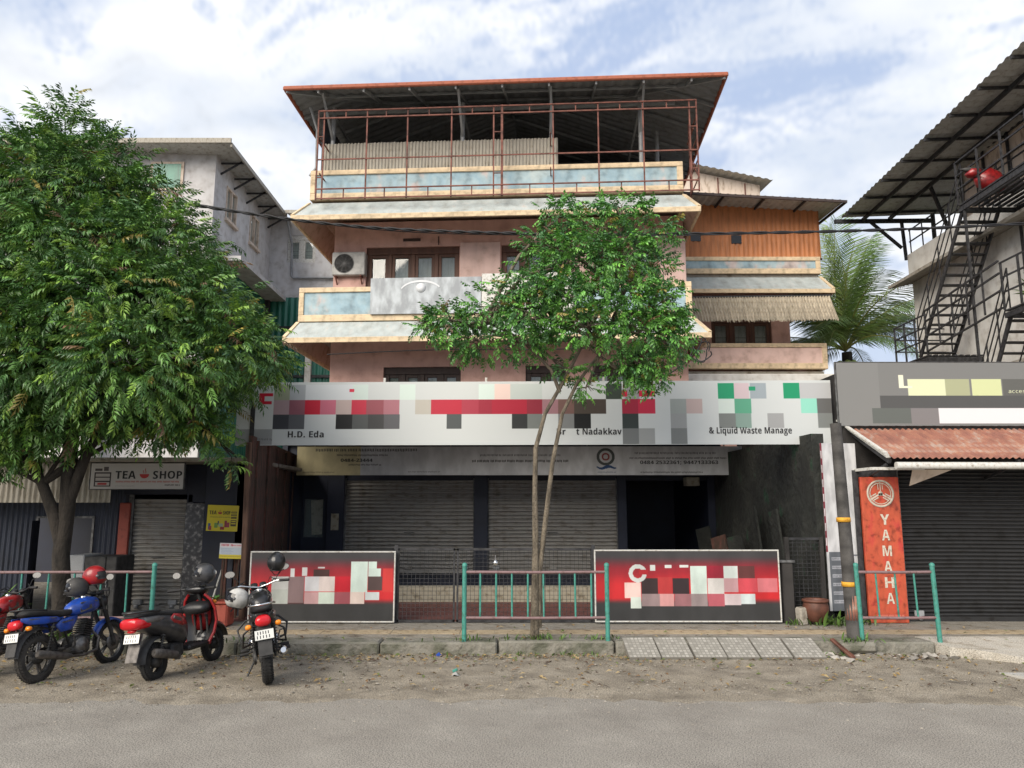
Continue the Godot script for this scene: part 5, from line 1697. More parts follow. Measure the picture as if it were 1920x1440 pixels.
func blade_mesh(w: float) -> ArrayMesh:   # a bending strap leaf along x, length 1
	var st := S()
	st.set_smooth_group(0)
	var pr := []
	for i in 6:
		var t := i / 5.0
		var hw := w * 0.5 * sin(PI * (0.12 + 0.88 * t)) 
		var y := -0.35 * t * t
		var c := [Vector3(t, y + 0.25 * hw, -hw), Vector3(t, y, 0), Vector3(t, y + 0.25 * hw, hw)]
		if i > 0:
			quad(st, pr[0], pr[1], c[1], c[0], Vector3.UP)
			quad(st, pr[1], pr[2], c[2], c[1], Vector3.UP)
		pr = c
	st.generate_normals()
	return st.commit()

func build_street_things() -> void:
	railing("long green and mauve railing behind the parked blue motorcycle", [-3.93, -7.4], -7.4, -3.93, 0.0, 11)
	railing("green and mauve railing in front of the slim middle tree", [-0.52, 1.04], -0.52, 1.04, 0.0, 8)
	railing("short leaning green and mauve railing in front of the vertical sign", [3.80, 4.64], 3.80, 4.64, -0.02, 3)
	var P := thing("utility_pole", "dark tapered street pole with two yellow bands by the short railing", "pole", Vector3(3.74, 0.16, -8.72))
	var st := S()
	tube(st, [Vector3(0, -0.05, 0), Vector3(-0.012, 0.5, 0), Vector3(-0.03, 1.4, 0), Vector3(-0.05, 2.38, 0)], [0.075, 0.072, 0.066, 0.06], 16)
	put("shaft", st, M.pole, P)
	for y in [0.60, 1.30]:
		st = S()
		lathe(st, [Vector2(0.066, -0.025), Vector2(0.076, -0.025), Vector2(0.075, 0.025), Vector2(0.066, 0.025)], 16, Transform3D(Basis.IDENTITY, Vector3(-0.013 - 0.02 * y * 0.8, y, 0)))
		put("band", st, M.pole_yellow, P)
	st = S()
	lathe(st, [Vector2(0.068, 0.22), Vector2(0.0745, 0.22), Vector2(0.0745, 0.34), Vector2(0.072, 0.48), Vector2(0.066, 0.48)], 14, Transform3D(Basis.IDENTITY, Vector3(-0.006, 0, 0)))
	put("rust_sleeve", st, M.rust, P)
	st = S()
	block(st, Vector3(-0.22, -0.1, -0.2), Vector3(0.16, 0.012, 0.2), 0.03)
	put("footing", st, M.kerb, P)
	# tiled ramp of six slabs
	var im := pic(128, 128, c8(126, 123, 117))
	for y in 8:
		for x in 8:
			var g := 150 + rng.randi_range(-20, 20)
			rect(im, x * 16 + 2, y * 16 + 2, 12, 12, c8(g, g - 3, g - 10))
	var tile := print_mat(im, 0.85)
	tile.detail_enabled = true
	tile.detail_albedo = M.t_stain
	tile.detail_blend_mode = BaseMaterial3D.BLEND_MODE_MUL
	tile.detail_uv_layer = BaseMaterial3D.DETAIL_UV_2
	tile.uv2_triplanar = true
	tile.uv2_world_triplanar = true
	tile.uv2_scale = Vector3.ONE * 0.8
	var R := thing("slab_ramp", "ramp of six checkered concrete slabs leaning on the kerb", "ramp", Vector3(1.22, 0, -8.62))
	for i in 6:
		var x := 0.343 * i + 0.004 * sin(i * 4.0)
		var tl := Vector3(x - 0.03, 0.205 + 0.004 * sin(i * 7.0), -0.02)
		var tr := Vector3(x + 0.296, 0.205 + 0.004 * sin(i * 7.0 + 1.0), -0.02)
		var br := Vector3(x + 0.326, 0.062, 0.31 + 0.01 * sin(i * 3.0))
		var bl := Vector3(x + 0.0, 0.062, 0.31 + 0.01 * sin(i * 3.0))
		var dn := Vector3(0, -0.055, -0.02)
		st = S()
		panel(st, tl, tr, br, bl)
		for e in [[bl, br], [br, tr], [tr, tl], [tl, bl]]: quad(st, e[0], e[1], e[1] + dn, e[0] + dn, (e[0] + e[1]) * 0.5 - (tl + br) * 0.5)
		quad(st, tl + dn, tr + dn, br + dn, bl + dn, Vector3.DOWN)
		put("slab", st, tile, R)
	# clay pot
	var C := thing("clay_pot", "empty round brown clay pot on the pavement before the mossy wall", "pot", Vector3(3.77, 0.2, -9.85))
	st = S()
	lathe(st, [Vector2(0, 0), Vector2(0.09, 0), Vector2(0.11, 0.02), Vector2(0.152, 0.13), Vector2(0.155, 0.18), Vector2(0.14, 0.235)], 28)
	put("body", st, M.clay, C)
	st = S()
	lathe(st, [Vector2(0.138, 0.232), Vector2(0.155, 0.238), Vector2(0.163, 0.25), Vector2(0.16, 0.268), Vector2(0.148, 0.272), Vector2(0.135, 0.255), Vector2(0.128, 0.15), Vector2(0.08, 0.06), Vector2(0, 0.05)], 28)
	put("rim", st, M.clay, C)
	var K := thing("concrete_block", "small broken concrete block left of the clay pot", "block", Vector3(3.585, 0.165, -9.84))
	st = S()
	box(st, Vector3(0, 0.1, 0), Vector3(0.11, 0.22, 0.12), Basis(Vector3.UP, 0.3) * Basis(Vector3.BACK, 0.06), 0.02)
	put("lump", st, M.concrete, K)
	plant_pot("potted_plant", "small leafy plant in a pot behind the left railing", Vector3(-6.15, 0.16, -9.4), 0.16, 0.25, 60, 0.34, M.clay, Color(0.09, 0.17, 0.03))
	var T := thing("brick_planter", "square terracotta planter by the wooden post with a little green plant", "planter", Vector3(-3.58, 0.165, -9.75))
	st = S()
	block(st, Vector3(-0.17, 0, -0.13), Vector3(0.13, 0.27, 0.13), 0.02)
	put("box", st, M.red_board, T)
	st = S()
	block(st, Vector3(-0.185, 0.271, -0.145), Vector3(0.145, 0.30, 0.145), 0.01)
	put("rim", st, M.red_board, T)
	var xs := []
	var cs := []
	for i in 14:
		var a := rng.randf() * TAU
		var d := Vector3(cos(a) * 0.6, 0.8, sin(a) * 0.6).normalized()
		xs.append(Transform3D(look(d).scaled_local(Vector3.ONE * 0.12), Vector3(-0.05, 0.29, 0.03)))
		cs.append(Color(0.06, 0.16, 0.03) * rng.randf_range(0.7, 1.3))
	many("leaves", blade_mesh(0.3), xs, cs, M.leaf, T)
	# overhead cables
	cable("thick twisted black overhead cable running across the whole street front", [Vector3(-4.6, 5.72, -10.0), Vector3(-2.35, 5.40, -10.0), Vector3(0.0, 5.28, -10.0), Vector3(2.3, 5.27, -10.0), Vector3(5.4, 5.34, -10.0), Vector3(8.4, 5.5, -10.0)], 0.013, true)
	cable("thin black cable sagging below the thick one between the trees", [Vector3(-4.5, 5.75, -10.06), Vector3(-2.0, 5.36, -10.04), Vector3(0.4, 5.25, -10.0), Vector3(3.0, 5.25, -9.96), Vector3(8.3, 5.42, -9.9)], 0.006, false)
	cable("thin wire slung under the first balcony of the pink building", [Vector3(-3.9, 4.78, -15.9), Vector3(-1.5, 4.86, -15.8), Vector3(1.0, 4.83, -15.6), Vector3(3.4, 4.95, -15.4)], 0.012, false)
	var loop := []
	for k in 26:
		var a := k * 0.5
		var q := 0.20 + 0.07 * sin(k * 0.9)
		loop.append(Vector3(3.72 + q * cos(a), 4.66 + q * 0.9 * sin(a) + 0.04 * sin(k * 1.7), -15.0 + 0.01 * k))
	cable("coil of loose black cable hanging from the corner of the first balcony", loop, 0.012, false)
	cable("black cable climbing from the shop roof to the balcony corner", [Vector3(2.6, 3.9, -14.5), Vector3(3.2, 4.25, -14.7), Vector3(3.7, 4.7, -15.0), Vector3(3.85, 5.0, -15.2)], 0.014, false)

func cable(label: String, pts: Array, r: float, twisted: bool) -> void:
	var c := Curve3D.new()
	for i in pts.size():
		var d: Vector3 = (pts[mini(i + 1, pts.size() - 1)] - pts[maxi(i - 1, 0)]) * 0.17
		c.add_point(pts[i], -d, d)
	c.bake_interval = 0.06
	var b := c.get_baked_points()
	var st := S()
	var a := []
	for p in b: a.append(p)
	if twisted:
		for s in 2:
			var q := []
			for i in a.size(): q.append(a[i] + Vector3(0, cos(i * 0.5 + PI * s), sin(i * 0.5 + PI * s)) * r * 0.9)
			tube(st, q, r, 6)
	else: tube(st, a, r, 6)
	tag(put("overhead_cable", st, M.wire), label, "cable", "overhead cables")

# ---------- trees ----------
func leaflet(st: SurfaceTool, at: Vector3, d: Vector3, up: Vector3, l: float, w: float) -> void:
	var s := d.cross(up).normalized()
	var n := s.cross(d).normalized()
	var tip := at + d * l - n * l * 0.22
	var mid := at + d * l * 0.45
	tri(st, at, mid + s * w * 0.5 + n * w * 0.16, mid, n)
	tri(st, at, mid, mid - s * w * 0.5 + n * w * 0.16, n)
	tri(st, mid, mid + s * w * 0.5 + n * w * 0.16, tip, n)
	tri(st, mid - s * w * 0.5 + n * w * 0.16, mid, tip, n)

func spray_mesh(n: int, l: float, w: float, len: float, droop: float) -> ArrayMesh:   # a twig along x with leaves on both sides
	var st := S()
	st.set_smooth_group(-1)
	var pts := []
	for i in 4: pts.append(Vector3(len * i / 3.0, -droop * len * pow(i / 3.0, 2.0), 0))
	for i in n:
		var t := (i + 0.6) / n
		var p := Vector3(len * t, -droop * len * t * t, 0)
		var a := 0.75 + 0.4 * rng.randf()
		if i == n - 1: a = 0.1
		var sd := 1.0 if i % 2 else -1.0
		var d := Vector3(cos(a), -0.15 - 0.5 * rng.randf() - droop * t, sd * sin(a)).normalized()
		leaflet(st, p, d, Vector3(0.15 * rng.randf_range(-1, 1), 1, 0.35 * sd * rng.randf_range(0, 1)), l * rng.randf_range(0.75, 1.15), w * rng.randf_range(0.8, 1.15))
	tube(st, pts, [0.004, 0.003, 0.0025, 0.002], 4, false)
	st.generate_normals()
	return st.commit()

func tree(name_: String, label: String, at: Vector3, trunks: Array, bark: Material, blobs: Array, sprays: Array, per: float, cols: Array, size: Vector2, droop := 0.35) -> void:   # blobs: [centre, radii]
	var T := thing(name_, label, "tree", at)
	for t in trunks:
		var st := S()
		tube(st, t[0], t[1], 12)
		put("trunk", st, bark, T)
	var fork: Vector3 = trunks[0][0][-1]
	var st := S()
	for b in blobs:   # a limb into every leaf clump, with twigs in it
		var c: Vector3 = b[0]
		var from: Vector3 = fork
		var tr: Array = trunks[rng.randi() % trunks.size()][0]
		from = tr[-1]
		if tr.size() > 3 and c.y < from.y + 0.2: from = tr[-2]
		var mid := from.lerp(c, 0.5) + Vector3(rng.randf_range(-0.08, 0.08), 0.10 + 0.1 * rng.randf(), rng.randf_range(-0.08, 0.08)) * from.distance_to(c)
		var k := from.distance_to(c)
		tube(st, [from, from.lerp(mid, 0.55) + Vector3(0, 0.02, 0), mid, mid.lerp(c, 0.6), c], [0.016 + 0.010 * k, 0.013 + 0.007 * k, 0.012 + 0.004 * k, 0.011, 0.006], 7, false)
		for i in 7:
			var d := Vector3(rng.randf_range(-1, 1), rng.randf_range(-0.5, 1), rng.randf_range(-1, 1)).normalized()
			var e: Vector3 = c + d * b[1] * 0.8
			tube(st, [mid.lerp(c, rng.randf_range(0.3, 1.0)), c.lerp(e, 0.55) + Vector3(0, 0.03, 0), e], [0.010, 0.006, 0.003], 5, false)
	put("limbs", st, bark, T)
	var xs := []
	var cs := []
	for v in sprays.size():
		xs.append([]); cs.append([])
	for b in blobs:
		var c: Vector3 = b[0]
		var r: Vector3 = b[1]
		var n := int(per * (r.x * r.y + r.y * r.z + r.x * r.z))
		for i in n:
			var d := Vector3(rng.randfn(), rng.randfn(), rng.randfn()).normalized()
			var rr := pow(rng.randf(), 0.42)
			if rng.randf() < 0.08: rr = rng.randf_range(1.0, 1.22)
			var p := c + d * r * rr
			p += Vector3(nz.get_noise_3d(p.x * 2.0, p.y * 2.0, p.z * 2.0), nz.get_noise_3d(p.y * 2.0, p.z * 2.0, 9.0), 0) * 0.2
			if p.y + at.y < 1.7 and absf(p.x) > 0.4: continue
			var o := (d * 0.8 + Vector3(rng.randf_range(-0.7, 0.7), rng.randf_range(-0.35, 0.5), rng.randf_range(-0.7, 0.7))).normalized()
			o.y = clampf(o.y, -0.75, 0.8)
			var bb := look(o).rotated(o.normalized(), rng.randf_range(-0.7, 0.7))
			var k := rng.randf_range(size.x, size.y)
			var v := rng.randi() % sprays.size()
			xs[v].append(Transform3D(bb.scaled_local(Vector3.ONE * k), p))
			var col: Color = cols[rng.randi() % cols.size()]
			if rng.randf() < 0.025: col = Color(0.17, 0.14, 0.03)
			elif rng.randf() < 0.015: col = Color(0.10, 0.06, 0.03)
			var g := rng.randf_range(1.0, 1.95)
			cs[v].append(Color(col.r * g, col.g * g, col.b * g))
	for v in sprays.size(): many("leaves", sprays[v], xs[v], cs[v], M.leaf, T)

func build_trees() -> void:
	nz.seed = 12
	nz.frequency = 0.6
	nz.fractal_octaves = 3
	var sp := []
	for i in 3: sp.append(spray_mesh(11, 0.125, 0.036, 0.27, 0.35))
	var bl := []
	for b in [[-5.5, 6.05, -8.9, 0.42, 0.58, 0.42], [-5.95, 5.75, -8.8, 0.45, 0.42, 0.5], [-5.0, 5.72, -8.9, 0.5, 0.42, 0.5], [-6.4, 5.2, -8.9, 0.7, 0.55, 0.7], [-5.4, 5.3, -8.6, 0.85, 0.7, 0.8], [-4.65, 5.25, -9.0, 0.62, 0.55, 0.7], [-6.2, 4.6, -8.5, 0.9, 0.65, 0.9], [-5.1, 4.55, -8.4, 0.95, 0.6, 0.9], [-4.2, 4.6, -8.8, 0.65, 0.5, 0.8], [-5.8, 3.7, -8.0, 0.8, 0.55, 0.7], [-4.5, 3.85, -8.3, 0.95, 0.55, 0.9], [-3.65, 3.95, -8.8, 0.55, 0.45, 0.8], [-3.2, 3.45, -8.8, 0.55, 0.42, 0.75], [-2.9, 3.42, -9.1, 0.22, 0.2, 0.35], [-5.1, 3.2, -8.1, 0.85, 0.5, 0.8], [-4.1, 3.15, -8.2, 0.85, 0.5, 0.85], [-6.2, 3.1, -8.5, 0.85, 0.5, 0.9], [-3.75, 2.92, -9.0, 0.34, 0.3, 0.5], [-5.6, 2.78, -8.8, 0.75, 0.3, 0.6], [-4.6, 2.78, -8.9, 0.7, 0.26, 0.6], [-3.85, 2.66, -9.0, 0.36, 0.2, 0.5], [-3.75, 2.62, -9.0, 0.3, 0.24, 0.4], [-3.6, 2.48, -9.0, 0.25, 0.2, 0.35], [-3.3, 2.2, -9.0, 0.12, 0.14, 0.16], [-4.3, 2.5, -9.0, 0.45, 0.18, 0.35], [-6.5, 3.9, -9.2, 0.8, 0.6, 0.8], [-5.4, 3.9, -9.8, 1.0, 0.8, 0.8], [-4.6, 4.6, -9.8, 0.8, 0.7, 0.7], [-4.0, 3.4, -9.9, 0.8, 0.6, 0.6], [-4.9, 2.9, -9.7, 0.9, 0.34, 0.6], [-5.9, 2.8, -9.6, 0.8, 0.36, 0.6], [-7.3, 4.4, -8.9, 0.9, 0.9, 0.9], [-7.2, 3.1, -8.8, 0.9, 0.7, 0.9], [-6.2, 2.3, -9.0, 0.35, 0.16, 0.3], [-5.6, 2.36, -8.6, 0.4, 0.2, 0.3], [-4.95, 2.4, -8.55, 0.35, 0.18, 0.3], [-6.6, 2.2, -8.8, 0.5, 0.3, 0.4], [-6.0, 2.15, -8.7, 0.4, 0.22, 0.3], [-5.45, 2.2, -8.6, 0.3, 0.16, 0.25], [-6.3, 1.95, -8.8, 0.25, 0.14, 0.25], [-5.3, 2.55, -8.4, 0.5, 0.2, 0.35]]:
		bl.append([Vector3(b[0] + 5.05, b[1] - 0.16, b[2] + 8.9), Vector3(b[3], b[4], b[5])])
	tree("large_tree", "large broad dark green tree over the tea shop at left", Vector3(-5.05, 0.16, -8.9), [
		[[Vector3(0.02, -0.05, 0), Vector3(0.0, 0.35, 0), Vector3(-0.05, 0.9, 0.02), Vector3(-0.04, 1.45, 0.0), Vector3(-0.05, 2.1, 0.02), Vector3(-0.2, 3.4, 0.05), Vector3(-0.35, 4.8, 0.0)], [0.125, 0.10, 0.09, 0.086, 0.08, 0.06, 0.03]],
		[[Vector3(-0.05, 0.95, 0.02), Vector3(-0.13, 1.3, 0.05), Vector3(-0.3, 1.7, 0.08), Vector3(-0.8, 2.6, 0.3)], [0.06, 0.07, 0.055, 0.03]],
		[[Vector3(-0.02, 1.5, 0.0), Vector3(0.2, 2.1, 0.1), Vector3(0.7, 2.7, 0.2), Vector3(1.2, 3.1, 0.2)], [0.06, 0.055, 0.045, 0.03]]],
		M.dark_bark, bl, sp, 430.0, [Color(0.042, 0.10, 0.022), Color(0.06, 0.135, 0.025), Color(0.08, 0.17, 0.027), Color(0.033, 0.082, 0.022), Color(0.125, 0.215, 0.03), Color(0.042, 0.10, 0.024)], Vector2(0.5, 0.8), 0.35)
	sp = []
	for i in 3: sp.append(spray_mesh(8, 0.072, 0.036, 0.17, 0.3))
	bl = []
	for b in [[0.55, 5.05, -8.8, 0.22, 0.2, 0.22], [1.3, 5.1, -8.8, 0.26, 0.22, 0.26], [0.95, 4.82, -8.75, 0.34, 0.3, 0.35], [1.55, 4.85, -8.85, 0.3, 0.28, 0.32], [0.4, 4.65, -8.8, 0.3, 0.26, 0.3], [0.75, 4.4, -8.6, 0.42, 0.3, 0.42], [1.3, 4.45, -8.7, 0.42, 0.34, 0.42], [1.72, 4.4, -8.85, 0.28, 0.28, 0.32], [0.3, 4.22, -8.6, 0.34, 0.26, 0.36], [0.15, 4.0, -8.55, 0.34, 0.22, 0.36], [0.7, 3.95, -8.45, 0.46, 0.26, 0.42], [1.25, 3.95, -8.6, 0.42, 0.3, 0.4], [1.72, 3.95, -8.8, 0.34, 0.3, 0.36], [1.9, 3.8, -8.9, 0.14, 0.14, 0.2], [-0.25, 3.82, -8.6, 0.36, 0.22, 0.36], [-0.72, 3.72, -8.7, 0.34, 0.2, 0.34], [-1.02, 3.66, -8.75, 0.2, 0.13, 0.24], [0.25, 3.68, -8.4, 0.42, 0.2, 0.36], [0.85, 3.6, -8.4, 0.4, 0.2, 0.34], [1.5, 3.55, -8.6, 0.42, 0.26, 0.38], [1.85, 3.5, -8.85, 0.28, 0.26, 0.32], [-0.5, 3.48, -8.7, 0.4, 0.13, 0.32], [0.1, 3.42, -8.6, 0.3, 0.12, 0.3], [1.45, 3.22, -8.7, 0.3, 0.22, 0.3], [1.65, 3.12, -8.8, 0.22, 0.2, 0.25], [1.38, 3.02, -8.75, 0.12, 0.1, 0.14], [0.62, 3.16, -8.8, 0.2, 0.1, 0.2], [0.85, 2.96, -8.8, 0.14, 0.08, 0.14]]:
		bl.append([Vector3(b[0] - 0.25, b[1] - 0.16, b[2] + 8.8), Vector3(b[3], b[4], b[5])])
	tree("slim_tree", "slim twin-stemmed young tree with a spreading crown before the name board", Vector3(0.25, 0.16, -8.8), [
		[[Vector3(0.0, -0.05, 0), Vector3(0.005, 0.4, 0), Vector3(0.015, 1.0, 0), Vector3(0.01, 1.6, 0), Vector3(0.02, 2.1, 0), Vector3(0.13, 2.5, 0.02), Vector3(0.36, 2.9, 0.05), Vector3(0.62, 3.4, 0.05), Vector3(0.75, 4.2, 0.0)], [0.053, 0.044, 0.036, 0.030, 0.026, 0.023, 0.021, 0.017, 0.01]],
		[[Vector3(0.05, 0.12, -0.01), Vector3(0.06, 0.75, -0.02), Vector3(0.13, 1.3, -0.02), Vector3(0.215, 1.95, -0.02), Vector3(0.33, 2.5, 0.0), Vector3(0.5, 2.85, 0.05), Vector3(0.85, 3.3, 0.05), Vector3(1.05, 3.9, 0.0)], [0.031, 0.031, 0.029, 0.025, 0.021, 0.019, 0.016, 0.01]],
		[[Vector3(0.3, 2.75, 0.04), Vector3(0.2, 3.0, 0.1), Vector3(-0.1, 3.3, 0.15), Vector3(-0.6, 3.5, 0.12)], [0.022, 0.02, 0.016, 0.008]]],
		M.bark, bl, sp, 500.0, [Color(0.05, 0.14, 0.024), Color(0.065, 0.18, 0.028), Color(0.09, 0.23, 0.032), Color(0.042, 0.12, 0.026), Color(0.036, 0.10, 0.03)], Vector2(0.62, 0.95), 0.3)
	palm()

func frond_mesh(len: float, droop: float, sweep: float) -> Array:   # rachis along x bending down, leaflets hanging on both sides
	var st := S()
	var pts := []
	for i in 13:
		var t := i / 12.0
		pts.append(Vector3(len * (t - 0.12 * droop * t * t), len * (0.42 * t - droop * t * t), len * sweep * t * t))
	var rr := []
	for i in 13: rr.append(lerpf(0.035, 0.006, i / 12.0))
	tube(st, pts, rr, 6, false)
	st.generate_normals()
	var rachis := st.commit()
	st = S()
	for i in 62:
		var t := 0.14 + 0.86 * i / 61.0
		var f := t * 12.0
		var k := mini(int(f), 11)
		var p: Vector3 = pts[k].lerp(pts[k + 1], f - k)
		var d: Vector3 = (pts[k + 1] - pts[k]).normalized()
		for sd in [-1.0, 1.0]:
			var s: Vector3 = d.cross(Vector3.UP).normalized() * sd
			var l := len * (0.11 + 0.17 * sin(PI * clampf(t * 0.95, 0, 1))) * rng.randf_range(0.85, 1.1)
			var o: Vector3 = (s * 0.85 + d * 0.55 + Vector3(0, -0.22 - 0.3 * rng.randf(), 0)).normalized()
			var w := d * 0.017
			var mid := p + o * l * 0.55
			var tip: Vector3 = p + o * l + Vector3(0, -0.3 * l, 0) * rng.randf_range(0.6, 1.2)
			quad(st, p - w * 0.5, p + w * 0.5, mid + w, mid - w, Vector3.UP)
			tri(st, mid - w, mid + w, tip, Vector3.UP)
	st.generate_normals()
	return [rachis, st.commit()]

func palm() -> void:
	var P := thing("coconut_palm", "coconut palm with feathery drooping fronds between the annex and the stairs", "palm", Vector3(10.35, -0.06, -23.4))
	var st := S()
	var pts := []
	var rr := []
	for i in 15:
		pts.append(Vector3(0.25 * sin(i * 0.12) - 0.2, 6.4 * i / 14.0, 0))
		rr.append(0.2 - 0.05 * i / 14.0 + (0.012 if i % 2 else 0.0))
	tube(st, pts, rr, 12)
	put("trunk", st, M.dark_bark, P)
	var rm := pm(lin(0.20, 0.21, 0.05), 0.6)
	var vs := []
	for v in [[4.3, 0.24, 0.05], [3.9, 0.45, -0.08], [3.4, 0.75, 0.1], [3.0, 1.0, -0.05]]: vs.append(frond_mesh(v[0], v[1], v[2]))
	var greens := []
	for c in [lin(0.16, 0.26, 0.06), lin(0.11, 0.19, 0.05), lin(0.23, 0.31, 0.09)]:
		var m := pm(c, 0.45)
		m.backlight = Color(0.3, 0.34, 0.14)
		greens.append(m)
	for i in 36:
		var up := i < 11
		var az := i * 2.4 + 0.3
		var tilt := rng.randf_range(0.95, 1.35) if up else rng.randf_range(0.1, 0.75)
		var v: Array = vs[rng.randi() % 2 if up else 1 + rng.randi() % 3]
		var b := Basis(Vector3.UP, az) * Basis(Vector3.BACK, tilt)
		var fr := share("frond", v[0], rm, P, Transform3D(b.scaled_local(Vector3.ONE * rng.randf_range(0.85, 1.05)), Vector3(0.0, 6.45, 0)))
		share("leaflets", v[1], greens[rng.randi() % 3], fr)
	st = S()
	for i in 7:
		var a := i * 0.9
		lathe(st, [Vector2(0, -0.14), Vector2(0.08, -0.1), Vector2(0.11, 0), Vector2(0.08, 0.1), Vector2(0, 0.13)], 10, Transform3D(Basis.IDENTITY, Vector3(0.25 * cos(a), 6.0, 0.25 * sin(a))))
	put("coconuts", st, greens[2], P)

# ---------- two-wheelers: x forward from the rear axle, z to the right ----------
func wheel(parent: Node3D, at: Vector3, r: float, tr: float, spokes: int, tm: Material, rim_m: Material) -> void:
	var W := node("wheel", parent, at)
	var st := S()
	var prof := []
	for k in 15:   # tyre section
		var a := lerpf(-2.3, 2.3, k / 14.0)
		prof.append(Vector2(r - tr + tr * cos(a), tr * 0.92 * sin(a)))
	var xf := Transform3D(Basis(Vector3.RIGHT, PI / 2), Vector3.ZERO)
	lathe(st, prof, 44, xf)
	put("tyre", st, tm, W)
	st = S()
	var nb := 44
	for i in nb:   # tread blocks
		var a := TAU * i / nb
		var b := Basis(Vector3.BACK, a)
		for s in [-1.0, 1.0]:
			box(st, b * Vector3(r - 0.003, 0.0, s * tr * 0.34), Vector3(0.012, TAU * r / nb * 0.62, tr * 0.42), b * Basis(Vector3.RIGHT, 0.35 * s))
			box(st, b * Vector3(r - tr * 0.36, 0.01, s * tr * 0.76), Vector3(0.010, TAU * r / nb * 0.5, tr * 0.4), b * Basis(Vector3.UP, -0.95 * s))
	put("tread", st, tm, W, "stuff")
	st = S()
	var ir := r - tr * 1.62
	lathe(st, [Vector2(ir, -0.03), Vector2(ir + tr * 0.42, -0.036), Vector2(ir + tr * 0.42, -0.03), Vector2(ir + 0.01, -0.02), Vector2(ir + 0.01, 0.02), Vector2(ir + tr * 0.42, 0.03), Vector2(ir + tr * 0.42, 0.036), Vector2(ir, 0.03), Vector2(ir - 0.012, 0.0), Vector2(ir, -0.03)], 40, xf)
	put("rim", st, rim_m, W)
	for i in spokes:
		st = S()
		var a := TAU * i / spokes
		for s in [-0.11, 0.11]:
			bar(st, Vector3(cos(a + s * 2.0) * 0.05, sin(a + s * 2.0) * 0.05, 0), Vector3(cos(a + s) * (ir - 0.004), sin(a + s) * (ir - 0.004), 0), 0.026, 0.02, 0.004)
		put("spoke", st, rim_m, W)
	st = S()
	lathe(st, [Vector2(0, -0.075), Vector2(0.05, -0.075), Vector2(0.075, -0.05), Vector2(0.075, 0.05), Vector2(0.05, 0.075), Vector2(0, 0.075)], 22, xf)
	put("hub", st, M.engine, W)

func spring(parent: Node3D, a: Vector3, b: Vector3, r: float, m: Material) -> void:
	var st := S()
	var pts := []
	var bs := look(b - a)
	for i in 64:
		var t := i / 63.0
		pts.append(a.lerp(b, lerpf(0.16, 0.82, t)) + bs.y * cos(t * 50.0) * r + bs.z * sin(t * 50.0) * r)
	tube(st, pts, 0.0055, 5)
	tube(st, [a, b], r * 0.5, 8)
	for t in [0.0, 0.12, 0.84]: tube(st, [a.lerp(b, t), a.lerp(b, t + 0.06)], r * 1.05, 10)
	put("shock_absorber", st, m, parent)

func fender(parent: Node3D, c: Vector3, r: float, w: float, a0: float, a1: float, m: Material, n := "fender") -> void:   # curved guard over a wheel, angles from forward
	var st := S()
	st.set_smooth_group(0)
	var pr := []
	for i in 17:
		var a := lerpf(a0, a1, i / 16.0)
		var o := Vector3(cos(a), sin(a), 0)
		var cur := [c + o * (r - 0.03) + Vector3(0, 0, -w), c + o * r + Vector3(0, 0, -w * 0.8), c + o * (r + 0.012), c + o * r + Vector3(0, 0, w * 0.8), c + o * (r - 0.03) + Vector3(0, 0, w)]
		if i > 0:
			for k in 4: quad(st, pr[k], pr[k + 1], cur[k + 1], cur[k], o)
		pr = cur
	put(n, st, m, parent)

func number_plate(parent: Node3D, at: Vector3, tilt: float, w := 0.20, h := 0.11) -> void:
	var im := pic(100, 56, c8(214, 214, 208))
	rect(im, 0, 0, 100, 2, c8(40, 40, 40)); rect(im, 0, 54, 100, 2, c8(40, 40, 40))
	for l in [[14, 8, 70], [10, 31, 80]]:
		for k in 5: dashes(im, l[0] + k * l[2] / 5, l[1], 9, 17, c8(44, 44, 46))
	var b := Basis(Vector3.UP, -PI / 2) * Basis(Vector3.RIGHT, tilt)
	var st := S()
	box(st, at + b * Vector3(0, 0, -0.004), Vector3(w, h, 0.004), b)
	var P := put("number_plate", st, M.plastic, parent)
	st = S()
	panel(st, at + b * Vector3(-w / 2, h / 2, 0), at + b * Vector3(w / 2, h / 2, 0), at + b * Vector3(w / 2, -h / 2, 0), at + b * Vector3(-w / 2, -h / 2, 0))
	put("plate_print", st, print_mat(im, 0.4), P)

func mirror(parent: Node3D, base: Vector3, at: Vector3, m: Material) -> void:
	var st := S()
	tube(st, [base, base.lerp(at, 0.5) + Vector3(-0.01, 0.02, 0), at - Vector3(0, 0.03, 0)], 0.0055, 6)
	var N := put("mirror", st, m, parent)
	st = S()
	var xf := Transform3D(Basis(Vector3.BACK, PI / 2).scaled_local(Vector3(0.8, 1, 1.15)), at)
	lathe(st, [Vector2(0, -0.025), Vector2(0.04, -0.02), Vector2(0.055, 0.0), Vector2(0.055, 0.006), Vector2(0.05, 0.004)], 18, xf)
	put("mirror_back", st, m, N)
	st = S()
	lathe(st, [Vector2(0.051, 0.004), Vector2(0.0, 0.0045)], 18, xf)
	put("mirror_glass", st, M.mirror, N)

func indicator(parent: Node3D, at: Vector3, side: float) -> void:
	var st := S()
	loft(st, [[-0.035, 0, 0.012, 0.02], [-0.02, 0, 0.028, 0.034], [0.02, 0, 0.026, 0.03], [0.03, 0, 0.012, 0.015]], 12)
	var o := put("indicator", st, M.lamp_amber, parent)
	o.position = at
	st = S()
	tube(st, [Vector3(0, 0, -side * 0.02), Vector3(0.01, 0, -side * 0.1)], 0.008, 6)
	put("stalk", st, M.plastic, o)

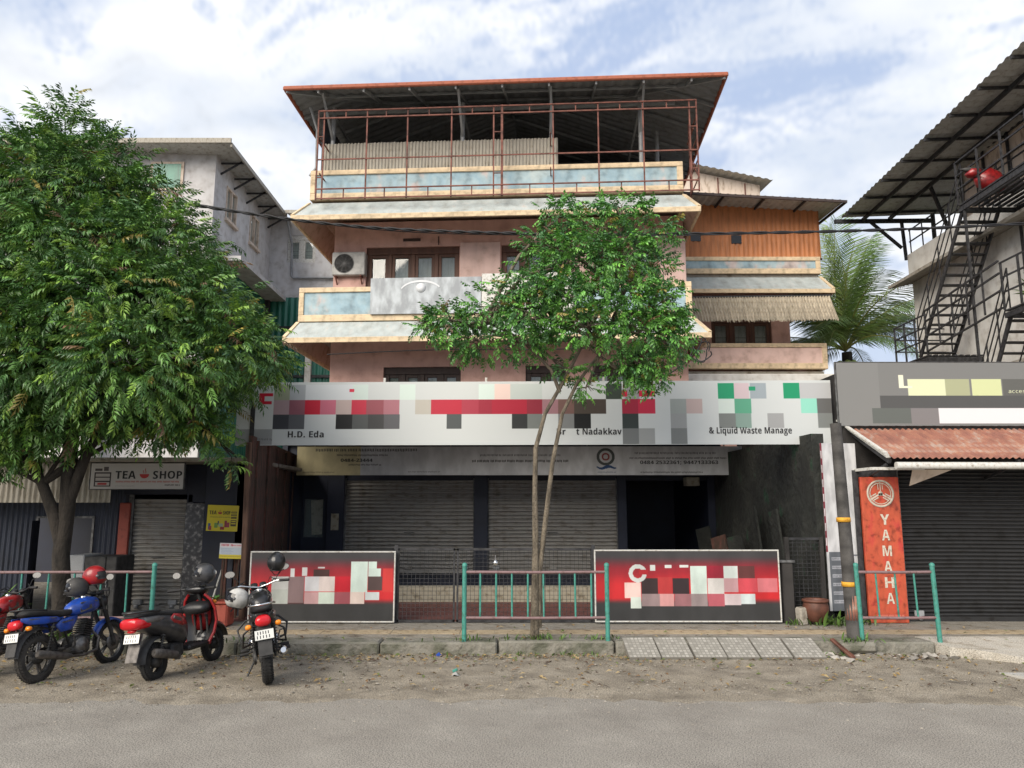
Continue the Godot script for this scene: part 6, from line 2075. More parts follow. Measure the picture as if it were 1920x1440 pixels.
func motorcycle(label: String, at: Vector3, heading: float, paint: Material, accent: Material, lean: float, cruiser: bool) -> Node3D:
	var T := thing("motorcycle", label, "motorcycle", at, 0.0, "parked two-wheelers")
	var h := deg_to_rad(heading)
	T.basis = Basis(Vector3(sin(h), 0, -cos(h)), Vector3.UP, Vector3(cos(h), 0, sin(h))) * Basis(Vector3.RIGHT, lean).scaled(Vector3.ONE * (0.79 if cruiser else 0.715))
	var rr := 0.30
	wheel(T, Vector3(0, rr, 0), rr, 0.07 if cruiser else 0.056, 5, M.dusty_tyre if not cruiser else M.tyre, M.alloy if not cruiser else M.plastic)
	wheel(T, Vector3(1.27, 0.295, 0), 0.295, 0.046, 5, M.tyre, M.alloy if not cruiser else M.plastic)
	var st := S()
	for s in [-1.0, 1.0]: bar(st, Vector3(0, rr, 0.105 * s), Vector3(0.46, 0.38, 0.09 * s), 0.045, 0.025, 0.006)
	put("swingarm", st, M.plastic, T)
	st = S()
	loft(st, [[-0.05, rr, 0.03, 0.02, 0.8, -0.115], [0.0, rr, 0.075, 0.022, 0.8, -0.12], [0.42, 0.36, 0.075, 0.024, 0.8, -0.12], [0.5, 0.37, 0.04, 0.02, 0.8, -0.12]], 14)
	put("chain_cover", st, M.dusty_plastic, T)
	for s in [-1.0, 1.0]: spring(T, Vector3(0.04, rr + 0.02, 0.125 * s), Vector3(0.16, 0.70, 0.12 * s), 0.028, M.engine)
	# engine
	st = S()
	box(st, Vector3(0.66, 0.36, 0), Vector3(0.34, 0.24, 0.2), Basis.IDENTITY, 0.04)
	box(st, Vector3(0.62, 0.3, 0), Vector3(0.3, 0.12, 0.26), Basis.IDENTITY, 0.03)
	var E := put("engine", st, M.engine, T)
	for s in [-1.0, 1.0]:
		st = S()
		lathe(st, [Vector2(0.11, 0.0), Vector2(0.115, 0.05), Vector2(0.1, 0.075), Vector2(0.055, 0.082), Vector2(0.05, 0.09), Vector2(0, 0.09)], 24, Transform3D(Basis(Vector3.RIGHT, PI / 2 * s), Vector3(0.60, 0.35, 0.09 * s)))
		put("crank_cover", st, M.chrome if cruiser else M.alloy, E)
	st = S()
	for k in 8:
		var p := Vector3(0.76 + 0.012 * k, 0.47 + 0.026 * k, 0)
		box(st, p, Vector3(0.17, 0.009, 0.20 if k < 6 else 0.17), Basis(Vector3.BACK, -0.3), 0.0)
	box(st, Vector3(0.80, 0.56, 0), Vector3(0.12, 0.24, 0.13), Basis(Vector3.BACK, -0.3), 0.01)
	put("cylinder", st, M.alloy if cruiser else M.engine, E)
	if cruiser:   # crash guard and leg guards
		for s in [-1.0, 1.0]:
			st = S()
			tube(st, [Vector3(0.93, 0.62, 0.03 * s), Vector3(0.96, 0.60, 0.2 * s), Vector3(0.96, 0.50, 0.30 * s), Vector3(0.92, 0.36, 0.27 * s), Vector3(0.88, 0.3, 0.04 * s)], 0.014, 8)
			put("crash_guard", st, M.plastic, T)
			st = S()
			tube(st, [Vector3(-0.1, 0.66, 0.13 * s), Vector3(-0.12, 0.6, 0.22 * s), Vector3(0.1, 0.42, 0.24 * s), Vector3(0.3, 0.42, 0.12 * s)], 0.011, 8)
			put("leg_guard", st, M.plastic, T)
	# frame tubes
	st = S()
	tube(st, [Vector3(1.02, 0.86, 0), Vector3(0.93, 0.6, 0), Vector3(0.88, 0.34, 0), Vector3(0.72, 0.22, 0), Vector3(0.45, 0.24, 0)], 0.02, 8)
	for s in [-1.0, 1.0]:
		tube(st, [Vector3(1.0, 0.84, 0.02 * s), Vector3(0.55, 0.72, 0.08 * s), Vector3(0.2, 0.70, 0.11 * s), Vector3(-0.22, 0.76, 0.09 * s)], 0.015, 8)
		tube(st, [Vector3(0.45, 0.36, 0.09 * s), Vector3(0.3, 0.7, 0.11 * s)], 0.015, 8)
		tube(st, [Vector3(0.47, 0.3, 0.1 * s), Vector3(0.47, 0.28, 0.25 * s)], 0.012, 6)
		tube(st, [Vector3(0.2, 0.38, 0.13 * s), Vector3(0.18, 0.37, 0.24 * s)], 0.011, 6)
	tube(st, [Vector3(0.45, 0.24, -0.1), Vector3(0.38, 0.02, -0.24)], 0.012, 6)
	put("frame", st, M.plastic, T)
	# exhaust on the right
	st = S()
	tube(st, [Vector3(0.9, 0.52, 0.02), Vector3(0.98, 0.4, 0.08), Vector3(0.88, 0.25, 0.13), Vector3(0.6, 0.22, 0.16), Vector3(0.35, 0.25, 0.17)], 0.019, 10)
	var X := put("exhaust", st, M.muffler if not cruiser else M.chrome, T)
	st = S()
	tube(st, [Vector3(0.4, 0.245, 0.172), Vector3(0.3, 0.26, 0.175), Vector3(-0.02, 0.33, 0.185), Vector3(-0.16, 0.36, 0.19), Vector3(-0.18, 0.364, 0.19)], [0.022, 0.045, 0.052, 0.05, 0.03], 14)
	put("muffler", st, M.muffler if not cruiser else M.chrome, X)
	# bodywork
	st = S()
	loft(st, [[0.50, 0.80, 0.04, 0.05], [0.56, 0.82, 0.085, 0.10], [0.68, 0.845, 0.11, 0.135], [0.82, 0.86, 0.115, 0.145], [0.95, 0.86, 0.10, 0.12], [1.02, 0.85, 0.06, 0.07]], 20)
	var K := put("fuel_tank", st, paint, T)
	st = S()
	lathe(st, [Vector2(0.04, 0), Vector2(0.04, 0.014), Vector2(0.03, 0.02), Vector2(0, 0.02)], 16, Transform3D(Basis.IDENTITY, Vector3(0.80, 0.968, 0)))
	put("filler_cap", st, M.chrome, K)
	st = S()
	for s in [-1.0, 1.0]:
		bar(st, Vector3(0.62, 0.90, 0.118 * s), Vector3(0.92, 0.90, 0.125 * s), 0.02, 0.012, 0.003)
		bar(st, Vector3(0.62, 0.80, 0.112 * s), Vector3(0.80, 0.84, 0.140 * s), 0.06, 0.012, 0.004)
	put("tank_stripe", st, accent, K)
	st = S()
	loft(st, [[-0.24, 0.86, 0.02, 0.06], [-0.18, 0.86, 0.045, 0.10], [0.05, 0.845, 0.05, 0.125], [0.3, 0.80, 0.05, 0.13], [0.48, 0.80, 0.045, 0.10], [0.56, 0.82, 0.02, 0.05]], 18)
	put("seat", st, M.seat, T)
	for s in [-1.0, 1.0]:
		st = S()
		loft(st, [[0.20, 0.66, 0.02, 0.008, 0.8, 0.125 * s], [0.26, 0.65, 0.08, 0.02, 0.8, 0.13 * s], [0.44, 0.66, 0.085, 0.024, 0.8, 0.128 * s], [0.56, 0.72, 0.03, 0.012, 0.8, 0.11 * s]], 14)
		var sp := put("side_panel", st, paint, T)
		st = S()
		bar(st, Vector3(0.27, 0.69, 0.150 * s), Vector3(0.46, 0.70, 0.150 * s), 0.018, 0.008, 0.002)
		put("side_stripe", st, accent, sp)
		st = S()
		loft(st, [[-0.30, 0.80, 0.02, 0.008, 0.8, 0.07 * s], [-0.22, 0.775, 0.045, 0.02, 0.8, 0.10 * s], [0.0, 0.755, 0.05, 0.024, 0.8, 0.125 * s], [0.2, 0.745, 0.035, 0.02, 0.8, 0.13 * s], [0.26, 0.74, 0.01, 0.01, 0.8, 0.125 * s]], 14)
		var tc := put("tail_panel", st, paint, T)
		st = S()
		bar(st, Vector3(-0.22, 0.795, 0.122 * s), Vector3(0.18, 0.765, 0.151 * s), 0.014, 0.008, 0.002)
		put("tail_stripe", st, accent, tc)
	st = S()
	tube(st, [Vector3(0.02, 0.88, 0.15), Vector3(-0.2, 0.91, 0.14), Vector3(-0.31, 0.92, 0.08), Vector3(-0.33, 0.92, 0), Vector3(-0.31, 0.92, -0.08), Vector3(-0.2, 0.91, -0.14), Vector3(0.02, 0.88, -0.15)], 0.011, 8)
	put("grab_rail", st, M.chrome if cruiser else M.plastic, T)
	fender(T, Vector3(0.0, rr, 0), rr + 0.075, 0.075, 1.1, 3.0, M.dusty_plastic, "rear_fender")
	st = S()
	box(st, Vector3(-0.36, 0.52, 0), Vector3(0.012, 0.3, 0.15), Basis(Vector3.BACK, -0.25), 0.004)
	put("mud_flap", st, M.dusty_plastic, T)
	number_plate(T, Vector3(-0.375, 0.60, 0), -0.2)
	st = S()
	loft(st, [[-0.37, 0.735, 0.035, 0.06], [-0.35, 0.74, 0.055, 0.085], [-0.28, 0.75, 0.055, 0.08], [-0.24, 0.76, 0.03, 0.05]], 18)
	put("tail_lamp", st, M.lamp_red, T)
	for s in [-1.0, 1.0]: indicator(T, Vector3(-0.27, 0.69, 0.16 * s), s)
	fender(T, Vector3(1.27, 0.295, 0), 0.335, 0.06, 0.5, 2.7, paint if not cruiser else M.chrome, "front_fender")
	st = S()
	for s in [-1.0, 1.0]:
		tube(st, [Vector3(1.27, 0.295, 0.085 * s), Vector3(1.17, 0.56, 0.085 * s)], 0.026, 10)
		tube(st, [Vector3(1.17, 0.56, 0.085 * s), Vector3(1.02, 0.96, 0.085 * s)], 0.017, 10)
	bar(st, Vector3(1.03, 0.93, -0.1), Vector3(1.03, 0.93, 0.1), 0.03, 0.05, 0.006)
	bar(st, Vector3(1.09, 0.78, -0.1), Vector3(1.09, 0.78, 0.1), 0.03, 0.05, 0.006)
	put("front_fork", st, M.engine, T)
	st = S()
	for s in [-1.0, 1.0]: tube(st, [Vector3(1.165, 0.575, 0.085 * s), Vector3(1.10, 0.75, 0.085 * s)], 0.030, 10)
	put("fork_gaiter", st, M.plastic, T)
	st = S()
	var xf := Transform3D(Basis(Vector3.BACK, -PI / 2), Vector3(1.10, 0.87, 0))
	lathe(st, [Vector2(0, -0.09), Vector2(0.05, -0.08), Vector2(0.085, -0.03), Vector2(0.095, 0.03), Vector2(0.098, 0.05), Vector2(0.088, 0.052)], 24, xf)
	var H := put("headlight", st, M.plastic if not cruiser else M.chrome, T)
	st = S()
	lathe(st, [Vector2(0.088, 0.05), Vector2(0.06, 0.064), Vector2(0, 0.07)], 24, xf)
	put("lens", st, M.lens, H)
	st = S()
	for s in [-1.0, 1.0]: lathe(st, [Vector2(0, -0.04), Vector2(0.042, -0.03), Vector2(0.045, 0.02), Vector2(0, 0.02)], 16, Transform3D(Basis(Vector3.BACK, 0.5), Vector3(1.05, 1.0, 0.055 * s)))
	put("instruments", st, M.plastic, T)
	st = S()
	tube(st, [Vector3(0.86, 1.03, -0.36), Vector3(0.93, 1.04, -0.22), Vector3(1.0, 1.0, -0.1), Vector3(1.01, 0.98, 0), Vector3(1.0, 1.0, 0.1), Vector3(0.93, 1.04, 0.22), Vector3(0.86, 1.03, 0.36)], 0.011, 8)
	var Hb := put("handlebar", st, M.chrome if cruiser else M.plastic, T)
	st = S()
	for s in [-1.0, 1.0]:
		tube(st, [Vector3(0.93, 1.03, 0.26 * s), Vector3(1.06, 1.06, 0.2 * s), Vector3(1.16, 0.98, 0.12 * s), Vector3(1.12, 0.80, 0.05 * s), Vector3(0.98, 0.74, 0.03 * s)], 0.006, 6)
		tube(st, [Vector3(0.92, 1.025, 0.25 * s), Vector3(1.03, 1.09, 0.15 * s), Vector3(1.14, 0.96, 0.09 * s), Vector3(1.16, 0.6, 0.09 * s), Vector3(1.25, 0.36, 0.07 * s)], 0.005, 6)
	put("cable", st, M.wire, Hb)
	st = S()
	lathe(st, [Vector2(0.06, 0.0), Vector2(0.12, 0.0), Vector2(0.12, 0.006), Vector2(0.06, 0.006)], 28, Transform3D(Basis(Vector3.RIGHT, PI / 2), Vector3(1.27, 0.295, 0.062)))
	put("brake_disc", st, M.alloy, T)
	for s in [-1.0, 1.0]:
		for q in [[Vector3(0.47, 0.28, 0.19 * s), Vector3(0.47, 0.28, 0.29 * s)], [Vector3(0.18, 0.37, 0.18 * s), Vector3(0.18, 0.37, 0.27 * s)]]:
			st = S()
			tube(st, q, 0.02, 8)
			put("footrest", st, M.seat, T)
	st = S()
	tube(st, [Vector3(0.5, 0.33, 0.13), Vector3(0.42, 0.5, 0.19), Vector3(0.43, 0.51, 0.26)], 0.009, 6)
	put("kick_lever", st, M.alloy, T)
	for s in [-1.0, 1.0]:
		st = S()
		tube(st, [Vector3(0.85, 1.03, 0.37 * s), Vector3(0.905, 1.037, 0.255 * s)], 0.018, 10)
		put("grip", st, M.seat, Hb)
		st = S()
		tube(st, [Vector3(0.94, 1.04, 0.2 * s), Vector3(0.98, 1.03, 0.24 * s), Vector3(0.93, 1.015, 0.36 * s)], 0.006, 6)
		put("lever", st, M.alloy, Hb)
		mirror(T, Vector3(0.95, 1.04, 0.2 * s), Vector3(0.93, 1.20, 0.33 * s), M.plastic)
	return T

func scooter(label: String, at: Vector3, heading: float, lean: float) -> Node3D:
	var T := thing("scooter", label, "scooter", at, 0.0, "parked two-wheelers")
	var h := deg_to_rad(heading)
	T.basis = Basis(Vector3(sin(h), 0, -cos(h)), Vector3.UP, Vector3(cos(h), 0, sin(h))) * Basis(Vector3.RIGHT, lean).scaled(Vector3.ONE * 0.755)
	var rr := 0.225
	wheel(T, Vector3(0, rr, 0), rr, 0.056, 3, M.tyre, M.engine)
	wheel(T, Vector3(1.25, 0.235, 0), 0.235, 0.05, 3, M.tyre, M.engine)
	var st := S()
	loft(st, [[-0.42, 0.74, 0.035, 0.09], [-0.36, 0.74, 0.07, 0.14], [-0.1, 0.69, 0.125, 0.175], [0.2, 0.62, 0.16, 0.18], [0.42, 0.56, 0.20, 0.16], [0.52, 0.52, 0.19, 0.12], [0.54, 0.5, 0.12, 0.08]], 22)
	var B := put("rear_cowl", st, M.grey_paint, T)
	for s in [-1.0, 1.0]:
		st = S()
		loft(st, [[0.10, 0.70, 0.02, 0.006, 0.8, 0.165 * s], [0.16, 0.70, 0.06, 0.024, 0.8, 0.165 * s], [0.34, 0.66, 0.075, 0.026, 0.8, 0.155 * s], [0.46, 0.60, 0.015, 0.01, 0.8, 0.14 * s]], 14)
		put("red_side_panel", st, M.red_paint, B)
		st = S()
		bar(st, Vector3(0.14, 0.72, 0.186 * s), Vector3(0.30, 0.665, 0.178 * s), 0.04, 0.012, 0.003)
		put("side_badge", st, M.alloy, B)
		st = S()
		loft(st, [[-0.38, 0.74, 0.02, 0.02, 0.8, 0.10 * s], [-0.33, 0.745, 0.04, 0.03, 0.8, 0.125 * s], [-0.12, 0.735, 0.035, 0.025, 0.8, 0.16 * s], [-0.04, 0.73, 0.01, 0.01, 0.8, 0.165 * s]], 12)
		put("tail_flash", st, M.alloy, B)
	st = S()
	loft(st, [[-0.46, 0.72, 0.03, 0.07], [-0.445, 0.72, 0.065, 0.12], [-0.36, 0.715, 0.075, 0.15], [-0.26, 0.70, 0.06, 0.155], [-0.2, 0.69, 0.03, 0.14]], 20)
	put("tail_lamp", st, M.lamp_red, T)
	st = S()
	loft(st, [[-0.44, 0.795, 0.01, 0.05], [-0.38, 0.81, 0.03, 0.12], [-0.1, 0.80, 0.045, 0.15], [0.18, 0.76, 0.045, 0.155], [0.42, 0.745, 0.05, 0.13], [0.52, 0.73, 0.025, 0.07]], 18)
	put("seat", st, M.seat, T)
	st = S()
	tube(st, [Vector3(-0.1, 0.83, 0.165), Vector3(-0.36, 0.85, 0.14), Vector3(-0.47, 0.85, 0.06), Vector3(-0.47, 0.85, -0.06), Vector3(-0.36, 0.85, -0.14), Vector3(-0.1, 0.83, -0.165)], 0.014, 8)
	put("grab_rail", st, M.black_paint, T)
	st = S()
	box(st, Vector3(0.72, 0.29, 0), Vector3(0.46, 0.07, 0.32), Basis.IDENTITY, 0.025)
	for k in 4: box(st, Vector3(0.72, 0.329, -0.09 + 0.06 * k), Vector3(0.36, 0.006, 0.02), Basis.IDENTITY, 0.002)
	put("footboard", st, M.plastic, T)
	# leg shield: curved plate with red edges
	st = S()
	st.set_smooth_group(0)
	var outer := [[0.92, 0.30, 0.17], [0.97, 0.42, 0.215], [1.0, 0.56, 0.235], [0.985, 0.72, 0.225], [0.95, 0.84, 0.19], [0.92, 0.92, 0.12]]
	for i in outer.size() - 1:
		var a: Array = outer[i]
		var b: Array = outer[i + 1]
		for k in 10:
			var u := lerpf(-1, 1, k / 10.0)
			var v := lerpf(-1, 1, (k + 1) / 10.0)
			var pts := []
			for q in [[a, u], [a, v], [b, v], [b, u]]: pts.append(Vector3(q[0][0] + 0.09 * (1.0 - q[1] * q[1]), q[0][1], q[0][2] * q[1]))
			quad(st, pts[0], pts[1], pts[2], pts[3], Vector3(1, 0, 0))
			for p in 4: pts[p] = pts[p] - Vector3(0.03, 0, 0)
			quad(st, pts[0], pts[1], pts[2], pts[3], Vector3(-1, 0, 0))
	var A := put("leg_shield", st, M.black_paint, T)
	for s in [-1.0, 1.0]:
		st = S()
		var pts := []
		for q in outer: pts.append(Vector3(q[0] - 0.012, q[1], q[2] * s))
		tube(st, pts, 0.02, 8)
		put("red_edge", st, M.red_paint, A)
	st = S()
	tube(st, [Vector3(0.92, 0.29, -0.17), Vector3(0.99, 0.27, -0.08), Vector3(1.0, 0.27, 0), Vector3(0.99, 0.27, 0.08), Vector3(0.92, 0.29, 0.17)], 0.02, 8)
	put("red_edge", st, M.red_paint, A)
	st = S()
	loft(st, [[0.80, 0.74, 0.03, 0.12], [0.83, 0.74, 0.07, 0.17], [0.93, 0.75, 0.085, 0.19], [0.99, 0.75, 0.08, 0.18]], 16)
	put("glove_box", st, M.plastic, A)
	st = S()
	for k in 3: box(st, Vector3(1.0, 0.50, -0.09 + 0.09 * k), Vector3(0.03, 0.3, 0.03), Basis(Vector3.BACK, 0.1), 0.008)
	put("shield_rib", st, M.dusty_plastic, A)
	st = S()
	loft(st, [[1.0, 0.66, 0.22, 0.14], [1.08, 0.66, 0.20, 0.12], [1.13, 0.66, 0.12, 0.06]], 16)
	put("front_nose", st, M.red_paint, A)
	fender(T, Vector3(1.25, 0.235, 0), 0.29, 0.085, 0.2, 2.7, M.black_paint, "front_fender")
	st = S()
	for s in [-1.0, 1.0]: tube(st, [Vector3(1.25, 0.235, 0.085 * s), Vector3(1.12, 0.55, 0.06 * s)], 0.018, 8)
	tube(st, [Vector3(1.12, 0.5, 0), Vector3(0.94, 0.98, 0)], 0.025, 10)
	put("front_fork", st, M.engine, T)
	st = S()
	loft(st, [[0.84, 0.99, 0.02, 0.09], [0.87, 0.99, 0.045, 0.15], [0.96, 0.98, 0.06, 0.16], [1.03, 0.96, 0.055, 0.11], [1.05, 0.95, 0.03, 0.06]], 18)
	var Hd := put("handlebar_cowl", st, M.black_paint, T)
	st = S()
	tube(st, [Vector3(0.80, 1.0, -0.34), Vector3(0.88, 1.0, -0.16), Vector3(0.9, 1.0, 0), Vector3(0.88, 1.0, 0.16), Vector3(0.80, 1.0, 0.34)], 0.012, 8)
	put("handlebar", st, M.plastic, Hd)
	for s in [-1.0, 1.0]:
		st = S()
		tube(st, [Vector3(0.795, 1.0, 0.35 * s), Vector3(0.86, 1.0, 0.2 * s)], 0.019, 10)
		put("grip", st, M.seat, Hd)
		st = S()
		tube(st, [Vector3(0.9, 1.0, 0.17 * s), Vector3(0.92, 1.0, 0.24 * s), Vector3(0.86, 0.99, 0.34 * s)], 0.006, 6)
		put("lever", st, M.alloy, Hd)
		mirror(T, Vector3(0.9, 1.02, 0.13 * s), Vector3(0.88, 1.19, 0.27 * s), M.plastic)
		indicator(T, Vector3(1.05, 0.8, 0.17 * s), s)
	# engine, exhaust, fenders, plate
	st = S()
	loft(st, [[-0.12, rr, 0.05, 0.03, 0.8, -0.12], [-0.06, rr, 0.09, 0.05, 0.8, -0.125], [0.3, 0.25, 0.09, 0.05, 0.8, -0.125], [0.45, 0.26, 0.05, 0.03, 0.8, -0.12]], 14)
	box(st, Vector3(0.35, 0.3, 0), Vector3(0.25, 0.18, 0.2), Basis.IDENTITY, 0.03)
	put("engine", st, M.engine, T)
	st = S()
	tube(st, [Vector3(0.4, 0.24, 0.08), Vector3(0.3, 0.2, 0.14), Vector3(0.2, 0.22, 0.15)], 0.014, 8)
	tube(st, [Vector3(0.26, 0.23, 0.15), Vector3(0.2, 0.26, 0.155), Vector3(-0.1, 0.33, 0.16), Vector3(-0.2, 0.35, 0.16), Vector3(-0.22, 0.352, 0.16)], [0.02, 0.05, 0.055, 0.052, 0.03], 14)
	put("exhaust", st, M.muffler, T)
	for s in [-1.0, 1.0]: spring(T, Vector3(-0.02, rr + 0.05, 0.10 * s), Vector3(0.06, 0.56, 0.10 * s), 0.026, M.engine)
	fender(T, Vector3(0, rr, 0), rr + 0.07, 0.08, 1.4, 3.1, M.dusty_plastic, "rear_fender")
	st = S()
	box(st, Vector3(-0.36, 0.44, 0), Vector3(0.012, 0.34, 0.16), Basis(Vector3.BACK, -0.38), 0.004)
	put("mud_flap", st, M.muffler, T)
	number_plate(T, Vector3(-0.40, 0.55, 0), -0.3)
	st = S()
	loft(st, [[-0.425, 0.635, 0.015, 0.04], [-0.40, 0.635, 0.025, 0.05], [-0.36, 0.64, 0.02, 0.04]], 12)
	put("reflector", st, M.lamp_red, T)
	st = S()
	tube(st, [Vector3(0.4, 0.22, -0.1), Vector3(0.3, 0.02, -0.22)], 0.012, 6)
	put("side_stand", st, M.plastic, T)
	return T

func helmet(label: String, at: Vector3, face: float, tilt: float, shell: Material, glossy_visor: bool) -> void:
	var T := thing("helmet", label, "helmet", at)
	T.basis = Basis(Vector3.UP, deg_to_rad(face)) * Basis(Vector3.BACK, tilt).scaled(Vector3.ONE * 0.74)
	var sh := S()
	var vi := S()
	sh.set_smooth_group(0)
	vi.set_smooth_group(0)
	var na := 36
	var ne := 22
	for i in na:
		for j in ne:
			var a0 := TAU * i / na - PI
			var a1 := TAU * (i + 1) / na - PI
			var e0 := lerpf(-0.95, PI / 2, float(j) / ne)
			var e1 := lerpf(-0.95, PI / 2, float(j + 1) / ne)
			var am := absf((a0 + a1) * 0.5)
			var em := (e0 + e1) * 0.5
			var front := am < 1.15 and em > -0.42 and em < 0.40
			var q := []
			for s in [[a0, e0], [a1, e0], [a1, e1], [a0, e1]]:
				var r := Vector3(0.148, 0.138, 0.122) * (0.965 if front else 1.0)
				var v := Vector3(cos(s[0]) * cos(s[1]) * r.x, sin(s[1]) * r.y, sin(s[0]) * cos(s[1]) * r.z)
				if s[1] < -0.3 and absf(s[0]) < 1.0: v.x += 0.02
				q.append(v)
			var o: Vector3 = (q[0] + q[2]) * 0.5
			quad(vi if front else sh, q[0], q[1], q[2], q[3], o)
	put("shell", sh, shell, T)
	put("visor", vi, M.visor if glossy_visor else M.dusty_plastic, T)
	var st := S()
	var ring := []
	for k in 25:
		var a := TAU * k / 24.0
		ring.append(Vector3(cos(a) * 0.088 + (0.012 if absf(a - PI) > 2.0 else 0.0), -0.112, sin(a) * 0.072))
	tube(st, ring, 0.009, 6, false)
	put("lower_trim", st, M.plastic, T)
	st = S()
	for s in [-1.0, 1.0]: lathe(st, [Vector2(0, 0.0), Vector2(0.02, 0.0), Vector2(0.02, 0.008), Vector2(0, 0.01)], 12, Transform3D(Basis(Vector3.RIGHT, PI / 2 * s), Vector3(0.05, 0.0, 0.112 * s)))
	put("visor_hinge", st, M.galv, T)
	st = S()
	tube(st, [Vector3(0.0, -0.11, 0.07), Vector3(0.03, -0.17, 0.03), Vector3(0.03, -0.18, -0.02), Vector3(0.0, -0.11, -0.07)], 0.006, 5)
	put("chin_strap", st, M.plastic, T)

func build_vehicles() -> void:
	var blue := motorcycle("blue motorcycle with silver stripes parked between the red one and the scooter", Vector3(-4.30, 0.03, -7.28), 13.0, M.blue_paint, M.alloy, -0.12, false)
	motorcycle("red motorcycle cut by the left edge of the view", Vector3(-4.98, 0.03, -7.42), -2.0, M.red_paint, M.alloy, -0.12, false)
	var black := motorcycle("black and chrome motorcycle seen from behind in front of the red board", Vector3(-2.2, 0.03, -7.28), -19.0, M.black_paint, M.chrome, -0.14, true)
	var scoot := scooter("black and red scooter parked between the two motorcycles", Vector3(-3.27, 0.03, -7.36), 11.0, -0.10)
	helmet("bright red helmet on the handlebar of the blue motorcycle", blue.transform * Vector3(0.97, 1.24, 0.04), 20.0, 0.1, M.red_paint, false)
	helmet("dull dark helmet resting on the tank of the blue motorcycle", blue.transform * Vector3(0.80, 1.105, -0.10), 190.0, 0.1, M.dusty_plastic, true)
	helmet("dark grey helmet on the right handle of the scooter", scoot.transform * Vector3(0.86, 1.19, 0.16), 200.0, 0.2, M.grey_paint, true)
	helmet("glossy black helmet on the mirror of the black motorcycle", black.transform * Vector3(0.93, 1.27, 0.24), 100.0, 0.0, M.black_paint, true)
	helmet("white helmet hanging from the left handle of the black motorcycle", black.transform * Vector3(0.86, 0.90, -0.26), 200.0, 0.3, M.white_paint, true)

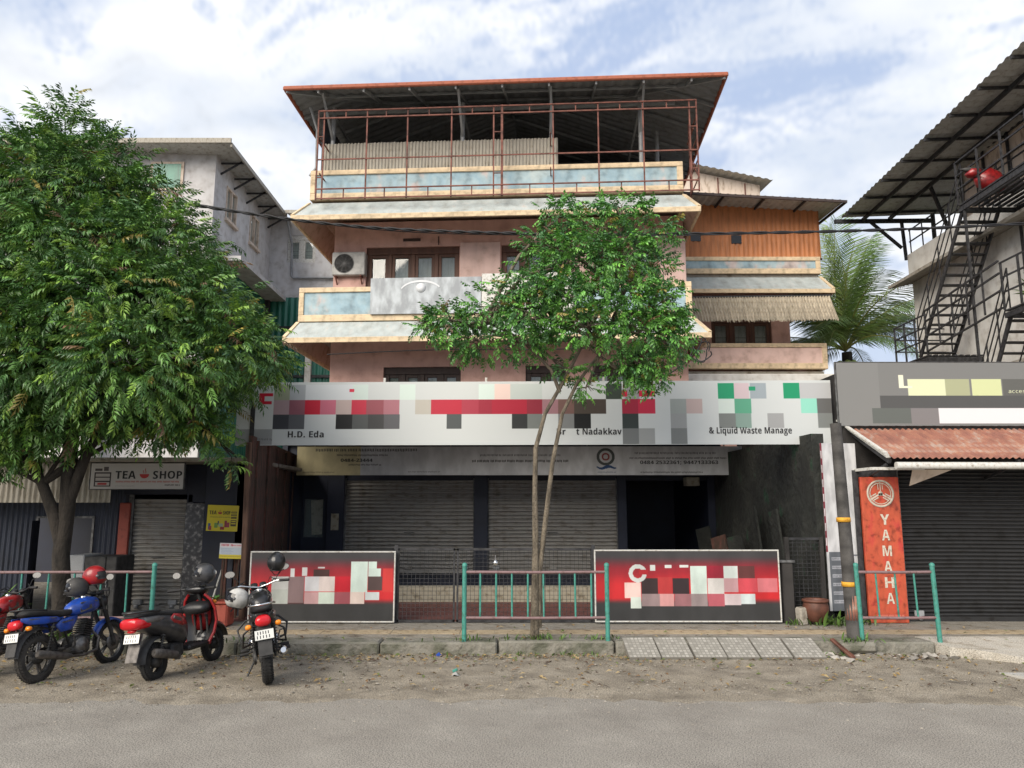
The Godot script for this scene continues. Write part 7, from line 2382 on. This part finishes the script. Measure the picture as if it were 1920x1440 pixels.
func build_small_things() -> void:
	# gravel and dry leaves on the verge
	var st := S()
	var rs := [Vector3(1, 0.1, 0), Vector3(0.2, 0.0, 0.9), Vector3(-0.8, 0.1, 0.4), Vector3(-0.6, 0, -0.7), Vector3(0.4, 0.05, -0.8)]
	for i in 5: tri(st, rs[i], rs[(i + 1) % 5], Vector3(0.05, 0.65, 0.05), (rs[i] + rs[(i + 1) % 5]) + Vector3(0, 0.8, 0))
	for i in 5: tri(st, rs[i], rs[(i + 1) % 5], Vector3(0, -0.4, 0), (rs[i] + rs[(i + 1) % 5]) - Vector3(0, 0.8, 0))
	st.generate_normals()
	var stone := st.commit()
	var xs := []
	var cs := []
	for i in 8000:
		var x := rng.randf_range(-6.5, 7.0)
		var z := lerpf(-6.75, -8.58, pow(rng.randf(), 0.8))
		var low := rng.randf() < 0.18
		if low: z = -6.75 + 0.5 * absf(rng.randfn()) * rng.randf()
		var k := 0.004 + 0.013 * pow(rng.randf(), 4.0)
		xs.append(Transform3D(Basis(Vector3.UP, rng.randf() * TAU).scaled_local(Vector3(k, k * 0.8, k * rng.randf_range(0.7, 1.4))), Vector3(x, 0.001 if low else 0.028 + 0.01 * rng.randf(), z)))
		var g := rng.randf_range(0.16, 0.34)
		cs.append(Color(g, g * 0.9, g * 0.76))
	many("gravel", stone, xs, cs, M.vert)
	st = S()
	leaflet(st, Vector3(-0.5, 0.1, 0), Vector3.RIGHT, Vector3.UP, 1.0, 0.42)
	st.generate_normals()
	var leaf := st.commit()
	xs = []
	cs = []
	for i in 2600:
		var x := rng.randf_range(-6.5, 6.5)
		var z := rng.randf_range(-8.62, -6.9)
		if rng.randf() < 0.55: z = -8.56 + 0.28 * absf(rng.randfn()) * 0.7
		if rng.randf() < 0.08: z = rng.randf_range(-9.7, -8.7)
		var y := 0.185 if z < -8.6 else 0.045
		var k := rng.randf_range(0.03, 0.075)
		xs.append(Transform3D(Basis(Vector3.UP, rng.randf() * TAU) * Basis(Vector3.RIGHT, rng.randf_range(-0.5, 0.5)) * Basis.IDENTITY.scaled(Vector3.ONE * k), Vector3(x, y, z)))
		cs.append([Color(0.16, 0.09, 0.04), Color(0.24, 0.16, 0.06), Color(0.07, 0.045, 0.03), Color(0.32, 0.24, 0.12), Color(0.10, 0.13, 0.03)][rng.randi() % 5])
	many("fallen_leaves", leaf, xs, cs, M.vert)
	# weeds at the kerb and the foot of the walls
	xs = []
	cs = []
	for c in [[3.95, -9.78, 0.25, 60, 0.17], [4.2, -9.8, 0.2, 50, 0.15], [3.5, -9.8, 0.12, 24, 0.1], [0.25, -8.75, 0.3, 70, 0.08], [-0.5, -8.7, 0.25, 30, 0.07], [1.0, -8.75, 0.2, 30, 0.07], [3.7, -8.6, 0.22, 40, 0.09], [-5.0, -8.7, 0.5, 60, 0.12], [-2.9, -8.62, 0.4, 30, 0.07], [0.5, -8.55, 0.6, 50, 0.06], [3.3, -8.55, 0.3, 40, 0.07], [-5.4, -7.2, 0.5, 40, 0.07]]:
		for i in c[3]:
			var p := Vector3(c[0] + rng.randfn() * c[2] * 0.6, 0.165 if c[1] < -8.59 else 0.03, c[1] + rng.randfn() * 0.05)
			var d := Vector3(rng.randfn() * 0.5, 1.0, rng.randfn() * 0.5).normalized()
			var k: float = c[4] * rng.randf_range(0.5, 1.3)
			xs.append(Transform3D(look(d).scaled_local(Vector3.ONE * k), p))
			cs.append(Color(0.07, 0.13, 0.025) * rng.randf_range(0.6, 1.5))
	many("weeds", blade_mesh(0.2), xs, cs, M.leaf)
	# single bits of litter
	var L := thing("wrapper", "crumpled white and green wrapper on the verge", "litter", Vector3(-0.53, 0.03, -7.55))
	st = S()
	for i in 7: tri(st, Vector3(0, 0.05, 0), Vector3(cos(i * 0.9) * 0.045, 0.012 * (i % 3), sin(i * 0.9) * 0.04), Vector3(cos(i * 0.9 + 0.9) * 0.045, 0.012 * ((i + 1) % 3), sin(i * 0.9 + 0.9) * 0.04), Vector3.UP)
	put("paper", st, M.white_paint, L)
	st = S()
	box(st, Vector3(-0.005, 0.055, 0), Vector3(0.05, 0.025, 0.02), Basis(Vector3.BACK, 0.4), 0.005)
	put("green_corner", st, M.teal, L)
	L = thing("blue_scrap", "small blue plastic scrap at the foot of the kerb", "litter", Vector3(-0.78, 0.03, -8.5))
	st = S()
	box(st, Vector3(0, 0.02, 0), Vector3(0.05, 0.04, 0.03), Basis(Vector3.BACK, 0.7), 0.008)
	box(st, Vector3(0.02, 0.015, 0.01), Vector3(0.04, 0.02, 0.03), Basis(Vector3.UP, 0.7), 0.006)
	put("scrap", st, M.blue_paint, L)
	L = thing("red_brick_strip", "broken reddish strip leaning on the kerb right of the slab ramp", "debris", Vector3(3.46, 0.03, -8.42))
	st = S()
	bar(st, Vector3(0.09, 0.02, 0.10), Vector3(-0.03, 0.17, -0.16), 0.03, 0.055, 0.008)
	put("strip", st, M.clay, L)
	xs = []
	cs = []
	for i in 110:
		var k := 0.015 + 0.075 * pow(rng.randf(), 2.5)
		var p := Vector3(rng.randf_range(3.15, 5.0), 0.04, -8.47 + rng.randfn() * 0.1)
		xs.append(Transform3D((Basis(Vector3.UP, rng.randf() * TAU) * Basis(Vector3.RIGHT, rng.randf())).scaled_local(Vector3(k, k * 0.7, k * 0.8)), p))
		var g := rng.randf_range(0.14, 0.4)
		cs.append(Color(g, g * 0.93, g * 0.82))
	many("rubble", stone, xs, cs, M.vert)
